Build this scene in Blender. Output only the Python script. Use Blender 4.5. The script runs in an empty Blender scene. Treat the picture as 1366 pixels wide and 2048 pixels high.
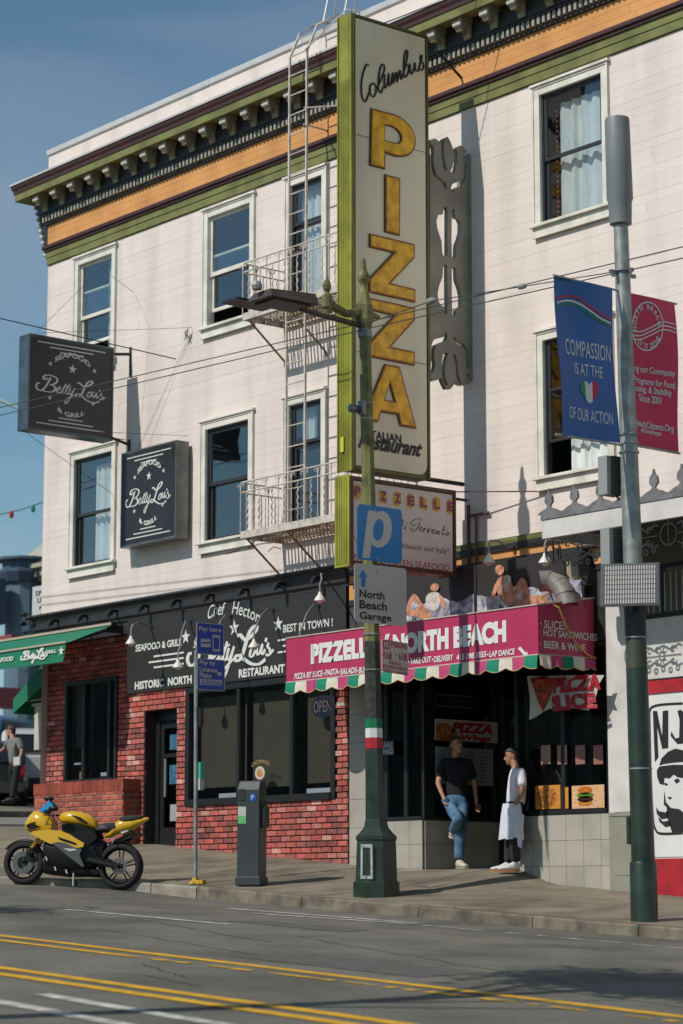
import bpy, bmesh, math, random
from mathutils import Vector, Matrix
random.seed(7)
scene = bpy.context.scene
COL = scene.collection
# ------------------------------------------------------------------ camera
FPX = 4758.0
YAW, PIT = .882404, .160813
_f = Vector((-math.sin(YAW)*math.cos(PIT), math.cos(YAW)*math.cos(PIT), math.sin(PIT)))
_r = Vector((math.cos(YAW), math.sin(YAW), 0)); _u = _r.cross(_f)
def ray(x, y): return _r*((x-683)/FPX) + _u*((1024-y)/FPX) + _f
CAMP = -33.6*ray(699, 1728)
cd = bpy.data.cameras.new('camera'); cam = bpy.data.objects.new('camera', cd); COL.objects.link(cam)
cd.sensor_fit = 'VERTICAL'; cd.sensor_height = 36; cd.sensor_width = 24; cd.lens = FPX/2048*36
cd.clip_start = .5; cd.clip_end = 2000
cd.dof.use_dof = True; cd.dof.focus_distance = 30.5; cd.dof.aperture_fstop = 2.0
cam.matrix_world = Matrix(((_r.x, _u.x, -_f.x, CAMP.x), (_r.y, _u.y, -_f.y, CAMP.y), (_r.z, _u.z, -_f.z, CAMP.z), (0, 0, 0, 1)))
scene.camera = cam
# ------------------------------------------------------------------ sky and sun
SUNV = Vector((.12, 1, -1.0)).normalized()          # the way the light travels
world = bpy.data.worlds.new('World'); scene.world = world; world.use_nodes = True
nt = world.node_tree; bg = nt.nodes['Background']
sky = nt.nodes.new('ShaderNodeTexSky'); sky.sky_type = 'NISHITA'; sky.sun_disc = False
sky.sun_elevation = math.radians(44.8); sky.sun_rotation = math.radians(186.8)
sky.air_density = 1.0; sky.dust_density = 0.4; sky.ozone_density = 1.6
tint = nt.nodes.new('ShaderNodeVectorMath'); tint.operation = 'MULTIPLY'; tint.inputs[1].default_value = (.80, 1.0, 1.0)
nt.links.new(sky.outputs[0], tint.inputs[0])
tcw = nt.nodes.new('ShaderNodeTexCoord'); mpw = nt.nodes.new('ShaderNodeMapping'); mpw.inputs['Scale'].default_value = (2.2, 2.2, 6.5); nw = nt.nodes.new('ShaderNodeTexNoise'); nw.inputs['Scale'].default_value = 1.7; nw.inputs['Detail'].default_value = 6; nw.inputs['Distortion'].default_value = .6
nt.links.new(tcw.outputs['Generated'], mpw.inputs[0]); nt.links.new(mpw.outputs[0], nw.inputs['Vector'])
rw = nt.nodes.new('ShaderNodeMapRange'); rw.inputs['From Min'].default_value = .42; rw.inputs['From Max'].default_value = .75; rw.inputs['To Min'].default_value = 0; rw.inputs['To Max'].default_value = .28; nt.links.new(nw.outputs[0], rw.inputs[0])
mw = nt.nodes.new('ShaderNodeMix'); mw.data_type = 'RGBA'; mw.inputs[7].default_value = (6.5, 6.8, 7.2, 1)       # thin wisps of high cloud
nt.links.new(rw.outputs[0], mw.inputs[0]); nt.links.new(tint.outputs[0], mw.inputs[6]); nt.links.new(mw.outputs[2], bg.inputs[0]); bg.inputs[1].default_value = .088
sl = bpy.data.lights.new('sun', 'SUN'); sl.energy = 3.75; sl.angle = math.radians(.5); sl.color = (1, .95, .87)
so = bpy.data.objects.new('sun', sl); COL.objects.link(so); so.location = (0, -20, 30)
so.rotation_euler = SUNV.to_track_quat('-Z', 'Y').to_euler()
vs = scene.view_settings; vs.view_transform = 'Standard'; vs.look = 'None'; vs.exposure = -0.02; vs.gamma = 1; vs.use_curve_mapping = False
scene.render.engine = 'CYCLES'
# ------------------------------------------------------------------ helpers
def lin(h):
    h = h.lstrip('#'); c = [int(h[i:i+2], 16)/255 for i in (0, 2, 4)]
    return tuple(((v+.055)/1.055)**2.4 if v > .04045 else v/12.92 for v in c)
MATS = {}
def mat(name, col, rough=.7, metal=0., var=.0, vs_=3., bump=.0, bs=40., spec=.5, obj=False, dirt=0., ds=1.2, streak=False, attr=None, coat=0., grain=0., gs=55.):
    """procedural material: base colour, broken up by noise of its own (var), dirt stains and fine relief"""
    if name in MATS: return MATS[name]
    m = bpy.data.materials.new(name); m.use_nodes = True; n = m.node_tree.nodes; l = m.node_tree.links
    b = n['Principled BSDF']; b.inputs['Roughness'].default_value = rough; b.inputs['Metallic'].default_value = metal
    b.inputs['Specular IOR Level'].default_value = spec
    if coat: b.inputs['Coat Weight'].default_value = coat; b.inputs['Coat Roughness'].default_value = .08
    if isinstance(col, str): col = lin(col)
    geo = n.new('ShaderNodeNewGeometry')
    def noise(scale, det=5, vec=None):
        t = n.new('ShaderNodeTexNoise'); t.inputs['Scale'].default_value = scale; t.inputs['Detail'].default_value = det
        l.new(vec or geo.outputs['Position'], t.inputs['Vector']); return t
    if attr:
        at = n.new('ShaderNodeAttribute'); at.attribute_name = attr; cur = at.outputs['Color']
    else:
        rg = n.new('ShaderNodeRGB'); rg.outputs[0].default_value = (*col, 1); cur = rg.outputs[0]
    def mul(cur, fac, lo, hi, smin=.35, smax=.65):
        mr = n.new('ShaderNodeMapRange'); mr.inputs['From Min'].default_value = smin; mr.inputs['From Max'].default_value = smax
        mr.inputs['To Min'].default_value = lo; mr.inputs['To Max'].default_value = hi; l.new(fac, mr.inputs['Value'])
        mx = n.new('ShaderNodeVectorMath'); mx.operation = 'SCALE'; l.new(cur, mx.inputs[0]); l.new(mr.outputs[0], mx.inputs['Scale'])
        return mx.outputs[0]
    if var: cur = mul(cur, noise(vs_).outputs[0], 1-var, 1+var*.6)
    if obj:
        oi = n.new('ShaderNodeObjectInfo'); cur = mul(cur, oi.outputs['Random'], 1-obj, 1+obj*.5, 0, 1)
    if grain: cur = mul(cur, noise(gs, 2).outputs[0], 1-grain, 1+grain*.8, .3, .7)
    if dirt:
        vec = None
        if streak:
            mp = n.new('ShaderNodeMapping'); mp.inputs['Scale'].default_value = (1, 1, .12); l.new(geo.outputs['Position'], mp.inputs['Vector']); vec = mp.outputs[0]
        cur = mul(cur, noise(ds, 8, vec).outputs[0], 1-dirt, 1.0, .35, .55)
    l.new(cur, b.inputs['Base Color'])
    if bump:
        bp = n.new('ShaderNodeBump'); bp.inputs['Strength'].default_value = bump; bp.inputs['Distance'].default_value = .01
        l.new(noise(bs, 6).outputs[0], bp.inputs['Height']); l.new(bp.outputs[0], b.inputs['Normal'])
    MATS[name] = m; return m
def glass(name, tint=(.9, .95, .95), refl=1.0, rough=.02):
    if name in MATS: return MATS[name]
    m = bpy.data.materials.new(name); m.use_nodes = True; n = m.node_tree.nodes; l = m.node_tree.links
    n.remove(n['Principled BSDF']); out = n['Material Output']
    tr = n.new('ShaderNodeBsdfTransparent'); tr.inputs[0].default_value = (*tint, 1)
    gl = n.new('ShaderNodeBsdfGlossy'); gl.inputs['Roughness'].default_value = rough; gl.inputs[0].default_value = (.95, .97, 1, 1)
    gm = n.new('ShaderNodeNewGeometry'); dt = n.new('ShaderNodeVectorMath'); dt.operation = 'DOT_PRODUCT'; l.new(gm.outputs['Normal'], dt.inputs[0]); l.new(gm.outputs['Incoming'], dt.inputs[1])
    def mth(op, a, b_=None):
        q = n.new('ShaderNodeMath'); q.operation = op
        for i_, v_ in enumerate((a, b_)):
            if v_ is None: continue
            if isinstance(v_, (int, float)): q.inputs[i_].default_value = v_
            else: l.new(v_, q.inputs[i_])
        return q.outputs[0]
    fr = mth('ADD', mth('MULTIPLY', mth('POWER', mth('SUBTRACT', 1.0, mth('ABSOLUTE', dt.outputs['Value'])), 4.2), .93), .05)
    ns = n.new('ShaderNodeTexNoise'); ns.inputs['Scale'].default_value = 1.3
    bp = n.new('ShaderNodeBump'); bp.inputs['Strength'].default_value = .03; bp.inputs['Distance'].default_value = .2
    l.new(ns.outputs[0], bp.inputs['Height']); l.new(bp.outputs[0], gl.inputs['Normal'])
    mm = n.new('ShaderNodeMath'); mm.operation = 'MULTIPLY'; mm.inputs[1].default_value = refl; mm.use_clamp = True
    l.new(fr, mm.inputs[0]); mx = n.new('ShaderNodeMixShader')
    l.new(mm.outputs[0], mx.inputs[0]); l.new(tr.outputs[0], mx.inputs[1]); l.new(gl.outputs[0], mx.inputs[2]); l.new(mx.outputs[0], out.inputs[0])
    MATS[name] = m; return m
class MB:
    """collects shapes for ONE mesh"""
    def __init__(s): s.v = []; s.f = []; s.m = []; s.mi = 0; s.c = []; s.col = None
    def add(s, vs, fs):
        o = len(s.v); s.v += [tuple(p) for p in vs]
        for f in fs: s.f.append([i+o for i in f]); s.m.append(s.mi); s.c.append(s.col)
        return s
    def box(s, x0, x1, y0, y1, z0, z1, M=None):
        v = [Vector((x, y, z)) for z in (z0, z1) for y in (y0, y1) for x in (x0, x1)]
        if M: v = [M @ p for p in v]
        return s.add(v, [(0, 2, 3, 1), (4, 5, 7, 6), (0, 1, 5, 4), (2, 6, 7, 3), (0, 4, 6, 2), (1, 3, 7, 5)])
    def quad(s, a, b, c, d): return s.add([a, b, c, d], [(0, 1, 2, 3)])
    def tube(s, pts, r, n=6, closed=False, cap=True, flat=1.):
        pts = [Vector(p) for p in pts]; k = len(pts); rr = r if isinstance(r, (list, tuple)) else [r]*k
        up = None; vs = []
        for i in range(k):
            a = pts[i-1] if (i or closed) else pts[0]; b = pts[(i+1) % k] if (i < k-1 or closed) else pts[-1]
            t = (b-a); t = t.normalized() if t.length > 1e-9 else Vector((0, 0, 1))
            if up is None: up = Vector((0, 0, 1)) if abs(t.z) < .9 else Vector((1, 0, 0))
            sx = t.cross(up)
            if sx.length < 1e-4: sx = t.orthogonal()
            sx.normalize(); up2 = sx.cross(t).normalized(); up = up2
            for j in range(n):
                an = 2*math.pi*j/n+math.pi/n; vs.append(pts[i]+(sx*math.cos(an)*rr[i]+up2*math.sin(an)*rr[i]*flat))
        fs = []
        for i in range(k if closed else k-1):
            for j in range(n):
                a = i*n+j; b = i*n+(j+1) % n; c = ((i+1) % k)*n+(j+1) % n; d = ((i+1) % k)*n+j; fs.append((a, b, c, d))
        if cap and not closed: fs.append(tuple(range(n))[::-1]); fs.append(tuple((k-1)*n+j for j in range(n)))
        return s.add(vs, fs)
    def lathe(s, c, prof, n=16, axis='Z', M=None, twist=0.):
        """prof: (radius, height) pairs"""
        c = Vector(c); vs = []
        for r, h in prof:
            for j in range(n):
                a = 2*math.pi*(j+.5)/n+twist
                p = Vector((r*math.cos(a), r*math.sin(a), h))
                if axis == 'X': p = Vector((p.z, p.x, p.y))
                if axis == 'Y': p = Vector((p.x, -p.z, p.y))
                if M: p = M @ p
                vs.append(c+p)
        k = len(prof); fs = []
        for i in range(k-1):
            for j in range(n): fs.append((i*n+j, i*n+(j+1) % n, (i+1)*n+(j+1) % n, (i+1)*n+j))
        fs.append(tuple(range(n))[::-1]); fs.append(tuple((k-1)*n+j for j in range(n)))
        return s.add(vs, fs)
    def loft(s, secs, n=12, e=2.4, ax=None):
        """secs: (u, z0, z1, halfwidth[, exponent]) rounded sections along u; ax maps (u, side, z) to the world"""
        ax = ax or (lambda u, w, z: (u, w, z)); vs = []
        for q in secs:
            u, z0, z1, w = q[:4]; ex = q[4] if len(q) > 4 else e; zc = (z0+z1)/2; h = (z1-z0)/2
            for j in range(n):
                a = 2*math.pi*(j+.5)/n; ca, sa = math.cos(a), math.sin(a)
                vs.append(ax(u, w*math.copysign(abs(ca)**(2/ex), ca), zc+h*math.copysign(abs(sa)**(2/ex), sa)))
        k = len(secs); fs = []
        for i in range(k-1):
            for j in range(n): fs.append((i*n+j, i*n+(j+1) % n, (i+1)*n+(j+1) % n, (i+1)*n+j))
        fs.append(tuple(range(n))[::-1]); fs.append(tuple((k-1)*n+j for j in range(n)))
        return s.add(vs, fs)
    def mesh(s, name, mats, smooth=False, recalc=True):
        me = bpy.data.meshes.new(name); me.from_pydata(s.v, [], s.f)
        for m in (mats if isinstance(mats, (list, tuple)) else [mats]): me.materials.append(m)
        if any(s.m): me.polygons.foreach_set('material_index', s.m)
        if s.col is not None:
            ca = me.color_attributes.new('Col', 'FLOAT_COLOR', 'CORNER'); i = 0
            for p, c in zip(me.polygons, s.c):
                for li in p.loop_indices: ca.data[li].color = (*c, 1)
        if recalc:
            bm = bmesh.new(); bm.from_mesh(me); bmesh.ops.recalc_face_normals(bm, faces=bm.faces); bm.to_mesh(me); bm.free()
        if smooth:
            me.polygons.foreach_set('use_smooth', [True]*len(me.polygons))
            try: me.set_sharp_from_angle(angle=math.radians(40))
            except Exception: pass
        me.update(); return me
def thing(name, label, cat, loc=(0, 0, 0), group=None):
    o = bpy.data.objects.new(name, None); COL.objects.link(o); o.location = loc; o.empty_display_size = .1
    o['label'] = label; o['category'] = cat
    if group: o['group'] = group
    return o
def worldloc(o):
    v = Vector(o.location)
    if o.parent: v = v   # children meshes carry an identity offset through their parent inverse
    return v
def link(o, parent=None, label=None, kind=None, cat=None, group=None, bevel=0):
    COL.objects.link(o)
    if parent:
        o.parent = parent
        M = Matrix.Identity(4); p = parent
        if parent.parent is None: M = Matrix.LocRotScale(parent.location, parent.rotation_euler, None)
        else:
            g = parent.parent
            M = Matrix.LocRotScale(g.location, g.rotation_euler, None) @ parent.matrix_parent_inverse @ Matrix.LocRotScale(parent.location, parent.rotation_euler, None)
        o.matrix_parent_inverse = M.inverted()
    if label: o['label'] = label
    if cat: o['category'] = cat
    if kind: o['kind'] = kind
    if group: o['group'] = group
    if bevel:
        b = o.modifiers.new('bevel', 'BEVEL'); b.width = bevel; b.segments = 2; b.limit_method = 'ANGLE'; b.angle_limit = math.radians(50)
    return o
def part(name, mb, mats, parent=None, smooth=False, bevel=0, **k):
    me = mb if isinstance(mb, bpy.types.Mesh) else mb.mesh(name, mats, smooth)
    return link(bpy.data.objects.new(name, me), parent, bevel=bevel, **k)
def box(name, m, parent, x0, x1, y0, y1, z0, z1, **k):
    cx, cy, cz = (x0+x1)/2, (y0+y1)/2, (z0+z1)/2
    me = MB().box(x0-cx, x1-cx, y0-cy, y1-cy, z0-cz, z1-cz).mesh(name, m); o = bpy.data.objects.new(name, me); o.location = (cx, cy, cz)
    return link(o, parent, **k)
class Pl:
    """a real plane in the place, with its own axes; px() finds where a line of sight from the camera meets it"""
    def __init__(s, o, u, v): s.o = Vector(o); s.u = Vector(u).normalized(); s.v = Vector(v).normalized(); s.n = s.u.cross(s.v)
    def px(s, x, y):
        r = ray(x, y); t = (s.o-CAMP).dot(s.n)/r.dot(s.n); p = CAMP+r*t-s.o
        return (p.dot(s.u), p.dot(s.v))
    def at(s, u, v, w=0.): return s.o+s.u*u+s.v*v+s.n*w
    def p3(s, x, y, w=0.): return s.at(*s.px(x, y), w)
    def mtx(s):
        m = Matrix.Identity(4)
        for i in range(3): m[i][0] = s.u[i]; m[i][1] = s.v[i]; m[i][2] = s.n[i]; m[i][3] = s.o[i]
        return m
    def off(s, w): return Pl(s.o+s.n*w, s.u, s.v)
def PY(y=0.): return Pl((0, y, 0), (1, 0, 0), (0, 0, 1))       # faces the street
def PX(x=0.): return Pl((x, 0, 0), (0, 1, 0), (0, 0, 1))       # faces +X
def grab(curve, mtx=None):
    o = bpy.data.objects.new('tmp', curve); COL.objects.link(o)
    dg = bpy.context.evaluated_depsgraph_get(); me = bpy.data.meshes.new_from_object(o.evaluated_get(dg))
    COL.objects.unlink(o); bpy.data.objects.remove(o); bpy.data.curves.remove(curve)
    vs = [Vector(v.co) for v in me.vertices]; fs = [tuple(p.vertices) for p in me.polygons]; bpy.data.meshes.remove(me)
    return vs, fs
def fill2d(polys, th, bevel=0):
    c = bpy.data.curves.new('c', 'CURVE'); c.dimensions = '2D'; c.fill_mode = 'BOTH'; c.extrude = th/2; c.bevel_depth = bevel
    for p in polys:
        sp = c.splines.new('POLY'); sp.points.add(len(p)-1); sp.use_cyclic_u = True
        for i, q in enumerate(p): sp.points[i].co = (q[0], q[1], 0, 1)
    return grab(c)
def plate(mb, pl, polys, th, w0=0., px=True, bevel=0):
    """a sheet of thickness th cut to polys (first the outline, then holes), its back face w0 in front of plane pl"""
    P = [[pl.px(*q) if px else q for q in p] for p in polys]
    vs, fs = fill2d(P, th, bevel); mb.add([pl.at(v.x, v.y, v.z+th/2+w0) for v in vs], fs); return mb
_txt = {}
def text2d(s, bold=0., shear=0., space=1.):
    k = (s, bold, shear, space)
    if k not in _txt:
        c = bpy.data.curves.new('t', 'FONT'); c.body = s; c.size = 1; c.offset = bold; c.shear = shear; c.space_character = space; c.resolution_u = 3
        c.fill_mode = 'FRONT'; _txt[k] = grab(c)
    return _txt[k]
def letters(mb, pl, s, u0, u1, v0, v1, w=.004, bold=.02, shear=0., space=1., bend=0., slope=0., skew=None):
    """text fitted to the rectangle u0..u1, v0..v1 of a plane, standing w proud of it"""
    vs, fs = text2d(s, bold, shear, space)
    if not vs: return mb
    xa = min(v.x for v in vs); xb = max(v.x for v in vs); ya = min(v.y for v in vs); yb = max(v.y for v in vs)
    out = []
    for v in vs:
        a = (v.x-xa)/(xb-xa); b = (v.y-ya)/(yb-ya); u = u0+(u1-u0)*a; vv = v0+(v1-v0)*b
        vv += bend*(1-(2*a-1)**2)+slope*a
        out.append(pl.at(u, vv, w))
    return mb.add(out, fs)
def lpx(mb, pl, s, x0, yb, x1, yt, **k):
    """the same, the rectangle given by its lower left and upper right corner as seen in the photograph"""
    a = pl.px(x0, yb); b = pl.px(x1, yt); return letters(mb, pl, s, a[0], b[0], a[1], b[1], **k)
def lrow(mb, pl, s, x0, x1, xr, yb, yt, **k):
    """text from column x0 to x1, its height read off the photograph at column xr"""
    v0 = pl.px(xr, yb)[1]; v1 = pl.px(xr, yt)[1]; return letters(mb, pl, s, pl.px(x0, yb)[0], pl.px(x1, yb)[0], v0, v1, **k)
def ribbon(mb, pl, pts, wd, w=.004, px=True, taper=False):
    P = [Vector(pl.px(*q)) if px else Vector(q) for q in pts]
    if len(P) > 2:                                                   # smooth
        Q = []
        for i in range(len(P)-1):
            p0 = P[max(i-1, 0)]; p1 = P[i]; p2 = P[i+1]; p3 = P[min(i+2, len(P)-1)]
            for t in (0, .25, .5, .75): Q.append(.5*((2*p1)+(p2-p0)*t+(2*p0-5*p1+4*p2-p3)*t*t+(3*p1-p0-3*p2+p3)*t**3))
        P = Q+[P[-1]]
    k = len(P); vs = []
    for i, p in enumerate(P):
        t = (P[min(i+1, k-1)]-P[max(i-1, 0)])
        t = t.normalized() if t.length > 1e-9 else Vector((1, 0)); nn = Vector((-t.y, t.x))
        r = wd/2*(1 if not taper else (.45+.75*abs(t.y)))
        vs += [pl.at(*(p+nn*r), w+i*6e-5), pl.at(*(p-nn*r), w+i*6e-5)]
    fs = [(2*i, 2*i+1, 2*i+3, 2*i+2) for i in range(k-1)]
    return mb.add(vs, fs)
def star(mb, pl, u, v, r, w=.004):
    pts = [(u+(r if i % 2 == 0 else r*.4)*math.sin(i*math.pi/5), v+(r if i % 2 == 0 else r*.4)*math.cos(i*math.pi/5)) for i in range(10)]
    return mb.add([pl.at(u, v, w)]+[pl.at(a, b, w) for a, b in pts], [(0, i+1, (i+1) % 10+1) for i in range(10)])
def soft(pts, n=2):
    """round the corners of a closed outline"""
    for _ in range(n):
        q = []
        for i, (x, y) in enumerate(pts): a, c = pts[(i+1) % len(pts)]; q += [(x*.75+a*.25, y*.75+c*.25), (x*.25+a*.75, y*.25+c*.75)]
        pts = q
    return pts
def zm(pts, x0, y0, s): return [(x0+x/s, y0+y/s) for x, y in pts]
def lerp(a, b, t): return a+(b-a)*t
def sst(t): t = min(1, max(0, t)); return t*t*(3-2*t)
# ------------------------------------------------------------------ ground levels (the street climbs to the left)
def zs(X, Y):
    a = -.072*X; b = -.30-.0534*X
    if 1.25 < X < 4.2 and -2.2 < Y <= .01: a += max(0, .072*X-.092)*(1-sst((X-3.3)/.9))*sst((Y+2.2)/2.0)      # the pavement is cast up to the shop entrance
    if Y >= 0: return a+.02*Y
    if Y >= -3.1: return a+(b-a)*(-Y/3.1)
    return b
def zr(X, Y): return -.45-.05*X+.02*(Y+3.1)+.085*sst((.6-X)/2.2)*sst((Y+7)/2.4)
# ------------------------------------------------------------------ ground
M_asph = mat('asphalt', (.155, .147, .118), .85, var=.22, vs_=1.1, bump=.8, bs=220, dirt=.3, ds=.7, grain=.3, gs=38)
M_conc = mat('pavement_concrete', (.215, .182, .13), .85, var=.16, vs_=2.5, bump=.25, bs=60, obj=.12, dirt=.42, ds=1.1, grain=.14, gs=45)
M_kerb = mat('kerb_concrete', (.185, .16, .12), .9, var=.25, vs_=5, bump=.5, bs=30, obj=.15, dirt=.5, ds=3)
M_joint = mat('joint_dirt', (.08, .075, .065), .95)
M_red_paint = mat('worn_red_paint', (.25, .06, .05), .8, var=.5, vs_=9)
def sheet(name, m, f, xs, ys, parent=None, kind='structure', mbx=None, skirt=0):
    mb = mbx or MB(); n = len(ys)
    mb.add([(x, y, f(x, y)) for x in xs for y in ys], [(i*n+j, (i+1)*n+j, (i+1)*n+j+1, i*n+j+1) for i in range(len(xs)-1) for j in range(n-1)])
    return part(name, mb, m, parent, kind=kind)
def rng(a, b, st): n = max(1, int(round((b-a)/st))); return [a+(b-a)*i/n for i in range(n+1)]
# kerb line: straight along the shop, swinging out at the corner where the motorcycle stands
KERB = [(40., -3.1), (.55, -3.1), (.2, -3.12), (-.3, -3.2), (-.75, -3.4), (-1.3, -3.78), (-2.2, -4.5), (-3.2, -5.1), (-4.6, -5.4), (-9.2, -5.4)]
def kerb_y(X):
    for (a, b), (c, d) in zip(KERB, KERB[1:]):
        if c <= X <= a: return b+(d-b)*(a-X)/(a-c)
    return -5.4 if X < -9 else -3.1
xs = rng(-80, -10, 5)[:-1]+rng(-10, 10, .5)+rng(10, 120, 10)[1:]
ys = rng(-60, -12, 4)[:-1]+rng(-12, -2.4, .4)
sheet('road', M_asph, zr, xs, ys)
far = lambda x, y: zs(x, y)-.17+(.0 if x < 60 else 0)
sheet('terrain', mat('far_ground', (.2, .19, .17), .9, var=.2, vs_=.2), lambda x, y: min(zs(x, y), 12)-.2, rng(-600, -22, 40)+[-18., 14., 300.], [-2.4, 6., 30., 90., 500.])
# pavement slabs
sw = thing('sidewalk', '', ''); del sw['label']; del sw['category']; sw['kind'] = 'structure'
bed = MB(); xb = rng(-11.4, 40, .4)
bed.add([(x, kerb_y(x)+.16 if k == 0 else 6., zs(x, kerb_y(x)+.16 if k == 0 else 6.)-.012 if k == 0 else zs(x, 6.)-.012) for x in xb for k in (0, 1)], [(2*i, 2*i+2, 2*i+3, 2*i+1) for i in range(len(xb)-1)])
bed2 = MB(); yy = [-2.9, -1.9, -.9, .1, 2, 6]
bed2.add([(x, y, zs(x, y)-.012) for x in xb for y in yy], [(i*6+j, (i+1)*6+j, (i+1)*6+j+1, i*6+j+1) for i in range(len(xb)-1) for j in range(5)])
part('pavement_bed', bed2, M_joint, sw)
def slab(x0, x1, y0, y1, m=M_conc, g=.006, th=.1):
    """one cast slab between score lines; y0 may follow the kerb"""
    n = 6; P = []
    for i in range(n+1):
        x = lerp(x0+g, x1-g, i/n); ya = (kerb_y(x)+.162 if y0 is None else y0+g); yb = y1-g
        if yb-ya < .02: ya = yb-.02
        for j in range(5): y = lerp(ya, yb, j/4); P.append((x, y))
    b = MB(); k = len(P); dz = random.uniform(-.003, .003)
    b.add([(x, y, zs(x, y)+dz) for x, y in P]+[(x, y, zs(x, y)-th) for x, y in P],
          [(i*5+j, (i+1)*5+j, (i+1)*5+j+1, i*5+j+1) for i in range(n) for j in range(4)] +
          [(i*5, i*5+k, (i+1)*5+k, (i+1)*5) for i in range(n)]+[(i*5+4, (i+1)*5+4, (i+1)*5+4+k, i*5+4+k) for i in range(n)] +
          [(j, j+1, j+1+k, j+k) for j in range(4)]+[(n*5+j, n*5+j+k, n*5+j+1+k, n*5+j+1) for j in range(4)])
    return part('paving_slab', b, m, sw)
for i in range(20):
    x0 = -10.8+i*1.25
    slab(x0, x0+1.25, None, -2.05); slab(x0, x0+1.25, -2.05, -1.02); slab(x0, x0+1.25, -1.02, 3. if x0 < -8.3 else 0. if 1.2 < x0 < 3.6 else .35)
slab(-10.8, -8.4, 3., 7.); slab(14.2, 22., None, -1.02); slab(14.2, 22., -1.02, .3)
# kerb stones
kb = thing('kerb', '', ''); del kb['label']; del kb['category']; kb['kind'] = 'structure'
M_kerb2 = mat('pale_kerb_concrete', (.30, .27, .22), .9, var=.15, vs_=5, bump=.3, bs=30, dirt=.25, ds=3)
def kerbstone(pts, m, red=False):
    b = MB(); rows = []
    for i, (x, y) in enumerate(pts):
        a = pts[max(i-1, 0)]; c = pts[min(i+1, len(pts)-1)]; d = Vector((c[0]-a[0], c[1]-a[1])).normalized(); nn = Vector((-d.y, d.x))
        if nn.y < 0: nn = -nn
        zt = zs(x, y)+.004+random.uniform(-.002, .002); zb = zr(x, y)-.1
        rows.append([(x-nn.x*.012, y-nn.y*.012, zb), (x-nn.x*.004, y-nn.y*.004, zt-.02), (x+nn.x*.016, y+nn.y*.016, zt), (x+nn.x*.155, y+nn.y*.155, zt), (x+nn.x*.155, y+nn.y*.155, zb)])
    vs = [p for r in rows for p in r]; n = len(rows); fs = [(i*5+j, (i+1)*5+j, (i+1)*5+(j+1) % 5, i*5+(j+1) % 5) for i in range(n-1) for j in range(5)]
    fs += [(0, 1, 2, 3, 4), tuple((n-1)*5+j for j in (4, 3, 2, 1, 0))]
    b.add(vs, fs); o = part('kerb_stone', b, m, kb)
    if red:
        r = MB(); r.add([(p[2][0], p[2][1]+.002, p[2][2]+.004) for p in rows]+[(p[2][0], p[2][1]+.035, p[2][2]+.004) for p in rows], [(i, i+1, n+i+1, n+i) for i in range(n-1)])
        part('red_kerb_paint', r, M_red_paint, kb)
x = .62
while x < 24:
    L = random.choice((1.6, 1.9, 2.2)); kerbstone([(lerp(x, x+L-.012, t/4), -3.1) for t in range(5)], M_kerb, red=3.9 < x < 11); x += L
def along(a, b, n=4): return [(lerp(a, b, t/n), kerb_y(lerp(a, b, t/n))) for t in range(n+1)]
for a, b in ((-.28, .6), (-1.25, -.3), (-2.2, -1.27), (-3.2, -2.22), (-4.6, -3.22), (-6.2, -4.62), (-7.8, -6.22), (-9.2, -7.82)): kerbstone(along(a, b, 6), M_kerb2)
# side street behind the corner and its far pavement
M_asph2 = mat('side_street_asphalt', (.2, .185, .155), .9, var=.12, vs_=1.5, bump=.3, bs=120)
sheet('side_street', M_asph2, lambda x, y: zs(x, y)-.12, rng(-16.8, -11.2, 1.4), [-3., -1.5, 0, 4, 12, 40, 90])
kbx = MB()
for x0, x1 in ((-16.98, -16.8), (-11.4, -11.2)): kbx.add([(x, y, zs(x, y)+dz) for x in (x0, x1) for y in (-3., -1.5, 0, 4, 12, 40, 90) for dz in (-.2, .0)], [])
for s_, (x0, x1) in enumerate(((-17.0, -16.8), (-11.4, -11.2))):
    b = MB(); Y = (-3., -1.5, 0, 4, 12, 40, 90)
    b.add([(x, y, zs(x, y)+dz) for y in Y for x, dz in ((x0, -.25), (x0, .005), (x1, .005), (x1, -.25))], [(4*i+j, 4*i+4+j, 4*i+4+(j+1) % 4, 4*i+(j+1) % 4) for i in range(6) for j in range(4)])
    part('kerb_stone', b, M_kerb, kb)
sheet('far_sidewalk', M_conc, lambda x, y: zs(x, y), [-60., -40., -30., -24., -20., -17.0], [-3., -1.5, 0, 4, 12, 40])
# road paint
M_yel = mat('yellow_road_paint', (.66, .36, .01), .7, var=.15, vs_=8, dirt=.25, ds=7)
M_whp = mat('white_road_paint', (.52, .5, .46), .7, var=.2, vs_=8, dirt=.45, ds=6)
def stripe(name, m, x0, x1, y0, y1, w, worn=0., h=.006, yb=None):
    """painted line; where worn, only flakes of it are left"""
    b = MB(); n = max(2, int((x1-x0)/(.12 if worn else .8)))
    for i in range(n):
        a, c = i/n, (i+1)/n
        if worn and random.random() < worn: continue
        xa, xc = lerp(x0, x1, a), lerp(x0, x1, c); ya, yc = lerp(y0, y1, a), lerp(y0, y1, c); ww = w*(random.uniform(.3, 1) if worn else 1)/2
        b.add([(xa, ya-ww, zr(xa, ya-ww)+h), (xc, yc-ww, zr(xc, yc-ww)+h), (xc, yc+ww, zr(xc, yc+ww)+h), (xa, ya+ww, zr(xa, ya+ww)+h)], [(0, 1, 2, 3)])
    return part(name, b, m, None, kind='structure')
stripe('yellow_line', M_yel, -20, 30, -9.12, -9.0, .14)
stripe('yellow_line', M_yel, -20, 8.2, -9.42, -9.40, .12)
stripe('yellow_line', M_yel, 8.2, 14.9, -9.40, -9.32, .12, worn=.45)
stripe('yellow_line', M_yel, -20, 30, -11.0, -11.1, .15)
stripe('yellow_line', M_yel, -20, 30, -11.32, -11.42, .15)
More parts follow.
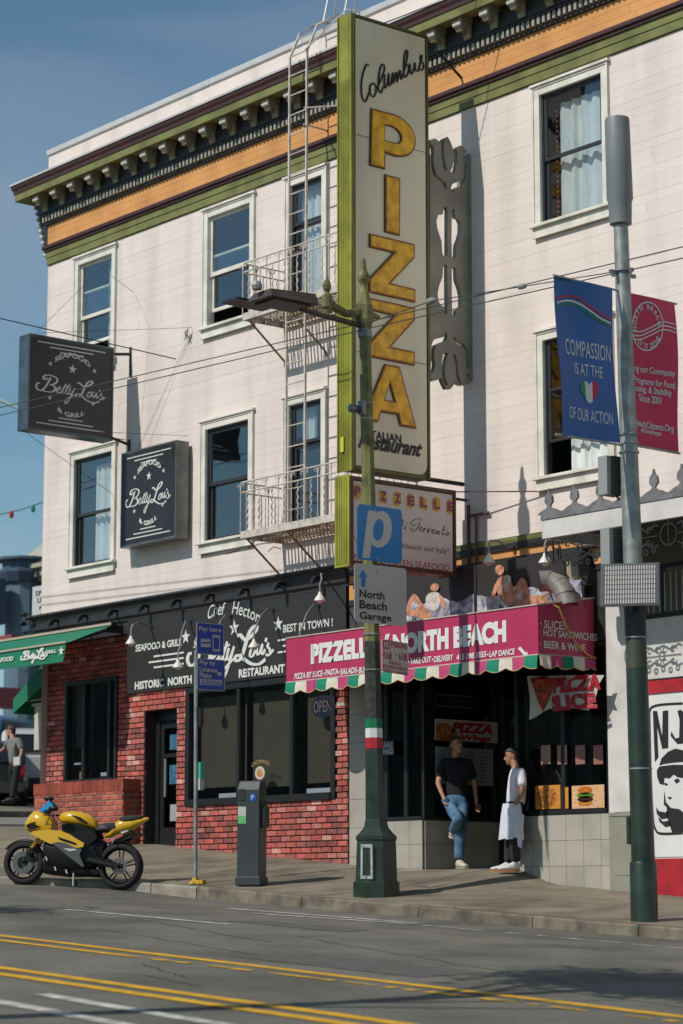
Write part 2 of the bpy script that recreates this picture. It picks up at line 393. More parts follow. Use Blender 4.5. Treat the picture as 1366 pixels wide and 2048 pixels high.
stripe('white_line', M_whp, 2.05, 5.1, -6.05, -5.92, .1)
stripe('white_line', M_whp, 2.6, 5.85, -4.12, -3.82, .1)
stripe('white_line', M_whp, 3.6, 5.95, -4.45, -3.98, .09)
stripe('white_line', M_whp, 6.0, 10.6, -4.02, -4.02, .07, worn=.35)
stripe('white_line', M_whp, 12.0, 15.5, -5.75, -5.7, .12)
stripe('white_line', M_whp, 10.95, 12.35, -12.02, -12.1, .15)
stripe('white_line', M_whp, 12.42, 14.6, -12.1, -12.16, .15)
stripe('white_line', M_whp, 9.2, 12.0, -12.5, -12.62, .16)
stripe('white_line', M_whp, 12.05, 14.5, -12.65, -12.75, .15)
M_patch = mat('darker_asphalt_patch', (.095, .09, .082), .9, var=.2, vs_=6, bump=.5, bs=150)
for (x0, x1, y0, y1) in ((8.6, 11.2, -8.6, -7.7), (4.6, 6.6, -5.6, -5.1)):
    b = MB(); b.add([(x, y, zr(x, y)+.004) for x, y in ((x0, y0), (x1, y0+.05), (x1-.1, y1), (x0+.1, y1-.04))], [(0, 1, 2, 3)]); part('asphalt_patch', b, M_patch, None, kind='structure')
# tar cracks and a scrap of litter
M_tar = mat('tar_seam', (.045, .043, .04), .6, var=.3)
for (x0, y0, x1, y1) in ((6.9, -6.4, 12.5, -7.9), (3.5, -6.2, 7.5, -7.2), (9.0, -9.8, 10.4, -10.25), (10.5, -8.2, 14.2, -8.5), (5.0, -7.6, 8.9, -8.3), (9.9, -10.4, 11.0, -10.6), (12.6, -5.4, 15.5, -6.9), (6.2, -4.6, 9.8, -4.9)):
    b = MB(); P = []; k = 26
    for i in range(k+1): t = i/k; P.append((lerp(x0, x1, t), lerp(y0, y1, t)+random.uniform(-.03, .03)))
    b.add([(x, y+s, zr(x, y)+.004) for x, y in P for s in (-.008, .008)], [(2*i, 2*i+2, 2*i+3, 2*i+1) for i in range(k)]); part('tar_seam', b, M_tar, None, kind='structure')

# ------------------------------------------------------------------ the pink building
M_wall = mat('pink_white_siding_paint', (.735, .645, .595), .75, obj=.03, var=.04, vs_=1.2, bump=.15, bs=25, dirt=.13, ds=1.9, streak=True)
M_back = mat('wall_backing', (.5, .43, .4), .9)
M_trim = mat('cream_trim_paint', (.70, .675, .60), .6, var=.06, dirt=.15, ds=3)
M_green = mat('olive_green_trim_paint', (.17, .18, .055), .7, var=.15, vs_=2, dirt=.25, ds=2)
M_maroon = mat('maroon_trim_paint', (.055, .018, .02), .6, var=.1)
M_orange = mat('orange_frieze_paint', (.66, .31, .10), .7, var=.1, vs_=1.5, dirt=.15, ds=2, obj=.04)
M_black = mat('black_trim_paint', (.022, .022, .024), .5, var=.2)
M_dentil = mat('grey_dentil_paint', (.30, .29, .25), .6)
M_brk = mat('bracket_paint', (.30, .27, .19), .6, var=.2, vs_=20)
M_brktip = mat('pale_bracket_tip', (.6, .58, .5), .6)
M_soffit = mat('mustard_soffit_paint', (.33, .24, .09), .7, var=.2, vs_=3)
M_flash = mat('roof_flashing', (.5, .5, .5), .5, var=.1)
M_darkfr = mat('dark_sash_paint', (.03, .03, .034), .4)
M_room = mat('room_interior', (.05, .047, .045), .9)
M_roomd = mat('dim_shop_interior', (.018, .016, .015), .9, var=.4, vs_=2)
G_sky = glass('window_glass', (.8, .86, .88), 3.0)
G_shop = glass('shop_window_glass', (.72, .73, .72), 1.5)
M_curt = mat('white_curtain', (.72, .74, .72), .9, var=.06, vs_=4)
bl = thing('pink_building', 'three storey pinkish white clapboard corner building with olive, orange and maroon cornice', 'building', (0, 0, 0))
XL, XR = -8.22, 13.0; SP = 1.            # the side overhang of the cornice is shallower than the front one
# openings: x0, x1, z0, z1 of the hole
WINS = [('w1', -7.24, -6.22, 8.43, 10.22), ('w2', -3.5, -2.4, 8.43, 10.22), ('wr', 4.05, 5.21, 8.43, 10.23), ('ws', 8.3, 9.4, 8.43, 10.22),
        ('l1', -7.26, -6.13, 5.0, 6.83), ('l2', -3.51, -2.4, 5.0, 6.78), ('lr', 4.05, 5.21, 5.0, 6.83), ('ls', 8.3, 9.4, 5.0, 6.83),
        ('b1', -1.38, -.62, 8.17, 10.24), ('b2', -1.40, -.63, 4.86, 6.82)]
CAS = .13
def casing(w):  # outer rectangle
    n, x0, x1, z0, z1 = w
    return (x0-CAS, x1+CAS, z0-(.16 if n[0] != 'b' else .0), z1+.15)
# wall behind the boards, with real holes
def holed(mb, x0, x1, z0, z1, holes, y, M=None):
    X = sorted({x0, x1, *[h[0] for h in holes], *[h[1] for h in holes]}); Z = sorted({z0, z1, *[h[2] for h in holes], *[h[3] for h in holes]})
    X = [a for a in X if x0 <= a <= x1]; Z = [a for a in Z if z0 <= a <= z1]
    for a, b in zip(X, X[1:]):
        for c, d in zip(Z, Z[1:]):
            cx, cz = (a+b)/2, (c+d)/2
            if any(h[0] < cx < h[1] and h[2] < cz < h[3] for h in holes): continue
            mb.quad((a, y, c), (b, y, c), (b, y, d), (a, y, d))
b = MB(); holed(b, XL, XR, 4.1, 11.8, [w[1:] for w in WINS], .03)
b.quad((XL, .03, -1.2), (XL, 12, -1.2), (XL, 12, 11.8), (XL, .03, 11.8)); b.quad((XR, .03, -2.2), (XR, 12, -2.2), (XR, 12, 11.8), (XR, .03, 11.8))
b.quad((XL, 12, -1.2), (XR, 12, -1.2), (XR, 12, 11.8), (XL, 12, 11.8)); b.quad((XL, 0, 11.8), (XR, 0, 11.8), (XR, 12, 11.8), (XL, 12, 11.8))
wall = part('wall', b, M_back, bl)
# clapboards
NB = 52; ZB0, ZB1 = 4.28, 10.42; H = (ZB1-ZB0)/NB
casr = [casing(w) for w in WINS]
for i in range(NB):
    za, zb = ZB0+i*H, ZB0+(i+1)*H-random.choice((.0003, .0005, .0008, .0014)); iv = [(XL, XR)]
    for (a, c, d, e) in casr:
        if d < (za+zb)/2 < e:
            nv = []
            for p, q in iv:
                if c <= p or a >= q: nv.append((p, q)); continue
                if a > p: nv.append((p, a))
                if c < q: nv.append((c, q))
            iv = nv
    for p, q in iv:
        if q-p < .02: continue
        cuts = [p]
        if q-p > 6: cuts += sorted(random.uniform(p+1, q-1) for _ in range(1 if q-p < 9 else 2))
        elif q-p > 2.4 and random.random() < .25: cuts += [random.uniform(p+.5, q-.5)]
        cuts += [q]
        for a, c in zip(cuts, cuts[1:]):
            yy_ = random.uniform(-.0008, .0008); g = .0015
            bb = MB(); bb.add([(a+g, yy_-.0006, za), (c-g, yy_-.0006, za), (c-g, yy_+.0004, zb), (a+g, yy_+.0004, zb), (a+g, .028, za), (c-g, .028, za), (c-g, .028, zb), (a+g, .028, zb)],
                              [(0, 1, 2, 3), (4, 7, 6, 5), (0, 4, 5, 1), (3, 2, 6, 7), (0, 3, 7, 4), (1, 5, 6, 2)])
            part('siding_board', bb, M_wall, bl)
# side wall boards of the corner (seen edge on)
b = MB()
for i in range(NB): za = ZB0+i*H; b.box(XL-.022, XL-.002, .0, 12, za, za+H-.003)
part('side_siding', b, M_wall, bl, kind='stuff')
# cornice
def band(name, m, z0, z1, y, yb=.03, xl=None, **k):
    """a moulding along the front that turns the left corner"""
    p = -y*SP; mb = MB(); mb.box((XL-p) if xl is None else xl, XR, y, yb, z0, z1); mb.box(XL-p, XL-.03, yb+.001, 12, z0, z1)
    return part(name, mb, m, bl, bevel=k.get('bevel', 0))
band('green_band', M_green, 10.43, 10.548, -.032); band('green_band', M_green, 10.552, 10.66, -.044)
band('maroon_moulding', M_maroon, 10.662, 10.70, -.07); band('maroon_moulding', M_maroon, 10.702, 10.768, -.1, bevel=.012)
x = XL-.02                                                        # frieze in long boards, three courses
for zz in range(3):
    x = XL-.02; za = 10.77+zz*.124
    while x < XR: L = random.uniform(2.2, 3.6); box('frieze_board', M_orange, bl, x, min(x+L-.004, XR), -.02, .028, za, za+.121); x += L
band('black_moulding', M_black, 11.142, 11.175, -.06); band('black_moulding', M_black, 11.177, 11.29, -.045); band('black_moulding', M_black, 11.292, 11.33, -.14, bevel=.01)
b = MB(); x = XL-.05
while x < XR-.1: b.box(x, x+.05, -.125, -.046, 11.185, 11.288); x += .1
part('dentils', b, M_dentil, bl, kind='stuff')
band('cornice_back', M_black, 11.332, 11.64, -.15)
b = MB(); b.box(XL-.41, XR, -.41, .03, 11.642, 11.655); b.box(XL-.41, XL-.03, .031, 12, 11.642, 11.655); part('soffit', b, M_soffit, bl)
band('green_fascia', M_green, 11.59, 11.715, -.45, -.412)
b = MB(); pr = [(-.43, 11.717), (-.465, 11.717), (-.47, 11.77), (-.495, 11.81), (-.505, 11.86), (-.505, 11.88), (-.40, 11.88)]
for k, (y, z) in enumerate(pr): b.v += [(XL+y*SP, y, z), (XR, y, z)]
n = len(pr); b.f += [[2*i, 2*i+1, 2*((i+1) % n)+1, 2*((i+1) % n)] for i in range(n)]; b.m += [0]*n; b.c += [None]*n; o_ = len(b.v)
for k, (y, z) in enumerate(pr): b.v += [(XL+y*SP, y, z), (XL+y*SP, 12, z)]
b.f += [[o_+2*i, o_+2*i+1, o_+2*((i+1) % n)+1, o_+2*((i+1) % n)] for i in range(n)]; b.m += [0]*n; b.c += [None]*n
part('crown_moulding', b, M_maroon, bl)
b = MB(); b.quad((XL-.51, -.51, 11.885), (XR, -.51, 11.885), (XR, -.02, 11.96), (XL-.06, -.02, 11.96)); b.quad((XL-.51, -.51, 11.885), (XL-.51, 12, 11.885), (XL-.06, 12, 11.96), (XL-.06, -.02, 11.96))
b.box(XL-.52, XR, -.52, -.507, 11.865, 11.9); b.box(XL-.52, XL-.507, -.507, 12, 11.865, 11.9)
part('cornice_flashing', b, M_flash, bl)
# parapet
x = XL-.05; b = MB(); b.box(XL-.05, XR, -.015, .2, 11.8, 12.42); b.box(XL-.05, XL+.15, .2, 12, 11.8, 12.42); part('parapet', b, M_wall, bl)
while x < XR: L = 2.4; box('coping', M_flash, bl, x-.03 if x < XL else x, min(x+L-.006, XR), -.05, .24, 12.42, 12.52, bevel=.012); x += L
# scroll brackets
def bracket_mesh():
    prof = [(-.195, 11.34), (-.22, 11.335), (-.25, 11.36), (-.265, 11.40), (-.30, 11.425), (-.36, 11.42), (-.42, 11.40), (-.46, 11.41), (-.49, 11.44), (-.495, 11.48), (-.48, 11.50), (-.195, 11.50)]
    m = MB(); n = len(prof); w = .065
    m.add([(-w, y, z) for y, z in prof]+[(w, y, z) for y, z in prof], [tuple(range(n)), tuple(range(2*n-1, n-1, -1))]+[(i, i+n, (i+1) % n+n, (i+1) % n) for i in range(n)])
    for s in (-1, 1):                                                  # volutes on the cheeks
        for yy_, zz, r in ((-.25, 11.43, .045), (-.44, 11.45, .03)):
            m.lathe((s*w, yy_, zz), [(r, 0), (r*.8, .012*s), (r*.45, .012*s), (r*.4, .004*s), (r*.2, .016*s)], 10, 'X')
    for k in (-.035, 0, .035): m.tube([(k, -.24, 11.365), (k, -.3, 11.415), (k, -.38, 11.405), (k, -.46, 11.40)], .009, 5)
    m.box(-w-.02, w+.02, -.53, -.195, 11.503, 11.56)
    m.mi = 1; m.lathe((-.08, -.505, 11.475), [(.012, 0), (.03, .0), (.034, .03), (.03, .06), (.034, .1), (.034, .13), (.03, .16), (.012, .16)], 10, 'X')
    m.v = [(x, -.152+(y+.195)*.70, 11.345+(z-11.335)*1.31) for x, y, z in m.v]
    return m.mesh('bracket', [M_brk, M_brktip], True)
bm_ = bracket_mesh()
for i in range(38):
    o = bpy.data.objects.new('bracket', bm_); o.location = (-8.1+i*.545, 0, 0); link(o, bl)
for i in range(8):
    o = bpy.data.objects.new('bracket', bm_); o.location = (XL, .35+i*.545, 0); o.rotation_euler = (0, 0, -math.pi/2); link(o, bl)
b = MB(); b.add([(x, y, z) for y in (-.02, .35) for x, z in ((XL-.42, 11.6), (XL-.02, 11.6), (XL-.02, 10.45))], [(0, 1, 2), (5, 4, 3), (0, 2, 5, 3), (0, 3, 4, 1), (1, 4, 5, 2)]); part('end_console', b, M_black, bl)
b = MB()
for k in range(9): t = k/9; b.lathe((lerp(XL-.42, XL-.03, t), -.02, lerp(11.55, 10.5, t)), [(.01, -.05), (.035, -.03), (.04, 0), (.035, .03), (.01, .05)], 8, 'Y')
part('end_beads', b, M_brktip, bl, kind='stuff')
# windows
def curtain(parent, x0, x1, z0, z1, y, hem=0, m=None, red=False):
    b = MB(); n = 26; vs = []
    for i in range(n+1):
        t = i/n; x = lerp(x0, x1, t); yy_ = y+.025*math.sin(t*31+x0*5)+.01*math.sin(t*77)
        vs += [(x, yy_, z0+hem*math.sin(t*5)), (x+.01*math.sin(t*9), yy_*1, z1)]
    b.add(vs, [(2*i, 2*i+2, 2*i+3, 2*i+1) for i in range(n)]); c = part('curtain', b, m or M_curt, parent, smooth=True)
    if red:
        b = MB(); k = int((z1-z0)/.07)
        for i in range(k):
            z = z0+.03+i*.07; b.lathe((x0-.015, y-.03, z), [(.004, -.02), (.02, 0), (.004, .02)], 6)
        part('curtain_trim', b, mat('red_lace', (.4, .07, .06), .9), parent)
    return c
def window(w, bars, dark, curt=None, vert=None, gl=None):
    n, x0, x1, z0, z1 = w; ox0, ox1, oz0, oz1 = casing(w); door = n[0] == 'b'
    b = MB()
    b.box(ox0, x0, -.03, .12, z0-(.16 if not door else 0)+.0, oz1-.03); b.box(x1, ox1, -.03, .12, z0-(.16 if not door else 0), oz1-.03)
    b.box(x0+.0005, x1-.0005, -.028, .12, z1, oz1-.032)
    for a, c in ((ox0, ox0+.03), (ox1-.03, ox1)): b.box(a, c, -.045, -.0305, z0-(.16 if not door else 0), oz1-.03)
    b.box(ox0-.03, ox1+.03, -.065, .02, oz1-.029, oz1+.008); b.box(ox0+.03, ox1-.03, -.042, -.0305, oz1-.06, oz1-.03)
    f = part('window_frame' if not door else 'door_frame', b, M_trim, bl, bevel=.004)
    if not door:
        b = MB(); b.box(ox0-.03, ox1+.03, -.10, .10, z0-.045, z0-.004); b.box(ox0, ox1, -.05, -.031, z0-.165, z0-.047); b.box(ox0+.0, ox1, -.062, -.031, z0-.19, z0-.167); part('sill', b, M_trim, f, bevel=.004)
    M = M_darkfr if dark else M_trim; fw = .05; h = z1-z0
    if dark:
        b = MB(); b.box(x0, x0+.028, .02, .1, z0, z1); b.box(x1-.028, x1, .02, .1, z0, z1); b.box(x0+.028, x1-.028, .02, .1, z1-.028, z1); b.box(x0+.028, x1-.028, .02, .1, z0-.002, z0+.02); part('stop', b, M, f)
    e = .029 if dark else .002
    for (f0, f1, depth, bt, tp) in bars:                                # fractions from the top
        za, zb = z1-e-(h-e)*f1, z1-e-(h-e)*f0; y0, y1 = depth
        b = MB(); b.box(x0+e, x0+e+fw, y0, y1, za, zb); b.box(x1-e-fw, x1-e, y0, y1, za, zb); b.box(x0+e+fw, x1-e-fw, y0, y1, za, za+bt); b.box(x0+e+fw, x1-e-fw, y0, y1, zb-tp, zb)
        if vert: b.box((x0*(1-vert)+x1*vert)-.012, (x0*(1-vert)+x1*vert)+.012, y0+.004, y1-.004, za+bt, zb-tp)
        s = part('sash', b, M, f, bevel=.003)
        b = MB(); ym = (y0+y1)/2; b.quad((x0+e+fw, ym, za+bt), (x1-e-fw, ym, za+bt), (x1-e-fw, ym, zb-tp), (x0+e+fw, ym, zb-tp)); part('pane', b.mesh('pane', gl or G_sky, recalc=False), None, f)
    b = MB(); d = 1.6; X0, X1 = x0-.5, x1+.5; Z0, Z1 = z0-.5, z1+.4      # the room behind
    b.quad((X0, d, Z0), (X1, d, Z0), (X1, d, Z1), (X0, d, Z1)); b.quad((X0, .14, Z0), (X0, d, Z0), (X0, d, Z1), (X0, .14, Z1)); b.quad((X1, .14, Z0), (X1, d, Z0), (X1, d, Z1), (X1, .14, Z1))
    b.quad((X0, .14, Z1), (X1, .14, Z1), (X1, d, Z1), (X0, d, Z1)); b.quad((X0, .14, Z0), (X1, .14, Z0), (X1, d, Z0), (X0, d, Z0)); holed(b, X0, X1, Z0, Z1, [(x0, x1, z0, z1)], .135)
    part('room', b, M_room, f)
    for c in (curt or []):
        a, t, za, zb, hem, red = c; curtain(f, lerp(x0, x1, a), lerp(x0, x1, t), lerp(z0, z1, za), lerp(z0, z1, zb), .19, hem, None, red)
    return f
D1, D2 = (.07, .1), (.035, .065)
wd = {w[0]: w for w in WINS}
window(wd['w1'], [(0, .54, D2, .06, .05), (.26, .80, D1, .055, .04)], False, [(.66, .98, .0, .98, 0, False)])
window(wd['w2'], [(0, .54, D2, .07, .05), (.34, .86, D1, .055, .04)], False)
window(wd['wr'], [(0, .51, D2, .05, .03), (.48, 1, D1, .05, .04)], True, [(.14, .99, .0, .93, .03, True)])
window(wd['ws'], [(0, .51, D2, .05, .03), (.48, 1, D1, .05, .04)], True)
window(wd['l1'], [(0, .53, D2, .05, .03), (.5, 1, D1, .06, .04)], True, [(.33, .98, .0, .93, .0, False)])
window(wd['l2'], [(0, .50, D2, .06, .05), (.48, 1, D1, .06, .04)], True)
window(wd['lr'], [(0, .37, D2, .04, .03), (.35, .75, (.04, .07), .04, .03)], True, [(.25, .99, .0, .95, .0, False)], vert=.45)
window(wd['ls'], [(0, .51, D2, .05, .03), (.48, 1, D1, .05, .04)], True)
window(wd['b1'], [(0, .3, D2, .05, .04), (.3, 1, D1, .08, .05)], True, [(.05, .95, .0, 1, 0, False)])
window(wd['b2'], [(0, .3, D2, .05, .04), (.3, 1, D1, .08, .05)], True, [(.1, .55, .72, 1, .0, False)])
# ------------------------------------------------------------------ brick ground floor (left shop)
M_brick = mat('brick_faces', (1, 1, 1), .8, attr='Col', var=.28, vs_=28, bump=.6, bs=60, dirt=.3, ds=1.3)
M_mortar = mat('dark_mortar', (.035, .022, .02), .95, var=.3, vs_=30)
M_mortar2 = mat('pale_mortar', (.36, .25, .19), .95, var=.2, vs_=30)
RED = ['#b5493a', '#a8503f', '#9c4436', '#b8584a', '#8f4238', '#a64a3c', '#b96e60', '#7d4038', '#ad5040', '#c48a7c', '#9a5048', '#bb5342', '#a3584c', '#8a4a42']
def paler(c):
    r_, g_, b_ = lin(c); m_ = (r_+g_+b_)/3; return (lerp(r_, m_, .14)*1.2, lerp(g_, m_, .14)*1.2, lerp(b_, m_, .16)*1.2)
RED2 = ['#a04a35', '#8f4230', '#ad543d', '#9a4632']
def brick_mesh(c, L=.222, H_=.071, D=.05):
    m = MB(); m.col = paler(c); h = .006; j = lambda: random.uniform(-.002, .002)
    f = [(-L/2+j(), -H_/2+j()), (L/2+j(), -H_/2+j()), (L/2+j(), H_/2+j()), (-L/2+j(), H_/2+j())]
    m.add([(x, 0, z) for x, z in f]+[(x*(1-2*h/L), -h, z*(1-2*h/H_)) for x, z in f]+[(x, D, z) for x, z in f], [(4, 5, 6, 7), (0, 1, 5, 4), (1, 2, 6, 5), (2, 3, 7, 6), (3, 0, 4, 7), (0, 8, 9, 1), (1, 9, 10, 2), (2, 10, 11, 3), (3, 11, 8, 0)])
    return m.mesh('brick', M_brick)
BM = [brick_mesh(c) for c in RED*2]; BM2 = [brick_mesh(c) for c in RED2*2]; HDR = [brick_mesh(c, .1) for c in RED]
REG = [(-5.57, -5.1, 2.76, 0), (-5.1, -4.21, 2.76, 0), (-4.21, -3.97, 2.76, 0), (-3.97, -.3, 2.76, 0), (-.3, -.03, 2.76, 0)]
HOLES = [(-5.1, -4.21, -1, 2.46), (-3.99, -.3, .92, 2.8)]
spots = []
def lay(x0, x1, z0, z1, y, holes, meshes, hdr, zbase=lambda x: -.072*x-.05, rot=None):
    k = 0; z = z0
    while z < z1-.03:
        off = .118 if k % 2 else 0; segs = [(x0, x1)]
        for a, c, d, e in holes:
            if d < z+.0355 < e: segs = [s for p, q in segs for s in ((p, min(q, a)), (max(p, c), q)) if s[1]-s[0] > .04]
        for p, q in segs:
            gx = p-((p-x0+off) % .236); x = gx
            while x < q-.01:
                a, c = max(x, p), min(x+.222, q)
                if c-a > .035 and z+.065 > zbase(a): spots.append(((a+c)/2, z+.0355, c-a, y, meshes, rot))
                x += .236
        z += .085; k += 1
lay(-5.57, -.02, .0, 2.76, -.004, HOLES, BM, HDR)
lay(-8.2, -5.6, .36, 3.72, .14, [(-7.62, -6.06, 1.36, 3.1)], BM, HDR)
nb0 = len(spots)
PL0, PL1 = PY(-.33).px(69, 1600)[0], PY(-.33).px(245, 1600)[0]
lay(PL0, PL1, .3, 1.2, -.33, [], BM2, HDR)
spots.sort(key=lambda s: -s[0]); left = MB(); left.col = (1, 1, 1)
def place(s, single):
    x, z, L, y, ms, rot = s; me = random.choice(ms)
    M = Matrix.Translation((x, y+random.uniform(-.004, .002), z)) @ Matrix.Diagonal((L/.222, 1, 1, 1))
    if single:
        o = bpy.data.objects.new('brick', me); o.matrix_world = M; return link(o, bl)
    c = paler(random.choice(RED2 if ms is BM2 else RED)); o_ = len(left.v)
    for v in me.vertices: left.v.append(tuple(M @ v.co))
    for p in me.polygons: left.f.append([i+o_ for i in p.vertices]); left.m.append(0); left.c.append(c)
for i, s in enumerate(spots): place(s, i < 298)
part('brickwork', left, M_brick, bl, kind='stuff')
# bricks of the jambs seen inside the doorway
b = MB()
for (x0, x1, z0, z1, y, hs) in ((-5.57, -.02, -.4, 2.76, .012, HOLES), (-8.21, -5.59, -.2, 3.74, .155, [(-7.62, -6.06, 1.36, 3.1)])): holed(b, x0, x1, z0, z1, hs, y)
b.quad((-5.1, .012, 0), (-5.1, .8, 0), (-5.1, .8, 2.46), (-5.1, .012, 2.46)); b.quad((-5.1, .012, 2.46), (-4.21, .012, 2.46), (-4.21, .8, 2.46), (-5.1, .8, 2.46))
b.quad((-4.21, .012, 0), (-4.21, .8, 0), (-4.21, .8, 2.46), (-4.21, .012, 2.46)); b.quad((-5.585, .01, 0), (-5.585, .16, 0), (-5.585, .16, 3.7), (-5.585, .01, 3.7))
part('mortar_bed', b, M_mortar, bl)
# low planter wall of orange brick with a soldier course on top
b = MB(); b.box(PL0, PL1, -.325, .13, -.1, 1.2); part('planter_wall', b, M_mortar2, bl)
b = MB(); b.col = (1, 1, 1)
for i in range(int((PL1-PL0+.02)/.0775)+1):
    b.col = lin(random.choice(RED2)); x = PL0-.01+i*.0775; b.box(x, x+.07, -.345, .14, 1.205, 1.39)
part('soldier_course', b, M_brick, bl, kind='stuff')
b = MB(); k = 0
b.col = lin(RED2[0])
for z in [.385+.085*i for i in range(10)]:
    for j in range(2): b.col = lin(random.choice(RED2)); b.box(PL1, PL1+.012, -.32+j*.23, -.11+j*.23, z, z+.064)
part('planter_end', b, M_brick, bl, kind='stuff')
# left corner window
M_frame = mat('black_shop_frame', (.012, .012, .013), .45, var=.2)
def shopwin(parent, x0, x1, z0, z1, y, mull, fw=.07, name='shop_window', gl=None, ledge=False, din=.14, horiz=None):
    b = MB(); b.box(x0, x0+fw, y, y+din, z0, z1); b.box(x1-fw, x1, y, y+din, z0, z1); b.box(x0+fw, x1-fw, y, y+din, z1-fw, z1); b.box(x0+fw, x1-fw, y-.02, y+din, z0, z0+fw)
    for m in mull: b.box(m-.035, m+.035, y+.01, y+din-.01, z0+fw, z1-fw)
    f = part(name, b, M_frame, parent, bevel=.004); e = [x0+fw]+[q for m in mull for q in (m-.035, m+.035)]+[x1-fw]
    for a, c in zip(e[::2], e[1::2]):
        g = MB(); g.quad((a, y+.06, z0+fw), (c, y+.06, z0+fw), (c, y+.06, z1-fw), (a, y+.06, z1-fw)); part('pane', g.mesh('pane', gl or G_shop, recalc=False), None, f)
    return f
fw1 = shopwin(bl, -7.62, -6.06, 1.39, 3.1, .1, [-7.05, -6.3])
M_shade = mat('olive_roller_shade', (.085, .08, .06), .9, var=.1, vs_=2)
M_pipe = mat('grey_iron', (.25, .25, .25), .5, metal=.3)
M_blind = mat('pale_blue_shelf', (.55, .62, .72), .6)  # one even pale blue for the window shelves
b = MB(); b.box(-7.5, -7.08, .26, .27, 2.0, 3.05); part('roller_shade', b, mat('dark_shade', (.07, .06, .055), .9), fw1)
b = MB(); b.box(-6.7, -6.35, .24, .3, 1.5, 1.56); b.box(-7.5, -7.3, .24, .28, 1.72, 1.75); part('window_shelf', b, M_blind, fw1)
b = MB(); b.box(-7.35, -7.15, .25, .35, 1.47, 1.6); part('paper_box', b, mat('kraft_card', (.4, .25, .09), .8), fw1)
b = MB()
for a, c, y0, y1, z0, z1 in ((-7.7, -5.9, 1.2, 1.25, 1.2, 3.2), (-7.7, -5.9, .25, 1.2, 1.2, 1.25), (-7.72, -7.7, .25, 1.2, 1.2, 3.2), (-5.9, -5.88, .25, 1.2, 1.2, 3.2), (-7.7, -5.9, .25, 1.2, 3.2, 3.22)): b.box(a, c, y0, y1, z0, z1)
part('room', b, M_roomd, bl)
# big window of the left shop
fw2 = shopwin(bl, -3.97, -.3, .92, 2.76, -.03, [-2.62, -1.32], .1)
b = MB()
for a, c, z0 in ((-3.86, -2.68, 1.2), (-2.52, -1.42, 1.16), (-1.2, -.42, 1.18)): b.box(a, c, .2, .21, z0, 2.6)
part('roller_shade', b, M_shade, fw2)
b = MB()
for a, c in ((-3.3, -2.66), (-1.15, -.6)): b.box(a, c, .14, .24, 1.035, 1.1)
part('window_shelf', b, M_blind, fw2)
b = MB()
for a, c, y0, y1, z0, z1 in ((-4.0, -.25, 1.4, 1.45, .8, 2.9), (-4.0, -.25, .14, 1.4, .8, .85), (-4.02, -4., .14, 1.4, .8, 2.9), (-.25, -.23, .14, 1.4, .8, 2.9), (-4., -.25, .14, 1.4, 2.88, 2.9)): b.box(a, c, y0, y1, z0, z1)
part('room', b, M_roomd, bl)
# shop door in its recess
df = MB(); df.box(-5.1, -4.98, .2, .33, .2, 2.46); df.box(-4.33, -4.21, .2, .33, .2, 2.46); df.box(-4.98, -4.33, .2, .33, 2.3, 2.46)
dfo = part('door_frame', df, M_frame, bl, bevel=.004)
b = MB(); b.box(-4.97, -4.88, .22, .28, .32, 2.29); b.box(-4.42, -4.34, .22, .28, .32, 2.29); b.box(-4.88, -4.42, .22, .28, 2.18, 2.29); b.box(-4.88, -4.42, .22, .28, .32, .62); b.box(-4.88, -4.42, .22, .28, 1.72, 1.78)
dr = part('door', b, M_frame, bl, bevel=.004)
g = MB(); g.quad((-4.88, .25, .62), (-4.42, .25, .62), (-4.42, .25, 1.72), (-4.88, .25, 1.72)); g.quad((-4.88, .25, 1.78), (-4.42, .25, 1.78), (-4.42, .25, 2.18), (-4.88, .25, 2.18))
part('pane', g.mesh('pane', glass('door_glass', (.3, .42, .48), 1.), recalc=False), None, dr)
b = MB(); b.box(-4.8, -4.76, .17, .2, 1.1, 1.7); part('handle', b, M_pipe, dr)
for z0, z1 in ((1.3, 1.6), (1.84, 2.08)): b = MB(); b.box(-4.75, -4.48, .238, .242, z0, z1); part('poster', b, mat('blue_poster', (.04, .14, .22), .5, var=.4, vs_=20), dr)
b = MB(); b.box(-4.72, -4.45, .238, .242, .72, .98); part('notice', b, mat('notice_paper', (.3, .32, .34), .8, var=.2, vs_=30), dr)
b = MB(); b.box(-5.1, -4.21, .5, .52, .1, 2.6); part('room', b, M_roomd, bl)
b = MB(); b.box(-5.1, -4.21, .02, .7, .25, .305); part('door_step', b, M_conc, bl)
# black cornice over the left shop
def xprof(mb, pr, x0, x1):
    n = len(pr); o = len(mb.v); return mb.add([(x0, y, z) for y, z in pr]+[(x1, y, z) for y, z in pr], [(i, (i+1) % n, (i+1) % n+n, i+n) for i in range(n)]+[tuple(range(n)), tuple(range(2*n-1, n-1, -1))])
b = MB(); xprof(b, [(.03, 4.27), (-.17, 4.27), (-.18, 4.24), (-.12, 4.2), (-.09, 4.12), (-.09, 4.02), (-.05, 3.98), (-.05, 3.95), (.03, 3.95)], XL-.14, .02); xprof(b, [(.03, 3.948), (-.02, 3.948), (-.02, 3.75), (.2, 3.75), (.2, 3.948)], XL-.02, -5.56)
part('shop_cornice', b, mat('charcoal_cornice_paint', (.028, .029, .032), .55, var=.15), bl)
for i in range(9):
    x = -7.6+i*.88; b = MB(); b.box(x, x+.07, -.2, -.02, 4.10, 4.14); b.box(x+.0, x+.07, -.24, -.19, 4.05, 4.13); b.lathe((x+.035, -.26, 4.06), [(.0, -.05), (.03, -.045), (.035, .0), (.03, .04)], 8)
    part('peg', b, M_black, bl)
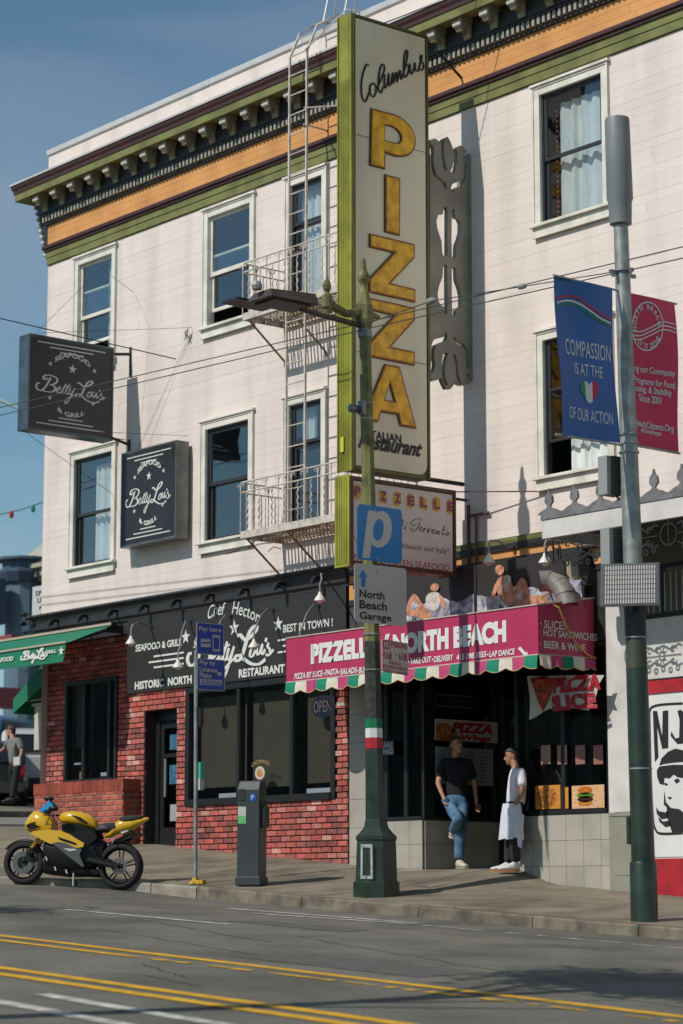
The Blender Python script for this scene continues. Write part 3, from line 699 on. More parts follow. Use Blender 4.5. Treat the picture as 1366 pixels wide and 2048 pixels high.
# sign board of the left shop
M_board = mat('charcoal_sign_board', (.022, .021, .022), .6, var=.1, vs_=1)
M_letter = mat('chalk_white_lettering', (.62, .64, .6), .7)
sb = thing('shop_sign', 'long charcoal board lettered in white script and small capitals above brick restaurant window', 'shop sign', (-2.8, -.05, 2.76))
b = MB(); b.box(-5.56, -.02, -.05, .028, 2.765, 3.945); part('board', b, M_board, sb, bevel=.004)
P = PY(-.052)
BETTY = [[(415, 650), (390, 700), (355, 760), (320, 800), (285, 822), (250, 815), (225, 785), (222, 750), (243, 722), (268, 730)],
         [(372, 655), (345, 675), (320, 665), (320, 640), (345, 620), (390, 616), (440, 628), (490, 655), (505, 690), (480, 725), (430, 745), (400, 748)], [(430, 745), (465, 770), (475, 805), (450, 835), (405, 845), (350, 835), (290, 822)],
         [(480, 832), (525, 815), (548, 790), (538, 775), (512, 785), (495, 815), (505, 850), (535, 852), (572, 832)], [(622, 735), (592, 790), (572, 840), (587, 862), (612, 842)], [(665, 737), (642, 785), (618, 835), (622, 866), (642, 868), (668, 848)],
         [(588, 775), (692, 768)], [(682, 790), (662, 840), (667, 873), (690, 870), (722, 820)], [(737, 790), (702, 870), (662, 950), (627, 1000), (608, 990), (620, 950), (662, 920), (722, 890), (785, 868)],
         [(770, 724), (800, 720), (830, 750), (868, 776), (930, 757), (975, 725), (973, 700), (940, 700), (900, 730), (868, 790), (840, 850), (808, 900), (772, 910), (747, 890), (767, 870), (802, 880), (850, 920), (920, 968), (1000, 990), (1067, 970)],
         [(942, 840), (912, 870), (905, 905), (930, 915), (958, 882), (955, 850), (942, 842), (978, 855)], [(992, 840), (975, 880), (985, 915), (1010, 900), (1036, 850), (1022, 900), (1040, 925), (1062, 895)],
         [(1076, 815), (1066, 842)], [(1100, 858), (1086, 880), (1110, 910), (1110, 940), (1085, 948), (1070, 932)], [(1106, 945), (1147, 920)]]
SX1 = PX(-5.5)                                                      # face of the projecting sign, photographed nearly square on
def norm(pts): return [SX1.px(40+x/6.83, 660+y/6.83) for x, y in pts]
BN = [norm(s) for s in BETTY]; bu0, bu1, bv0, bv1 = -2.05, -.46, 6.86, 8.39
BN = [[((u-bu0)/(bu1-bu0), (v-bv0)/(bv1-bv0)) for u, v in s] for s in BN]
def betty(mb, pl, u0, u1, v0, v1, wd_, w=.004, rot=0.):
    """the hand lettered name, scaled into a rectangle standing for the square sign face"""
    for k, s in enumerate(BN):
        pts = []
        for a, c in s:
            da, dc = a-.5, c-.5; pts.append((u0+(u1-u0)*(a), v0+(v1-v0)*(c+rot*da)))
        ribbon(mb, pl, pts, wd_*(1.25 if k in (0, 1, 2, 9) else .85), w, px=False, taper=True)
L = MB()
# the script: 'B' is hidden behind the blue parking signs in this view but painted all the same
nu = lambda x, y: ((SX1.px(40+x/6.83, 660+y/6.83)[0]-bu0)/(bu1-bu0), (SX1.px(40+x/6.83, 660+y/6.83)[1]-bv0)/(bv1-bv0))
uA, uB = nu(217, 750)[0], nu(1145, 920)[0]; kx = (P.px(547, 1310)[0]-P.px(375, 1310)[0])/(uB-uA); ox = P.px(375, 1310)[0]-uA*kx
vA, vB_ = nu(608, 1000)[1], nu(950, 697)[1]; kz = (P.px(487, 1256)[1]-P.px(452, 1355)[1])/(vB_-vA); oz = P.px(452, 1355)[1]-vA*kz
betty(L, P, ox, ox+kx, oz, oz+kz, .06, .003)
for s, x0, yb, x1, yt, sh, bd in (('SEAFOOD & GRILL', 271.5, 1304, 364, 1289, 0, .03), ('HISTORIC  NORTH', 270, 1380, 384, 1363, 0, .04), ('BEST IN TOWN !', 567, 1266, 666, 1249, 0, .02), ('RESTAURANT', 478, 1356, 570, 1338, 0, .04)):
    a = P.px(x0, yb); c = P.px(x1, yb-(x1-x0)*.12); h = (P.px(x0, yt)[1]-a[1]); letters(L, P, s, a[0], c[0], a[1], a[1]+h*.95, w=.006, bold=bd, shear=sh)
for s, x0, yb, x1, yt in (('Chef', 416, 1240, 452, 1222), ('Hector', 464, 1228, 520, 1212)):
    a = P.px(x0, yb); c = P.px(x1, yt); h = .2; letters(L, P, s, a[0], c[0], a[1], a[1]+.2, w=.006, bold=.005, shear=.35, bend=.03, slope=.03 if s == 'Chef' else -.22)
for x, y, r in ((372, 1274, .12), (469, 1256, .13), (557, 1248, .12)): q = P.px(x, y); star(L, P, *q, r, .006)
for x0, y0, x1, y1 in ((308, 1313, 368, 1306), (298, 1325, 368, 1317), (308, 1335, 368, 1327), (556, 1281, 572, 1281), (566, 1292, 572, 1292), (556, 1305, 572, 1304)):
    a = P.px(x0, y0); c = P.px(x1, y1); ribbon(L, P, [a, (c[0], a[1])], .028, .006, px=False)
part('lettering', L, M_letter, sb)
# ------------------------------------------------------------------ tiled pizzeria front
M_tile = mat('terrazzo_tile', (.40, .375, .32), .45, var=.1, vs_=60, obj=.1, dirt=.15, ds=2)
M_tjoint = mat('tile_joint', (.16, .15, .13), .9)
def tiles(pl, u0, u1, v0, v1, ground, wt=.31, ht=.325):
    u = u0
    while u < u1-.02:
        ue = min(u+wt, u1); v = v1
        while v > ground(u)-.02:
            vb = max(v-ht, ground(u)-.15); m = MB(); g = .0025; uc, vc = (u+ue)/2, (v+vb)/2
            P0 = [pl.at(a, c, w) for w in (0, .02) for a, c in ((u+g, vb+g), (ue-g, vb+g), (ue-g, v-g), (u+g, v-g))]
            m.add(P0, [(4, 5, 6, 7), (0, 1, 5, 4), (1, 2, 6, 5), (2, 3, 7, 6), (3, 0, 4, 7)]); part('tile', m, M_tile, bl, bevel=0); v = vb
            if vb <= ground(u)-.1: break
        u = ue
gy = lambda x: zs(x, 0)
tiles(PY(-.0), .02, .38, -.5, 2.9, gy, .36, .4)                  # slim pier at the brick
tiles(PY(0), .38, 1.58, -.5, .575, gy); tiles(PX(1.575), .02, 1.4, -.5, .575, lambda u: zs(1.6, u))
tiles(PY(0), 3.42, 5.13, -.6, .575, gy)
# side of the right hand stall riser inside the doorway, faces -X
tiles(Pl((3.42, 0, 0), (0, -1, 0), (0, 0, 1)), -1.4, -.02, -.6, .575, lambda u: zs(3.4, -u))
b = MB(); b.box(.02, 1.572, .001, .1, -.6, .57); b.box(3.425, 5.13, .001, .1, -.7, .57); b.box(.02, .38, .001, .1, .57, 2.9); b.box(1.45, 1.572, .1, 1.4, -.4, .57); b.box(3.425, 3.55, .1, 1.4, -.6, .57)
part('tile_bed', b, M_tjoint, bl)
pf = bl
f1 = shopwin(bl, .38, 1.6, .58, 2.75, .0, [.78, 1.2], .05, ledge=True)
f2 = shopwin(bl, 3.40, 5.13, .58, 2.75, .0, [4.28], .06)
# window in the recess wall: faces +X
def xwin(x, y0, y1, z0, z1, s, parent):
    b = MB(); fw = .06; q = lambda a, c: (min(a, c), max(a, c))
    X = q(x, x-s*.1)
    b.box(*X, y0, y0+fw, z0, z1); b.box(*X, y1-fw, y1, z0, z1); b.box(*X, y0+fw, y1-fw, z0, z0+fw); b.box(*X, y0+fw, y1-fw, z1-fw, z1)
    f = part('shop_window', b, M_frame, parent, bevel=.004); g = MB(); xg = x-s*.05
    vs = [(xg, y0+fw, z0+fw), (xg, y1-fw, z0+fw), (xg, y1-fw, z1-fw), (xg, y0+fw, z1-fw)]
    g.add(vs if s > 0 else vs[::-1], [(0, 1, 2, 3)]); part('pane', g.mesh('pane', G_shop, recalc=False), None, f); return f
f3 = xwin(1.6, .145, 1.4, .58, 2.75, 1, bl); f4 = xwin(3.40, .145, 1.4, .58, 2.75, -1, bl)
b = MB(); b.box(1.6, 1.72, 1.4, 1.5, -.1, 2.75); b.box(3.3, 3.4, 1.4, 1.5, -.3, 2.75); b.box(1.72, 3.3, 1.4, 1.5, 2.2, 2.26); b.box(1.72, 3.3, 1.4, 1.5, 2.68, 2.75); b.box(2.46, 2.54, 1.41, 1.5, -.2, 2.2)
d2 = part('door_frame', b, M_frame, bl, bevel=.004)
g = MB(); g.quad((1.72, 1.45, -.1), (3.3, 1.45, -.2), (3.3, 1.45, 2.2), (1.72, 1.45, 2.2)); g.quad((1.72, 1.45, 2.26), (3.3, 1.45, 2.26), (3.3, 1.45, 2.68), (1.72, 1.45, 2.68)); part('pane', g.mesh('pane', G_shop, recalc=False), None, d2)
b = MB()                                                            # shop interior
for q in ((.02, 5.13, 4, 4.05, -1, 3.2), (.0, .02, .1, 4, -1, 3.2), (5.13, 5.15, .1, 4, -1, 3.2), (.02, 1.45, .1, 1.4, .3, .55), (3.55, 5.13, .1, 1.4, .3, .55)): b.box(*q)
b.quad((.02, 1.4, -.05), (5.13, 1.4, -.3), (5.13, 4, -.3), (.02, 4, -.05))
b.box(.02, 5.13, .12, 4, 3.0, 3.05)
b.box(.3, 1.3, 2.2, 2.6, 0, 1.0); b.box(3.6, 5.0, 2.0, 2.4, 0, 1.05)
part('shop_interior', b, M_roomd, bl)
b = MB(); b.box(1.62, 3.38, .02, 1.4, 2.76, 2.8); b.box(.02, 5.15, -.02, .1, 2.76, 3.2); part('recess_ceiling', b, M_roomd, bl)
# fascia over the pizzeria
b = MB(); b.box(.02, 5.25, -.035, .02, 4.19, 4.265); part('green_band', b, M_green, bl)
b = MB(); b.box(.02, 5.25, -.05, .02, 4.10, 4.188); b.box(.02, 5.25, -.03, .02, 3.66, 3.74); part('black_moulding', b, M_black, bl)
x = .02
for L_ in (1.8, 1.6, 1.83): box('frieze_board', M_orange, bl, x, x+L_-.004, -.02, .02, 3.742, 4.098); x += L_
b = MB(); b.tube([(.1, -.06, 3.97), (5.2, -.06, 3.97)], .025, 8); part('conduit', b, M_black, bl)
b = MB(); b.box(.02, 5.25, -.01, .02, 3.1, 3.658); part('fascia_board', b, mat('dark_grey_fascia', (.055, .055, .057), .6, var=.2), bl)
# right hand shop: plaster pier, dado, white wall
M_plas = mat('white_plaster', (.62, .60, .57), .8, var=.06, vs_=2, bump=.2, bs=15, dirt=.15, ds=2.5)
M_dado = mat('sage_grey_dado_paint', (.25, .25, .2), .6, var=.08)
M_crim = mat('crimson_wall_paint', (.38, .012, .02), .6, var=.12, dirt=.2, ds=3)
b = MB(); b.box(5.135, 5.25, -.04, .02, .57, 3.6); b.box(5.25, 5.62, -.06, .02, .58, 3.6); part('pier', b, M_plas, bl, bevel=.006)
b = MB(); b.box(5.135, 5.66, -.055, .02, .53, .58); b.box(5.135, 5.66, -.045, .02, -.6, .528); b.box(5.22, 5.58, -.052, -.044, -.2, .44); part('dado', b, M_dado, bl, bevel=.004)
b = MB(); b.box(5.66, 9.5, -.02, .02, 2.2, 3.0); part('wall_panel', b, M_plas, bl)
b = MB(); b.box(5.66, 9.5, -.035, .02, 2.02, 2.18); part('red_band', b, M_crim, bl)
b = MB(); b.box(5.66, 9.5, -.03, .02, -1, -.0); part('red_plinth', b, M_crim, bl)
b = MB(); b.box(5.66, 9.5, -.04, .02, 2.182, 2.2); part('black_moulding', b, M_black, bl)
b = MB(); b.box(5.66, 9.5, -.01, .02, .0, 2.02); part('wall_panel', b, M_plas, bl)
for x0 in (9.5,):
    b = MB(); b.box(x0, XR, -.01, .02, -1.2, 4.1); part('wall_panel', b, M_plas, bl)
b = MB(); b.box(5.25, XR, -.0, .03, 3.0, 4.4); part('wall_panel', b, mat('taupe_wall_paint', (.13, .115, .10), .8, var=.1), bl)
# shuttered upper window of the right shop
fs_ = shopwin(bl, 5.66, 6.7, 2.95, 3.62, -.02, [6.1], .05)
for x0 in (6.72,):
    b = MB(); b.box(x0, x0+.5, -.05, -.003, 2.9, 3.7); 
    for i in range(12): b.box(x0+.05, x0+.45, -.065, -.051, 2.96+i*.058, 2.98+i*.058)
    part('shutter', b, mat('brown_grey_shutter', (.09, .08, .07), .7), bl)
b = MB()
for i in range(5): x = 5.8+i*.19; b.tube([(x, -.06, 3.5), (x, -.06, 3.02), (x+.1, -.06, 3.02), (x+.1, -.06, 3.5)], .009, 5)
part('window_grille', b, mat('pale_iron', (.4, .4, .38), .5), bl)

b = MB()                                                            # split and lifting paint under the lower windows
for pts in ([(402, 1112), (425, 1104), (440, 1098), (452, 1096)], [(436, 1100), (446, 1094), (452, 1099)], [(495, 1096), (520, 1088), (545, 1085)], [(536, 1103), (548, 1094), (562, 1098)], [(452, 1108), (480, 1100)]): ribbon(b, PY(-.0025), pts, .018, .001)
part('paint_cracks', b, mat('bare_cracked_wood', (.22, .17, .13), .9), bl, kind='stuff')
# ------------------------------------------------------------------ projecting signs
M_white_face = mat('aged_white_sign_face', (.82, .74, .54), .35, var=.05, vs_=1, dirt=.18, ds=1.4, streak=True)
M_oldgold = mat('amber_letter_paint', (.88, .47, .03), .5, var=.32, vs_=7)
M_outline = mat('dark_letter_outline', (.035, .018, .008), .6)
M_lime = mat('chartreuse_sign_metal', (.30, .31, .035), .45, var=.28, vs_=2.5, dirt=.3, ds=3, streak=True)
M_signfr = mat('dark_olive_sign_frame', (.12, .12, .035), .5, var=.2)
M_brass = mat('weathered_grey_olive_sheet', (.27, .255, .205), .5, metal=.1, var=.2, vs_=2, dirt=.2)
M_ink = mat('black_sign_ink', (.018, .018, .016), .6)
ps = thing('pizza_sign', 'tall vertical blade sign reading Columbus PIZZA Italian Restaurant with cut-out fork and spoon panel', 'sign', (2.5, -.8, 4.9))
XF = 2.66; F = PX(XF)
(uN, vT) = F.px(710, 26); uW = F.px(858, 74)[0]; vB = F.px(706.5, 936)[1]
uN, uW, vT, vB = -2.13, -.79, 11.29, 5.06
b = MB(); b.box(2.37, XF-.02, uN, uW, vB, vT); part('cabinet', b, M_signfr, ps, bevel=.006)
r = .14; face = [(uN+.045, vT-.05), (uN+.045, vB+.05), (uW-.05-r, vB+.05)]+[(uW-.05-r+r*math.sin(a), vB+.05+r-r*math.cos(a)) for a in (.4, .8, 1.2, 1.571)]+[(uW-.05, vT-.05)]
b = MB(); plate(b, F, [face], .012, -.019, px=False); part('sign_face', b, M_white_face, ps)
b = MB()
for q in ((uN, uN+.03, vB, vT), (uW-.035, uW, vB, vT), (uN+.03, uW-.035, vT-.03, vT)): b.box(XF-.02, XF+.004, *q)
part('rim', b, M_signfr, ps)
b = MB()                                                            # folded metal street edge
b.box(2.355, XF-.01, uN-.012, uN-.001, vB-.02, vT+.02)
for k in range(7): x = 2.385+k*.037; b.tube([(x, uN-.016, vB), (x, uN-.016, vT-.9)], .009, 5)
b.box(2.352, 2.372, uN-.03, uN-.0, vB-.02, vT+.02); b.box(XF-.028, XF-.008, uN-.03, uN, vB-.02, vT+.02)
part('fluted_edge', b, M_lime, ps)
b = MB(); b.box(2.43, 2.5, uN-.04, uN-.028, 5.3, 5.5); part('inspection_sticker', b, mat('yellow_sticker', (.55, .5, .03), .5), ps)
for z in (6.63, 9.6):
    b = MB(); b.box(XF-.004, XF-.001, uN+.05, uW-.06, z, z+.006); part('panel_seam', b, M_outline, ps)
Z2 = lambda pts: zm(pts, 690, 80, 5.12); Z3 = lambda pts: zm(pts, 690, 460, 4.094)
LT = {'P': [Z2([(265, 708), (380, 738), (500, 770), (560, 795), (610, 838), (660, 890), (695, 950), (712, 1020), (710, 1070), (698, 1115), (672, 1155), (635, 1182), (570, 1192), (520, 1190), (480, 1178), (402, 1150), (400, 1318), (253, 1280)]), Z2([(400, 872), (440, 876), (475, 886), (515, 908), (545, 940), (565, 975), (572, 1005), (565, 1040), (548, 1058), (520, 1062), (470, 1050), (398, 1035)])],
      'I': [Z2([(408, 1385), (553, 1422), (550, 1998), (408, 1962)])],
      'Z': [Z3([(201, 35), (562, 122), (562, 225), (358, 440), (567, 490), (567, 588), (196, 506), (196, 402), (400, 185), (200, 137)])],
      'Zb': [Z3([(198, 562), (562, 642), (562, 738), (358, 962), (562, 1003), (562, 1105), (196, 1032), (196, 925), (405, 700), (198, 650)])],
      'A': [Z3([(325, 1103), (440, 1127), (575, 1620), (452, 1600), (430, 1508), (290, 1485), (262, 1568), (143, 1543)]), Z3([(362, 1250), (318, 1392), (405, 1410)])]}
def grow(pl, poly, d):
    P_ = [Vector(pl.px(*q)) for q in poly]; n = len(P_); A = sum(P_[i].x*P_[(i+1) % n].y-P_[(i+1) % n].x*P_[i].y for i in range(n)); s = 1 if A > 0 else -1; out = []
    for i in range(n):
        a = (P_[i]-P_[i-1]).normalized(); c = (P_[(i+1) % n]-P_[i]).normalized(); na = Vector((a.y, -a.x))*s; nc = Vector((c.y, -c.x))*s; m = (na+nc)
        m = m/max(.35, m.length_squared)*2*d if m.length > 1e-3 else na*d
        out.append(tuple(P_[i]+m*.5*1.0))
    return out
for k, pp in LT.items():
    b = MB(); plate(b, F, [grow(F, pp[0], .018)]+[grow(F, p, -.012) for p in pp[1:]], .02, -.006, px=False); part('letter_outline', b, M_outline, ps)
    b = MB(); plate(b, F, pp, .02, -.001); L_ = part('letter', b, mat('burnt_orange_letter_edge', (.46, .15, .008), .5, var=.3, vs_=9), ps)
    b = MB(); plate(b, F, [grow(F, pp[0], -.042)]+[grow(F, p, .03) for p in pp[1:]], .006, .0185, px=False); part('letter_face', b, M_oldgold, L_)
b = MB()
COLU = [[(250, 262), (225, 250), (197, 300), (172, 400), (166, 500), (177, 590), (207, 632), (240, 560), (262, 500)], [(292, 440), (258, 470), (256, 540), (285, 582), (314, 545), (316, 475), (292, 440)], [(325, 500), (362, 420), (402, 310), (395, 252), (366, 272), (346, 380), (341, 500), (365, 540), (392, 480)],
        [(408, 350), (402, 430), (407, 492), (432, 450), (448, 340), (447, 430), (457, 478)], [(470, 460), (490, 335), (494, 390), (492, 445), (526, 330), (531, 380), (531, 430), (562, 310), (566, 360), (574, 408)],
        [(580, 395), (622, 250), (642, 130), (625, 110), (606, 180), (601, 300), (607, 380), (641, 350), (652, 280), (632, 250)], [(665, 240), (666, 300), (677, 350), (702, 310), (716, 230), (716, 290), (732, 325)], [(747, 325), (788, 170), (776, 165), (771, 200), (801, 240), (801, 290), (771, 312)]]
for s in COLU: ribbon(b, F, Z2(s), .028, .0015, taper=True)
lrow(b, F, 'ITALIAN', 738, 803, 803, 887, 870, w=.0015, bold=.02)
lrow(b, F, 'Restaurant', 716, 845, 845, 915, 884, w=.0015, bold=.035, shear=.45)
part('lettering', b, M_ink, ps)
# cut-out fork and spoon panel between sign and wall
Z4 = lambda pts: zm(pts, 850, 200, 6.826); Z5 = lambda pts: zm(pts, 850, 400, 5.12)
outer = Z4([(64, 545), (90, 538), (135, 525), (175, 545), (208, 600), (232, 560), (262, 522), (285, 532), (310, 500), (340, 550), (365, 610), (384, 675), (415, 652), (450, 642), (488, 620), (535, 648), (575, 700), (540, 728), (517, 775), (522, 830), (540, 858), (600, 805), (645, 800), (652, 1200)])+Z5([(500, 1000), (502, 1805), (470, 1795), (445, 1770), (418, 1748), (418, 1775), (432, 1815), (462, 1850), (440, 1885), (390, 1900), (350, 1890), (325, 1868), (308, 1852), (295, 1895), (262, 1935), (245, 1918), (222, 1938), (195, 1890), (167, 1822), (120, 1845), (85, 1852), (56, 1825)])+Z5([(50, 1400), (50, 600)])
holes = [Z4([(70, 600), (92, 596), (118, 640), (125, 720), (115, 820), (130, 930), (160, 1020), (230, 1080), (285, 1130), (300, 1200), (288, 1242), (262, 1185), (235, 1130), (160, 1078), (112, 1020), (86, 930), (80, 780), (66, 715)]),
         Z4([(222, 640), (240, 560), (262, 548), (260, 640), (268, 760), (285, 880), (305, 960), (285, 972), (255, 940), (230, 850), (220, 730)]),
         Z4([(396, 690), (420, 665), (440, 700), (443, 780), (438, 860), (415, 970), (390, 1008), (350, 975), (378, 910), (395, 830)]),
         Z4([(542, 870), (560, 875), (566, 980), (555, 1080), (525, 1158), (500, 1180), (440, 1188), (402, 1212), (378, 1265), (356, 1200), (372, 1150), (440, 1120), (505, 1098), (535, 1040), (541, 930)]),
         Z5([(188, 110), (200, 72), (220, 70), (232, 100), (232, 560), (215, 578), (190, 570), (177, 540), (170, 420), (130, 300), (118, 220), (135, 155), (160, 135), (186, 143)]),
         Z5([(275, 105), (290, 85), (308, 105), (312, 180), (345, 192), (370, 240), (372, 310), (345, 400), (322, 460), (318, 580), (300, 598), (276, 580), (272, 400)]),
         Z5([(192, 672), (205, 655), (228, 672), (232, 1150), (225, 1175), (205, 1170), (193, 1088), (165, 1080), (137, 1030), (130, 960), (145, 880), (180, 790), (186, 700)]),
         Z5([(274, 692), (295, 680), (320, 700), (325, 820), (355, 900), (378, 1000), (372, 1080), (345, 1112), (320, 1125), (318, 1180), (300, 1192), (280, 1180), (275, 1000)]),
         Z5([(70, 1478), (90, 1430), (140, 1415), (188, 1404), (205, 1365), (224, 1352), (230, 1400), (213, 1440), (160, 1460), (112, 1482), (92, 1560), (105, 1680), (95, 1740), (68, 1778), (58, 1740), (66, 1600)]),
         Z5([(288, 1368), (302, 1400), (332, 1440), (400, 1475), (433, 1540), (440, 1640), (452, 1720), (440, 1745), (425, 1690), (428, 1560), (398, 1512), (330, 1472), (296, 1425)]),
         Z5([(190, 1575), (215, 1560), (235, 1572), (215, 1640), (205, 1740), (212, 1830), (234, 1890), (214, 1905), (185, 1850), (173, 1780), (176, 1640)]),
         Z5([(285, 1580), (308, 1578), (333, 1650), (343, 1760), (362, 1845), (375, 1885), (345, 1875), (320, 1830), (313, 1700), (300, 1620)])]
F2 = PX(XF-.02)
b = MB(); plate(b, F2, [outer]+holes, .07, -.07); part('cutout_panel', b, M_brass, ps)
uR_ = F2.px(946, 600)[0]
b = MB(); b.box(2.4, 2.66, -.035, -.006, F2.px(945, 760)[1], 9.75); part('wall_flange', b, M_brass, ps)
b = MB(); b.tube([(2.5, -.9, 5.1), (2.5, -.05, 5.1)], .03, 6); b.tube([(2.5, -.5, 11.2), (2.5, -.02, 10.9)], .02, 6); b.tube([(2.55, -1.6, 11.28), (3.4, -.4, 11.9)], .008, 5); part('bracket', b, M_ink, ps)
# Pizzelle sign
pz = thing('pizzelle_sign', 'white projecting sign lettered Pizzelle Di Sorrento in a brown frame below the pizza sign', 'sign', (2.5, -1.2, 3.7))
M_wf2 = mat('warm_white_sign_face', (.68, .60, .55), .3, var=.04, dirt=.08)
M_brownfr = mat('brown_sign_frame', (.09, .035, .025), .5, var=.2)
G = PX(2.66); a0, z1_ = -2.19, 4.96; a1 = -.34; z0_ = 3.79
b = MB(); b.box(2.38, 2.64, a0, a1, z0_, z1_); part('cabinet', b, M_brownfr, pz, bevel=.006)
b = MB(); b.box(2.641, 2.652, a0+.06, a1-.05, z0_+.06, z1_-.06); part('sign_face', b, M_wf2, pz)
b = MB()
for q in ((a0, a0+.05, z0_, z1_), (a1-.04, a1, z0_, z1_), (a0+.05, a1-.04, z0_, z0_+.05), (a0+.05, a1-.04, z1_-.05, z1_)): b.box(2.64, 2.67, *q)
part('rim', b, M_brownfr, pz)
b = MB(); b.box(2.36, 2.66, a0-.015, a0-.002, z0_-.02, z1_+.02)
for k in range(5): x = 2.40+k*.05; b.tube([(x, a0-.018, z0_+.02), (x, a0-.018, z1_)], .011, 5)
part('fluted_edge', b, M_lime, pz)
E2 = PX(2.652); ZP = lambda pts: zm(pts, 680, 930, 5.254)
M_ytile = mat('yellow_letter_tile', (.62, .36, .01), .4); M_mag = mat('magenta_letter', (.26, .04, .11), .4)
T, Lm = MB(), MB()
shapes = [('P', 175, 280), ('I', 310, 290), ('Z', 450, 330), ('Z', 598, 355), ('E', 738, 378), ('L', 870, 395), ('L', 1008, 415), ('E', 1155, 440)]
for i, (c, x, y) in enumerate(shapes):
    d = [(-42, -50), (-10, -85), (40, -62), (45, 40), (10, 85), (-40, 55)] if i % 3 != 2 else [(-42, -75), (38, -45), (42, 80), (-42, 55)]
    T = MB(); Lm = MB(); plate(T, E2, [ZP([(x+p, y+q) for p, q in d])], .004, 0.); T = part('letter_tile', T, M_ytile, pz)
    lpx(Lm, E2, c, *ZP([(x-30, y+45)])[0], *ZP([(x+42, y-50)])[0], w=.006, bold=.06); part('letter', Lm, M_mag, T)
b = MB(); lrow(b, E2, '"A Taste of Northbeach and Italy"', 706, 898, 898, 1111, 1097, w=.002, bold=.0)
for s in [[(618, 575), (590, 565), (600, 600), (590, 670), (560, 680)], [(600, 575), (650, 570), (660, 610), (635, 660), (590, 672)], [(690, 640), (672, 672), (690, 665)], [(710, 610), (700, 616)], [(860, 585), (835, 562), (780, 575), (745, 610), (765, 640), (800, 625)], [(840, 600), (815, 660), (770, 695), (742, 675), (770, 660)],
          [(850, 650), (830, 680), (845, 695), (862, 665), (850, 650)], [(885, 660), (872, 705), (892, 670), (915, 668)], [(930, 668), (918, 712), (940, 680), (962, 676)], [(965, 700), (990, 690), (985, 675), (965, 700), (975, 722), (1000, 712)], [(1015, 690), (1005, 725), (1030, 695), (1040, 700), (1030, 730), (1050, 720)], [(1100, 640), (1070, 720), (1085, 735), (1105, 715)], [(1070, 680), (1120, 688)], [(1130, 705), (1115, 730), (1125, 742), (1145, 718), (1130, 705)]]:
    ribbon(b, E2, ZP(s), .013, .002, taper=True)
part('lettering', b, M_ink, pz)
b = MB(); lrow(b, E2, 'PASTA-CHICKEN-SEAFOOD', 706, 898, 898, 1143, 1130, w=.002, bold=.0); part('red_lettering', b, mat('crimson_lettering', (.3, .012, .04), .5), pz)
b = MB()
for z in (4.88, 3.9): b.tube([(2.52, -.36, z), (2.52, -.01, z)], .02, 6)
b.tube([(2.6, -.05, 3.6), (2.6, -.05, 4.8)], .025, 6); b.tube([(2.62, -.34, 4.95), (2.62+1.52, -.03, 4.79)], .009, 5); b.tube([(2.6, -.05, 4.65), (3.0, -.05, 4.65)], .02, 6); b.tube([(2.75, -.05, 4.65), (2.75, -.05, 3.6)], .018, 6)
part('bracket', b, mat('rusty_brown_iron', (.10, .055, .04), .6, var=.3), pz)
# two square restaurant signs
def betty_sign(lab, pl, u0, u1, v0, v1, th, mfr):
    c = pl.at((u0+u1)/2, v0, -th/2); t = thing('restaurant_sign', lab, 'sign', tuple(c), group='square black restaurant signs')
    q = MB(); plate(q, pl, [[(u0, v0), (u1, v0), (u1, v1), (u0, v1)]], th-.012, -th, px=False); part('cabinet', q, mfr, t, bevel=.006)
    q = MB(); e = .045; plate(q, pl, [[(u0+e, v0+e), (u1-e, v0+e), (u1-e, v1-e), (u0+e, v1-e)]], .006, -.012, px=False); part('sign_face', q, mat('black_sign_face', (.022, .022, .025), .4, var=.1), t)
    q = MB()
    for a, b_, c_, d_ in ((u0, u0+.03, v0, v1), (u1-.03, u1, v0, v1), (u0+.03, u1-.03, v0, v0+.03), (u0+.03, u1-.03, v1-.03, v1)): plate(q, pl, [[(a, c_), (b_, c_), (b_, d_), (a, d_)]], .012, -.012, px=False)
    part('rim', q, mfr, t)
    U = lambda a: lerp(u0, u1, a); V = lambda a: lerp(v0, v1, a); W = u1-u0; q = MB(); f = pl.off(-.006)
    betty(q, f, u0, u1, v0, v1, .024*W/1.6, .002)
    letters(q, f, 'SEAFOOD', U(.30), U(.72), V(.735), V(.79), w=.002, bold=.03, bend=.075*W); letters(q, f, '& GRILL', U(.34), U(.66), V(.235), V(.285), w=.002, bold=.03, bend=-.05*W)
    for a, c_, r_ in ((.25, .715, .028), (.51, .695, .05), (.77, .715, .028), (.25, .36, .028), (.76, .365, .028)): star(q, f, U(a), V(c_), r_*W, .002)
    for a, b_, c_ in ((.1, .9, .93), (.24, .76, .89), (.36, .64, .85), (.36, .64, .16), (.24, .76, .12), (.1, .9, .08)): ribbon(q, f, [(U(a), V(c_)), (U(b_), V(c_))], .011*W, .002, px=False)
    part('lettering', q, M_letter, t); return t
M_blufr = mat('slate_blue_sign_metal', (.085, .12, .15), .4, metal=.4, var=.25, vs_=3, dirt=.3, ds=4)
bs1 = betty_sign('square black seafood and grill sign projecting from the building corner, upper left one', PX(-5.5), -2.05, -.43, 6.85, 8.40, .3, M_blufr)
b = MB(); b.tube([(-5.65, -.43, 8.32), (-5.65, -.01, 8.38)], .025, 6); b.tube([(-5.65, -.43, 6.95), (-5.65, -.01, 6.86)], .025, 6); b.box(-5.68, -5.62, -.012, -.006, 8.0, 8.5); b.box(-5.68, -5.62, -.012, -.006, 6.6, 6.95)
b.tube([(-5.65, -1.9, 8.4), (-5.2, -.9, 9.6), (-5.55, -.02, 9.4)], .004, 4); b.tube([(-5.5, -1.9, 8.42), (-3.9, -.03, 8.5)], .004, 4); b.tube([(-5.5, -1.9, 6.86), (-3.95, -.03, 6.75)], .004, 4); b.tube([(-5.7, -2.0, 6.85), (-6.1, -.02, 6.1)], .004, 4)
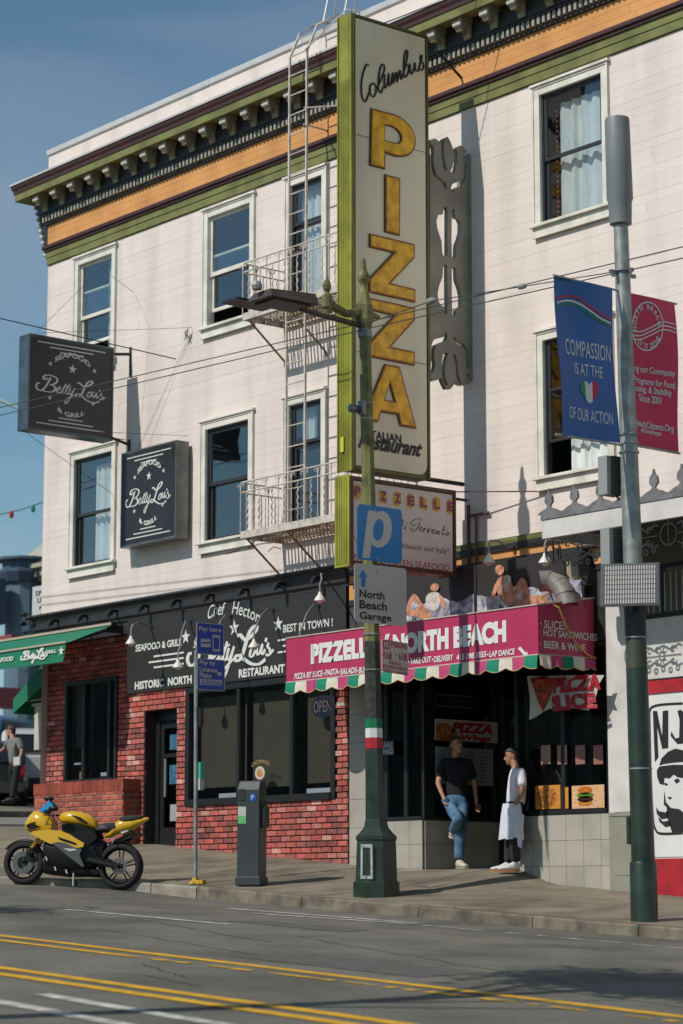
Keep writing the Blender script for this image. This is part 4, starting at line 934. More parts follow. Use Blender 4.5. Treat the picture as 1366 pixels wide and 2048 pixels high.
b.tube([(-5.5, -.45, 6.9), (-5.3, -.3, 6.85), (-5.4, -.1, 6.6)], .008, 5)
part('bracket', b, M_ink, bs1)
q2 = PY(-.3)
c2 = [q2.px(243, 907), q2.px(353, 880), q2.px(351, 1078), q2.px(240, 1094)]
U0, U1 = (c2[0][0]+c2[3][0])/2, (c2[1][0]+c2[2][0])/2; V1, V0 = (c2[0][1]+c2[1][1])/2, (c2[2][1]+c2[3][1])/2
bs2 = betty_sign('square black seafood and grill sign flat on the wall in a grey steel box', q2, U0, U1, V0, V1, .24, mat('brushed_grey_steel', (.17, .18, .18), .35, metal=.6, var=.25, vs_=4))
b = MB(); b.box(U0+.2, U1-.2, -.06, -.004, V0+.3, V1-.3); b.tube([(U0+.0, -.2, V1-.1), (U0-.1, -.02, V1+.1)], .008, 5); part('bracket', b, M_ink, bs2)
# ------------------------------------------------------------------ fire escape
M_fe = mat('cream_painted_iron', (.58, .52, .46), .6, var=.08, vs_=6, dirt=.3, ds=9)
M_fer = mat('rusting_cream_iron', (.34, .25, .17), .8, var=.3, vs_=14, dirt=.4, ds=12)
def balcony(lab, x0, x1, zf, zt, zm_, dep=.78):
    t = thing('fire_escape_balcony', lab, 'fire escape', ((x0+x1)/2, -dep/2, zf), group='fire escape balconies')
    b = MB(); b.box(x0, x1, -dep, -dep+.012, zf-.09, zf+.02); b.box(x0, x0+.012, -dep+.012, -.0, zf-.09, zf+.02); b.box(x1-.012, x1, -dep+.012, -.0, zf-.09, zf+.02); part('edge_channel', b, M_fe, t, bevel=.003)
    n = int((x1-x0)/.078)
    for i in range(n):
        x = x0+.04+i*(x1-x0-.08)/(n-1); b = MB(); b.box(x, x+.03, -dep+.013, -.0, zf-.05, zf-.042); part('slat', b, M_fer, t)
    for y in (-dep+.06, -dep*.5, -.06):
        b = MB(); b.box(x0+.013, x1-.013, y-.02, y+.02, zf-.085, zf-.052); part('bearer', b, M_fer, t)
    for x in (x0+.06, x0+1.02, x1-.9, x1-.06):
        b = MB(); b.tube([(x, -dep+.06, zf-.07), (x, -.02, zf-.62)], .017, 5); b.tube([(x, -.02, zf-.62), (x+.02, -.03, zf-.7)], .02, 5); part('brace', b, M_fer, t)
    b = MB()
    for z in (zt, zm_): b.tube([(x0, -.01, z), (x0, -dep+.03, z), (x0+.03, -dep, z), (x1-.03, -dep, z), (x1, -dep+.03, z), (x1, -.01, z)], .013 if z == zt else .012, 6)
    part('handrail', b, M_fe, t)
    def bal(x, y, tw, dx=1, dy=0):
        m = MB()
        if tw:
            n = 22; m.tube([(x+.007*math.cos(i*1.5), y+.007*math.sin(i*1.5), lerp(zf, zm_, i/n)) for i in range(n+1)], [.007+.005*math.sin(math.pi*i/n) for i in range(n+1)], 5)
        else:
            m.tube([(x, y, zf), (x, y, zt)], .009, 5)
            for s in (-1, 1):                                       # scrolls leaning out of the bar head
                c = []; 
                for k in range(15): a = k/14*4.6; r = .042*(1-k/17); cx = .062; c.append((s*(cx-math.cos(a)*r), zt-.055+math.sin(a)*r))
                c = [(0, zm_+.03)]+[(p, q) for p, q in c]
                m.tube([(x+dx*p, y+dy*p, q) for p, q in c], .0055, 4)
        return part('baluster', m, M_fe, t)
    n = int((x1-x0)/.145); 
    for i in range(n+1): bal(lerp(x0, x1, i/n), -dep, i % 2 == 1)
    for x in (x0, x1):
        for i in range(1, 6): bal(x, -dep+i*dep/6, i % 2 == 1, 0, 1)
    return t
balcony('upper cream wrought iron fire escape balcony with scroll railing beside the pizza sign', -1.56, 1.5, 8.14, 8.93, 8.79)
balcony('lower cream wrought iron fire escape balcony with scroll railing above charcoal shop cornice', -1.58, 1.45, 4.84, 5.59, 5.44)
def ladder(lab, x0, x1, pts, z0, step=.3, arms=()):
    t = thing('ladder', lab, 'ladder', ((x0+x1)/2, pts[0][0], pts[0][1]), group='white fire escape ladders')
    for x in (x0, x1): b = MB(); b.tube([(x, y, z) for y, z in pts], .021, 4); part('stringer', b, M_fe, t)
    z = z0+.15
    while z < max(p[1] for p in pts)-.05:
        y = pts[0][0]
        for (ya, za), (yb, zb) in zip(pts, pts[1:]):
            if za <= z <= zb: y = lerp(ya, yb, (z-za)/(zb-za+1e-9)); break
        b = MB(); b.tube([(x0, y, z), (x1, y, z)], .011, 5); part('rung', b, M_fe, t); z += step
    b = MB()
    for p in arms: b.tube(p, .014, 5)
    if arms: part('wall_strut', b, M_fe, t)
    return t
ladder('long ladder climbing from the upper balcony past the cornice to the roof', -.55, -.14, [(-.70, 8.1), (-.70, 9.2), (-.69, 11.9), (-.5, 12.32), (-.1, 12.6), (.1, 12.62)], 8.1, .305,
       arms=[[(-.14, -.75, 11.0), (.5, -.05, 11.05)], [(-.14, -.75, 10.75), (-.5, -.02, 10.9)], [(-.14, -.73, 11.9), (.3, -.3, 12.5), (.3, .1, 12.55)]])
ladder('straight ladder between the two balconies in front of the lower balcony door', -.57, -.13, [(-.72, 4.84), (-.72, 8.1)], 4.9, .31)
# roof rails and mast behind the parapet
t = thing('roof_hoop_rail', 'thin pale hoop rails of the fire ladder standing over the parapet', 'railing', (.1, .1, 12.5))
b = MB()
for x in (-.5, .0): b.tube([(x, -.1, 12.55), (x, .05, 13.2), (x, .3, 13.9)], .018, 5); b.tube([(x-.3, .3, 12.5), (x, .25, 13.6)], .014, 5)
b.tube([(.75, .1, 12.5), (.75, .1, 14.5)], .016, 5); b.tube([(1.75, .2, 12.5), (1.7, .2, 14)], .014, 5); b.tube([(1.95, .2, 12.5), (1.6, .2, 13.6)], .014, 5)
part('rail', b, mat('galvanised_tube', (.4, .41, .42), .45, metal=.4), t)
# ------------------------------------------------------------------ pizzeria awning
M_mag_aw = mat('magenta_awning_vinyl', (.43, .03, .10), .45, var=.05, dirt=.08, ds=2)
M_cream_c = mat('cream_awning_cloth', (.62, .57, .47), .8)
M_green_c = mat('green_awning_cloth', (.0, .19, .11), .8)
M_pink_c = mat('pink_awning_cloth', (.45, .05, .15), .8)
M_wh_let = mat('white_vinyl_lettering', (.68, .68, .66), .5)
aw = thing('awning', 'magenta box awning lettered PIZZELLE NORTH BEACH with a striped scalloped valance', 'awning', (2.4, -.55, 2.5))
AX0, AX1, AY = -.12, 4.95, -1.05; ZT, ZB, ZW = 3.14, 2.51, 3.30
b = MB()
b.quad((AX0, AY, ZB), (AX1, AY, ZB), (AX1, AY, ZT), (AX0, AY, ZT)); b.add([(AX1, AY, ZB), (AX1, -.06, ZB+.02), (AX1, -.06, ZW), (AX1, AY, ZT)], [(0, 1, 2, 3)]); b.add([(AX0, AY, ZB), (AX0, -.06, ZB), (AX0, -.06, ZW), (AX0, AY, ZT)], [(0, 1, 2, 3)])
b.quad((AX0, AY, ZT), (AX1, AY, ZT), (AX1, -.06, ZW), (AX0, -.06, ZW))
part('cover', b, M_mag_aw, aw)
b = MB(); b.tube([(AX0, -.06, ZB-.0), (AX0, AY+.02, ZB), (AX1-.02, AY+.02, ZB), (AX1-.02, -.06, ZB)], .014, 6); b.tube([(AX0, -.06, ZW), (AX0, AY+.02, ZT-.01), (AX1-.02, AY+.02, ZT-.01), (AX1-.02, -.06, ZW)], .012, 6)
b.tube([(AX0, AY+.02, ZB), (AX0, AY+.02, ZT)], .012, 5); b.tube([(AX1-.02, AY+.02, ZB), (AX1-.02, AY+.02, ZT)], .012, 5); part('frame', b, M_pipe, aw)
b = MB(); b.tube([(AX0, AY-.006, ZT), (AX1+.006, AY-.006, ZT), (AX1+.006, -.06, ZW)], .011, 5); b.tube([(AX0, AY-.006, ZB+.004), (AX1+.006, AY-.006, ZB+.004), (AX1+.006, -.06, ZB+.02)], .010, 5); part('edge_piping', b, mat('pale_piping', (.5, .42, .36), .7), aw)
def valance(p0, p1, n, w0, side):
    mats_ = [M_green_c, M_cream_c, M_pink_c]; p0 = Vector(p0); p1 = Vector(p1); d = (p1-p0); nn = Vector((side[0], side[1], 0))
    for i in range(n):
        b = MB(); cols = 6; vs = []
        for j in range(cols+1):
            t = (i+j/cols)/n; sc = (t*n/1.5) % 1; drop = .125+.045*math.sin(math.pi*sc); p = p0+d*t; o_ = .012*math.sin(t*47)+.01
            vs += [tuple(p+nn*.012), tuple(p+nn*(.012+o_)+Vector((0, 0, -drop*.5))), tuple(p+nn*(.012+o_*1.3)+Vector((0, 0, -drop)))]
        b.add(vs, [(3*j+k, 3*j+3+k, 3*j+4+k, 3*j+1+k) for j in range(cols) for k in (0, 1)]); s_ = part('valance_stripe', b, mats_[(i+w0) % 3], aw)
    b = MB(); P_ = []
    for k in range(n*6+1):
        t = k/(n*6); sc = (t*n/1.5) % 1; drop = .125+.045*math.sin(math.pi*sc); o_ = .012*math.sin(t*47)+.01; P_.append(tuple(p0+d*t+nn*(.014+o_*1.3)+Vector((0, 0, -drop))))
    b.tube(P_, .006, 4); part('valance_piping', b, mat('gold_piping', (.5, .36, .16), .7), aw)
valance((AX0, AY, ZB), (AX1, AY, ZB), 22, 0, (0, -1)); valance((AX1+.004, AY, ZB), (AX1+.004, -.06, ZB+.02), 5, 1, (1, 0))
PA = PY(AY-.004); L = MB()
def word(pl, s, x0, x1, x, yb, yt, m, parent, **k): b = MB(); lrow(b, pl, s, x0, x1, x, yb, yt, **k); return part('lettering', b, m, parent)
word(PA, 'PIZZELLE', 622, 752, 634, 1327, 1287, M_wh_let, aw, bold=.065, w=.003)
word(PA, '"', 769, 780, 775, 1282, 1268, M_wh_let, aw, bold=.03, w=.003, shear=.5); word(PA, 'NORTH BEACH', 786, 1013, 1000, 1286, 1241, M_wh_let, aw, bold=.065, w=.003)
word(PA, 'PIZZA BY SLICE', 589, 646, 640, 1353, 1341, M_wh_let, aw, bold=.03, w=.003, shear=.15)
for s, x0, x1, yb in (('PASTA', 651, 677, 1350.5), ('SALADS', 681, 714, 1348), ('BURGERS', 718, 752, 1345), ('TAKE OUT', 821, 863, 1327), ('DELIVERY', 868, 907, 1323), ('415 398 3555', 913, 973, 1318), ('LAP DANCE', 979, 1030, 1312)):
    word(PA, s, x0, x1, (x0+x1)/2, yb-.3, yb-12.5, M_wh_let, aw, bold=.03, w=.003, shear=.12)
b = MB()
for x, y in ((648.5, 1347), (679, 1344), (716, 1341), (817.5, 1324), (865.5, 1319), (976, 1309)): q = PA.px(x, y); plate(b, PA, [[(q[0]-.012, q[1]-.012), (q[0]+.012, q[1]-.012), (q[0]+.012, q[1]+.012), (q[0]-.012, q[1]+.012)]], .002, .002, px=False)
ar = [(1036, 1297), (1041, 1293), (1052, 1306), (1055, 1302), (1056, 1315), (1044, 1314), (1048, 1310)]; part('lettering', b, M_wh_let, aw)
b = MB(); plate(b, PA, [ar], .002, .002); part('arrow', b, M_wh_let, aw)
PS = PX(AX1+.004)
for s, x0, x1, yb, yt in (('· SLICES', 1080, 1132, 1260.5, 1244), ('· HOT SANDWICHES', 1080, 1194, 1282.5, 1268), ('· BEER & WINE', 1080, 1171, 1303.5, 1289)): word(PS, s, x0, x1, x1, yb, yt, M_wh_let, aw, bold=.015, w=.003)
# yellow cord over the awning, silver duct
cd_ = MB(); cd_.tube([(4.3, -.15, 3.45), (4.55, -.6, 3.30), (4.85, -.9, 3.25), (4.99, -.72, 3.12), (4.975, -.55, 2.85), (4.975, -.40, 2.68), (4.975, -.2, 2.56), (4.97, -.05, 2.53)], .012, 6)
co = part('extension_cord', cd_, mat('yellow_cord', (.55, .33, .05), .5), None, label='yellow extension cord hanging over the end of the magenta awning', cat='cord')
dt_ = thing('vent_duct', 'bent silver vent duct with a dark open mouth above the magenta awning', 'duct', (4.6, -.5, 3.2))
b = MB(); D_ = PY(-.5); pts = [D_.p3(1091, 1166), D_.p3(1102, 1163), D_.p3(1118, 1170), D_.p3(1131, 1188), D_.p3(1136, 1212)]; pts[0] += Vector((.05, -.16, 0)); pts[1] += Vector((.02, -.07, 0))
b.tube(pts, .135, 20, cap=False)
for k in (1, 2, 3): b.tube([pts[k], pts[k]+(pts[k+1]-pts[k]).normalized()*.012], .141, 20)
M_duct = mat('galvanised_duct', (.24, .225, .20), .55, metal=.15, var=.25, vs_=5, dirt=.3)
part('pipe', b, M_duct, dt_, smooth=True)
b = MB(); dd = (pts[1]-pts[0]).normalized(); b.tube([pts[0]-dd*.004, pts[0]+dd*.05], .125, 20); part('mouth', b, M_black, dt_)  # black plug painted in for the shade inside the pipe
# two painted cloud panels (plain stand-ins)
def clouds():
    m = bpy.data.materials.new('painted_cloud_panel'); m.use_nodes = True; n = m.node_tree.nodes; l = m.node_tree.links; b_ = n['Principled BSDF']; b_.inputs['Roughness'].default_value = .6
    g = n.new('ShaderNodeNewGeometry'); t = n.new('ShaderNodeTexNoise'); t.inputs['Scale'].default_value = 7; t.inputs['Detail'].default_value = 5; t.inputs['Distortion'].default_value = .5; l.new(g.outputs['Position'], t.inputs['Vector'])
    r = n.new('ShaderNodeValToRGB'); l.new(t.outputs[0], r.inputs[0]); e = r.color_ramp.elements; e[0].position = .36; e[0].color = (.11, .12, .16, 1); e[1].position = .66; e[1].color = (.62, .62, .62, 1); k = e.new(.5); k.color = (.30, .33, .38, 1)
    l.new(r.outputs[0], b_.inputs['Base Color']); return m
M_cloud = clouds(); M_skin_p = mat('peach_paint', (.50, .25, .15), .6, var=.45, vs_=11); M_cloth_p = mat('pale_drape_paint', (.55, .52, .48), .6, var=.3, vs_=12)
for lab, x0, x1, blobs in (('left painted cloud panel with peach shapes standing on the magenta awning', 1.2, 2.93, ((1.75, 3.34, .26, .075, -.1), (1.72, 3.46, .055, .17, -.55), (2.12, 3.46, .10, .16, -.25), (1.56, 3.44, .045, .15, .5), (2.34, 3.44, .045, .16, .35), (2.18, 3.68, .058, .07, 0))),
                           ('right painted cloud panel with peach shapes standing on the magenta awning', 2.95, 4.95, ((4.02, 3.36, .27, .075, .05), (4.12, 3.48, .055, .17, .5), (3.68, 3.5, .11, .17, .2), (4.28, 3.46, .045, .16, -.4), (3.48, 3.46, .045, .17, -.3), (3.64, 3.74, .058, .07, 0)))):
    t = thing('painted_panel', lab, 'painted panel', ((x0+x1)/2, -.24, 3.2)); y = -.25
    prof = [(x0, 3.18)]+[(lerp(x0, x1, i/24), 3.6+(.06 if i in (0, 24) else 0)+.05*math.sin(i*1.9)+.03*math.sin(i*4.1)) for i in range(25)]+[(x1, 3.18)]
    b = MB(); b.box(x0, x1, y+.021, y+.03, 3.16, 3.93); part('backing', b, M_board, t)
    b = MB(); plate(b, PY(y), [[(x0+.02, 3.17)]+[(lerp(x0+.02, x1-.02, i/24), 3.50+.05*math.sin(i*.5+x0)+.02*abs(math.sin(i*1.3))) for i in range(25)]+[(x1-.02, 3.17)]], .012, -.012, px=False); part('cloud_bank', b, M_cloud, t)
    ZM = lambda pts: zm(pts, 780, 1080, 4.139); pq = PY(y)
    if x0 < 2: figs = [([(330, 400), (345, 365), (385, 355), (410, 375), (405, 405), (385, 425), (350, 425)], 0), ([(300, 455), (350, 430), (400, 430), (425, 470), (415, 540), (380, 590), (320, 575), (295, 520)], 1), ([(120, 600), (175, 455), (215, 440), (290, 560), (330, 590), (345, 640), (320, 665), (230, 640), (130, 615)], 0), ([(160, 590), (200, 485), (250, 560)], 2), ([(400, 440), (450, 480), (470, 560), (450, 570), (420, 510)], 0)]
    else: figs = [([(875, 275), (870, 225), (905, 200), (945, 225), (945, 265), (915, 300)], 0), ([(880, 330), (935, 290), (985, 290), (1020, 380), (1030, 450), (1010, 540), (960, 545), (905, 480), (885, 410)], 0), ([(940, 300), (990, 285), (1010, 330), (960, 440), (940, 400)], 1), ([(1000, 545), (1020, 430), (1070, 330), (1100, 308), (1135, 345), (1150, 470), (1290, 450), (1305, 520), (1140, 540), (1060, 560)], 0), ([(1050, 500), (1090, 400), (1110, 470)], 2), ([(882, 340), (892, 420), (850, 500), (835, 490), (860, 400)], 0)]
    for k, (pp, mi) in enumerate(figs):
        b = MB(); plate(b, pq, [soft(ZM(pp))], .003+.001*k, .001); part('painted_shape', b, (M_skin_p, M_cloth_p, M_cloud)[mi], t)
    for xx in (x0+.5, x1-.45): b = MB(); b.tube([(xx, -.3, 3.17), (xx-.12, -.05, 4.0)], .006, 4); b.tube([(xx, -.3, 3.17), (xx+.2, -.05, 4.0)], .006, 4); part('stay_wire', b, M_black, t)
# gooseneck lamps
M_shade_w = mat('white_lamp_enamel', (.66, .63, .58), .4)
def goose(x, z, tip, lab, wall=-.05, up=.14):
    """swan neck lamp: wall plate, bent pipe, small bell"""
    t = thing('gooseneck_lamp', lab, 'lamp', (x, wall, z), group='gooseneck lamps over the shop signs'); T = Vector(tip)
    b = MB(); b.tube([(x, wall, z), (x, wall-.1, z+.01), lerp(Vector((x, wall-.1, z+.03)), T+Vector((0, 0, .32)), .5), T+Vector((0, .03, .26)), T+Vector((0, 0, .2)), T+Vector((0, 0, .08))], .014, 7); part('arm', b, M_pipe, t, smooth=True)
    b = MB(); b.lathe((x, wall, z), [(.035, 0), (.035, .02)], 10, 'Y'); part('wall_plate', b, M_black, t)
    b = MB(); b.lathe(T, [(.085, -.04), (.08, -.02), (.055, .02), (.03, .05), (.02, .09)], 14); part('lamp_shade', b, M_shade_w, t, smooth=True)
    b = MB(); b.lathe(T+Vector((0, 0, -.05)), [(.01, -.03), (.045, -.01), (.05, .01)], 10); part('bulb', b, M_shade_w, t, smooth=True)
def gz(px0, px1, lab):
    a = PY(-.05).p3(*px0); T = PY(-.62).p3(*px1); goose(a.x, a.z, T, lab)
gz((303, 1253), (262, 1283), 'gooseneck lamp above the words SEAFOOD and GRILL at the board left end')
gz((382, 1244), (356, 1330), 'gooseneck lamp hanging in front of the three white lines')
gz((462, 1232), (430, 1300), 'gooseneck lamp half hidden behind the blue pay signs')
gz((547, 1220), (508, 1290), 'gooseneck lamp hanging over the big white script')
gz((638, 1212), (600, 1292), 'gooseneck lamp above the words BEST IN TOWN')
gz((655, 1150), (640, 1196), 'gooseneck lamp with a white bell under the corner of the Pizzelle sign')
b_ = PY(-.05).p3(1026, 1096); goose(b_.x, b_.z, PY(-.55).p3(978, 1120), 'gooseneck lamp over the painted panel on the orange frieze', -.06)
b_ = PY(-.05).p3(1120, 1100); goose(b_.x, b_.z, PY(-.55).p3(1090, 1120), 'gooseneck lamp below the left end of the white canopy', -.06)
# corner awning, green
M_gaw = mat('dark_green_awning_canvas', (.004, .16, .085), .7, var=.1)
ga = thing('awning', 'dark green canvas awning lettered in white over the brick corner window', 'awning', (-7., -.4, 3.3))
gx1 = -5.64; b = MB(); zt_, zf_ = 3.86, 3.52
gy0, gy1 = -1.15, -.3
b.add([(-9.2, gy0, zf_), (gx1, gy0, zf_), (gx1, gy1, zt_), (-9.2, gy1, zt_)], [(0, 1, 2, 3)]); part('canopy', b, M_gaw, ga)
b = MB(); b.add([(-9.2, gy0-.01, zf_), (gx1, gy0-.01, zf_), (gx1-.03, gy0-.02, zf_-.17), (gx1-.06, gy0-.03, zf_-.3), (-9.2, gy0-.03, zf_-.27), (-9.2, gy0-.02, zf_-.15)], [(0, 1, 2, 5), (5, 2, 3, 4)]); va = part('valance', b, M_gaw, ga)
b = MB(); b.tube([(-9.2, gy0-.02, zf_+.01), (gx1+.01, gy0-.02, zf_+.01)], .02, 6); part('front_bar', b, mat('tan_awning_bar', (.42, .36, .27), .6), ga)
b = MB(); b.box(-9.2, gx1, gy1, gy1+.1, zt_, zt_+.06); part('cassette', b, M_black, ga); b = MB(); b.box(-9.2, gx1, gy1-.02, gy1, zt_+.01, zt_+.05); part('cassette_edge', b, MATS['tan_awning_bar'], ga)
b = MB()
for x in (-7.9, -5.75): b.tube([(x, gy1+.05, zt_-.05), (x+.05, (gy0+gy1)/2, zt_-.2), (x, gy0+.04, zf_-.03)], .02, 5); b.box(x-.03, x+.03, gy1, .1, zt_-.1, zt_+.02)
part('folding_arm', b, M_black, ga)
PG = PY(gy0-.034); L = MB(); q0 = PG.px(78, 1305); betty(L, PG, q0[0]-.62, q0[0]+.36, q0[1]-.40, q0[1]+.36, .035, .004)
lrow(L, PG, 'SEAFOOD', -12, 27, 20, 1322, 1313, bold=.04, w=.006); lrow(L, PG, '& GRILL', 84, 113, 100, 1307, 1300, bold=.04, w=.006); star(L, PG, *PG.px(123, 1302), .085, .006); part('lettering', L, M_letter, ga)
sa = thing('awning', 'dark green canvas awning sloping along the side wall behind the corner', 'awning', (-8.9, 1.5, 2.9))
b = MB(); b.add([(XL, .3, 3.75), (XL, 5., 3.75), (XL-1.35, 5., 2.95), (XL-1.35, .3, 2.95)], [(0, 1, 2, 3)]); b.add([(XL, .3, 3.75), (XL-1.35, .3, 2.95), (XL-1.35, .3, 2.7), (XL, .3, 3.3)], [(0, 1, 2, 3)]); b.add([(XL-1.35, .3, 2.95), (XL-1.35, 5, 2.95), (XL-1.35, 5, 2.68), (XL-1.35, .3, 2.7)], [(0, 1, 2, 3)]); part('canopy', b, M_gaw, sa)
b = MB(); b.tube([(XL, .35, 2.9), (XL-1.32, .35, 2.9)], .015, 5); part('arm', b, M_pipe, sa)
# lamp on the corner and a cream meter cabinet on the side wall
b_ = PY(-.05).p3(50, 1345); t = thing('corner_lamp', 'small globe lamp on an arm under the green corner awning', 'lamp', (-8.1, -.2, 2.9))
q = PY(-.2); b = MB(); b.tube([q.p3(48, 1345), q.p3(80, 1322)], .012, 6); part('arm', b, M_pipe, t); b = MB(); b.lathe(q.p3(80, 1322), [(.01, -.07), (.05, -.05), (.07, 0), (.05, .05), (.01, .07)], 12); part('globe', b, M_shade_w, t, smooth=True)
t = thing('meter_cabinet', 'cream metal meter cabinet on the side wall beside the brick corner', 'cabinet', (-8.3, .9, 1.5))
q = PY(.5); u0, z1__ = q.px(69, 1413); z0__ = q.px(72, 1500)[1]; b = MB(); b.box(u0, XL-.03, .5, 1.1, z0__, z1__); b.box(u0-.04, XL-.03, .46, 1.14, z1__, z1__+.05); part('body', b, mat('cream_cabinet_paint', (.5, .47, .38), .6, var=.1), t, bevel=.01)
t = thing('wall_camera', 'cluster of small black cameras at the cornice corner', 'camera', (XL-.2, -.1, 3.95))
for k, (dx, dz) in enumerate(((-.1, .35), (.02, .28), (-.14, .2), (-.05, .05), (-.12, -.12), (.04, -.1))):
    b = MB(); b.lathe((XL-.14+dx, -.2, 4.05+dz-.1), [(.03, -.07), (.045, -.03), (.04, .04), (.01, .08)], 8, 'X' if k % 2 else 'Y'); b.tube([(XL-.14+dx, -.2, 3.95+dz), (XL, .0, 4.0+dz*.6)], .01, 4); part('camera_head', b, M_black, t)
# hanging things in the pizzeria windows
M_neon = mat('unlit_neon_tube', (.12, .115, .11), .3)
def opensign(lab, pl, x0, x1, xr, yb, yt, oval=False):
    a = pl.px(x0, yb); c = pl.px(x1, yb); z0 = pl.px(xr, yb)[1]; z1 = pl.px(xr, yt)[1]; cc = pl.at((a[0]+c[0])/2, z0, 0)
    t = thing('open_sign', lab, 'neon sign', tuple(cc)); b = MB(); uc, vc, ru, rv = (a[0]+c[0])/2, (z0+z1)/2, (c[0]-a[0])/2, (z1-z0)/2
    if oval: plate(b, pl, [[(uc+ru*math.cos(k*math.pi/12), vc+rv*math.sin(k*math.pi/12)) for k in range(24)]], .02, -.03, px=False); part('backing', b, mat('dark_blue_plastic', (.012, .014, .03), .3), t)
    else:
        b.tube([pl.at(*p, 0) for p in ((uc-ru, vc-rv), (uc+ru, vc-rv), (uc+ru, vc+rv), (uc-ru, vc+rv))], .012, 6, closed=True); part('border', b, M_neon, t)
    b = MB(); letters(b, pl, 'OPEN', uc-ru*.75, uc+ru*.75, vc-rv*.5, vc+rv*.5, w=.004, bold=-.01); part('lettering', b, M_neon if not oval else mat('pale_neon', (.16, .13, .12), .4), t); return t
opensign('unlit oval OPEN sign in the big brick shop window under the awning', PY(-.01), 622, 668, 645, 1436, 1390, True)
opensign('unlit rectangular OPEN sign inside the recessed pizzeria window', PX(1.585), 872, 944, 900, 1413, 1390)
def photo_panel(name, lab, cat, pl, u0, u1, v0, v1, cols, w=.003, scale=14, seed=0, th=.006):
    """a printed food picture: mottled colours only"""
    m = bpy.data.materials.new(name+'_print'); m.use_nodes = True; n = m.node_tree.nodes; l = m.node_tree.links; b_ = n['Principled BSDF']; b_.inputs['Roughness'].default_value = .35
    g = n.new('ShaderNodeNewGeometry'); t = n.new('ShaderNodeTexVoronoi'); t.inputs['Scale'].default_value = scale; ns = n.new('ShaderNodeTexNoise'); ns.inputs['Scale'].default_value = scale*.7
    mx = n.new('ShaderNodeVectorMath'); mx.operation = 'ADD'; l.new(g.outputs['Position'], mx.inputs[0]); l.new(ns.outputs['Color'], mx.inputs[1]); l.new(mx.outputs[0], t.inputs['Vector'])
    r = n.new('ShaderNodeValToRGB'); r.color_ramp.interpolation = 'EASE'; l.new(t.outputs['Color'], r.inputs[0]); e = r.color_ramp.elements; e[0].color = (*lin(cols[0]), 1); e[1].color = (*lin(cols[-1]), 1)
    for i, c in enumerate(cols[1:-1]): k = e.new((i+1)/(len(cols)-1)); k.color = (*lin(c), 1)
    l.new(r.outputs[0], b_.inputs['Base Color']); t_ = thing(name, lab, cat, tuple(pl.at((u0+u1)/2, v0, 0)))
    q = MB(); plate(q, pl, [[(u0, v0), (u1, v0), (u1, v1), (u0, v1)]], th, w, px=False); part('sheet', q, m, t_); return t_
W2 = PY(.02); food = ['#d9c9a8', '#c98a2a', '#a8431c', '#e0b04a', '#7c2b16']
def upx(pl, x0, x1, yb, yt): a = pl.px(x0, yb); c = pl.px(x1, yb); return a[0], c[0], min(a[1], c[1]), pl.px(x0, yt)[1]
a = upx(W2, 1072, 1122, 1617, 1572); p_ = photo_panel('food_poster', 'food poster of a fried chicken plate at the window foot beside the door', 'poster', W2, *a, food, scale=22)
b = MB(); uc, vc = lerp(a[0], a[1], .45), (a[2]+a[3])/2; plate(b, W2.off(.01), [[(uc+.19*math.cos(k*.4), vc+.14*math.sin(k*.4)) for k in range(16)]], .002, .0, px=False); part('printed_plate', b, mat('fried_food_print', (.42, .16, .03), .4, var=.6, vs_=24), p_)
a = upx(W2, 1124, 1138, 1617, 1575); photo_panel('food_poster', 'narrow food poster between the two window pictures', 'poster', W2, *a, food, scale=30)
a = upx(W2, 1145, 1210, 1615, 1572); p_ = photo_panel('food_poster', 'food poster of a burger at the window foot near the pier', 'poster', W2, *a, ['#e3dcc8', '#d8a83a', '#b5461f', '#e9e0c8', '#c9962c'], scale=20)
uc, vc = lerp(a[0], a[1], .42), lerp(a[2], a[3], .5)
for (dz, rx, rz, cc) in ((.08, .13, .05, '#b8691c'), (.02, .15, .035, '#4f7a22'), (-.03, .14, .04, '#3a1a10'), (-.08, .13, .035, '#c07a28')): b = MB(); plate(b, W2.off(.01), [[(uc+rx*math.cos(k*.4), vc+dz+rz*math.sin(k*.4)) for k in range(16)]], .002, 0, px=False); part('printed_layer', b, mat('print'+cc[1:], cc, .4, var=.2, vs_=20), p_)
for i, (x0, y0) in enumerate(((1083, 1528), (1116, 1528), (1152, 1528), (1188, 1528))):
    a = upx(W2, x0, x0+19, y0, y0-37); photo_panel('menu_picture', ['first', 'second', 'third', 'fourth'][i]+' small menu picture from the door, hung mid height in the right window', 'menu picture', W2, *a, ['#2a1a14', '#8a3020', '#b9a890', '#3a2018'] if i < 2 else ['#d8d0c4', '#9a3a28', '#5a2a1c', '#e6e0d6'], scale=34)
XW = PX(1.606)
a = (XW.px(869, 1440)[0], XW.px(994, 1440)[0], XW.px(930, 1483)[1], XW.px(930, 1441)[1]); t = photo_panel('pizza_poster', 'white PIZZA and Wings poster high in the recessed window behind the man', 'poster', XW, a[0], a[1], a[2], a[3], ['#b9b5ac', '#c4c0b8', '#bdb8ae', '#c8c4ba'], scale=3)
b = MB(); lrow(b, XW, 'PIZZA', 902, 984, 940, 1467, 1446, bold=.06, w=.012, shear=.2); lrow(b, XW, 'Wings', 920, 982, 950, 1485, 1470, bold=.05, w=.012, shear=.2); part('lettering', b, mat('red_poster_ink', (.42, .01, .015), .5), t)
b = MB(); plate(b, XW.off(.01), [[(872, 1480), (872, 1446), (893, 1446), (915, 1466), (910, 1484)]], .002, 0); part('pizza_picture', b, mat('pizza_print', (.42, .15, .04), .5, var=.6, vs_=25), t)
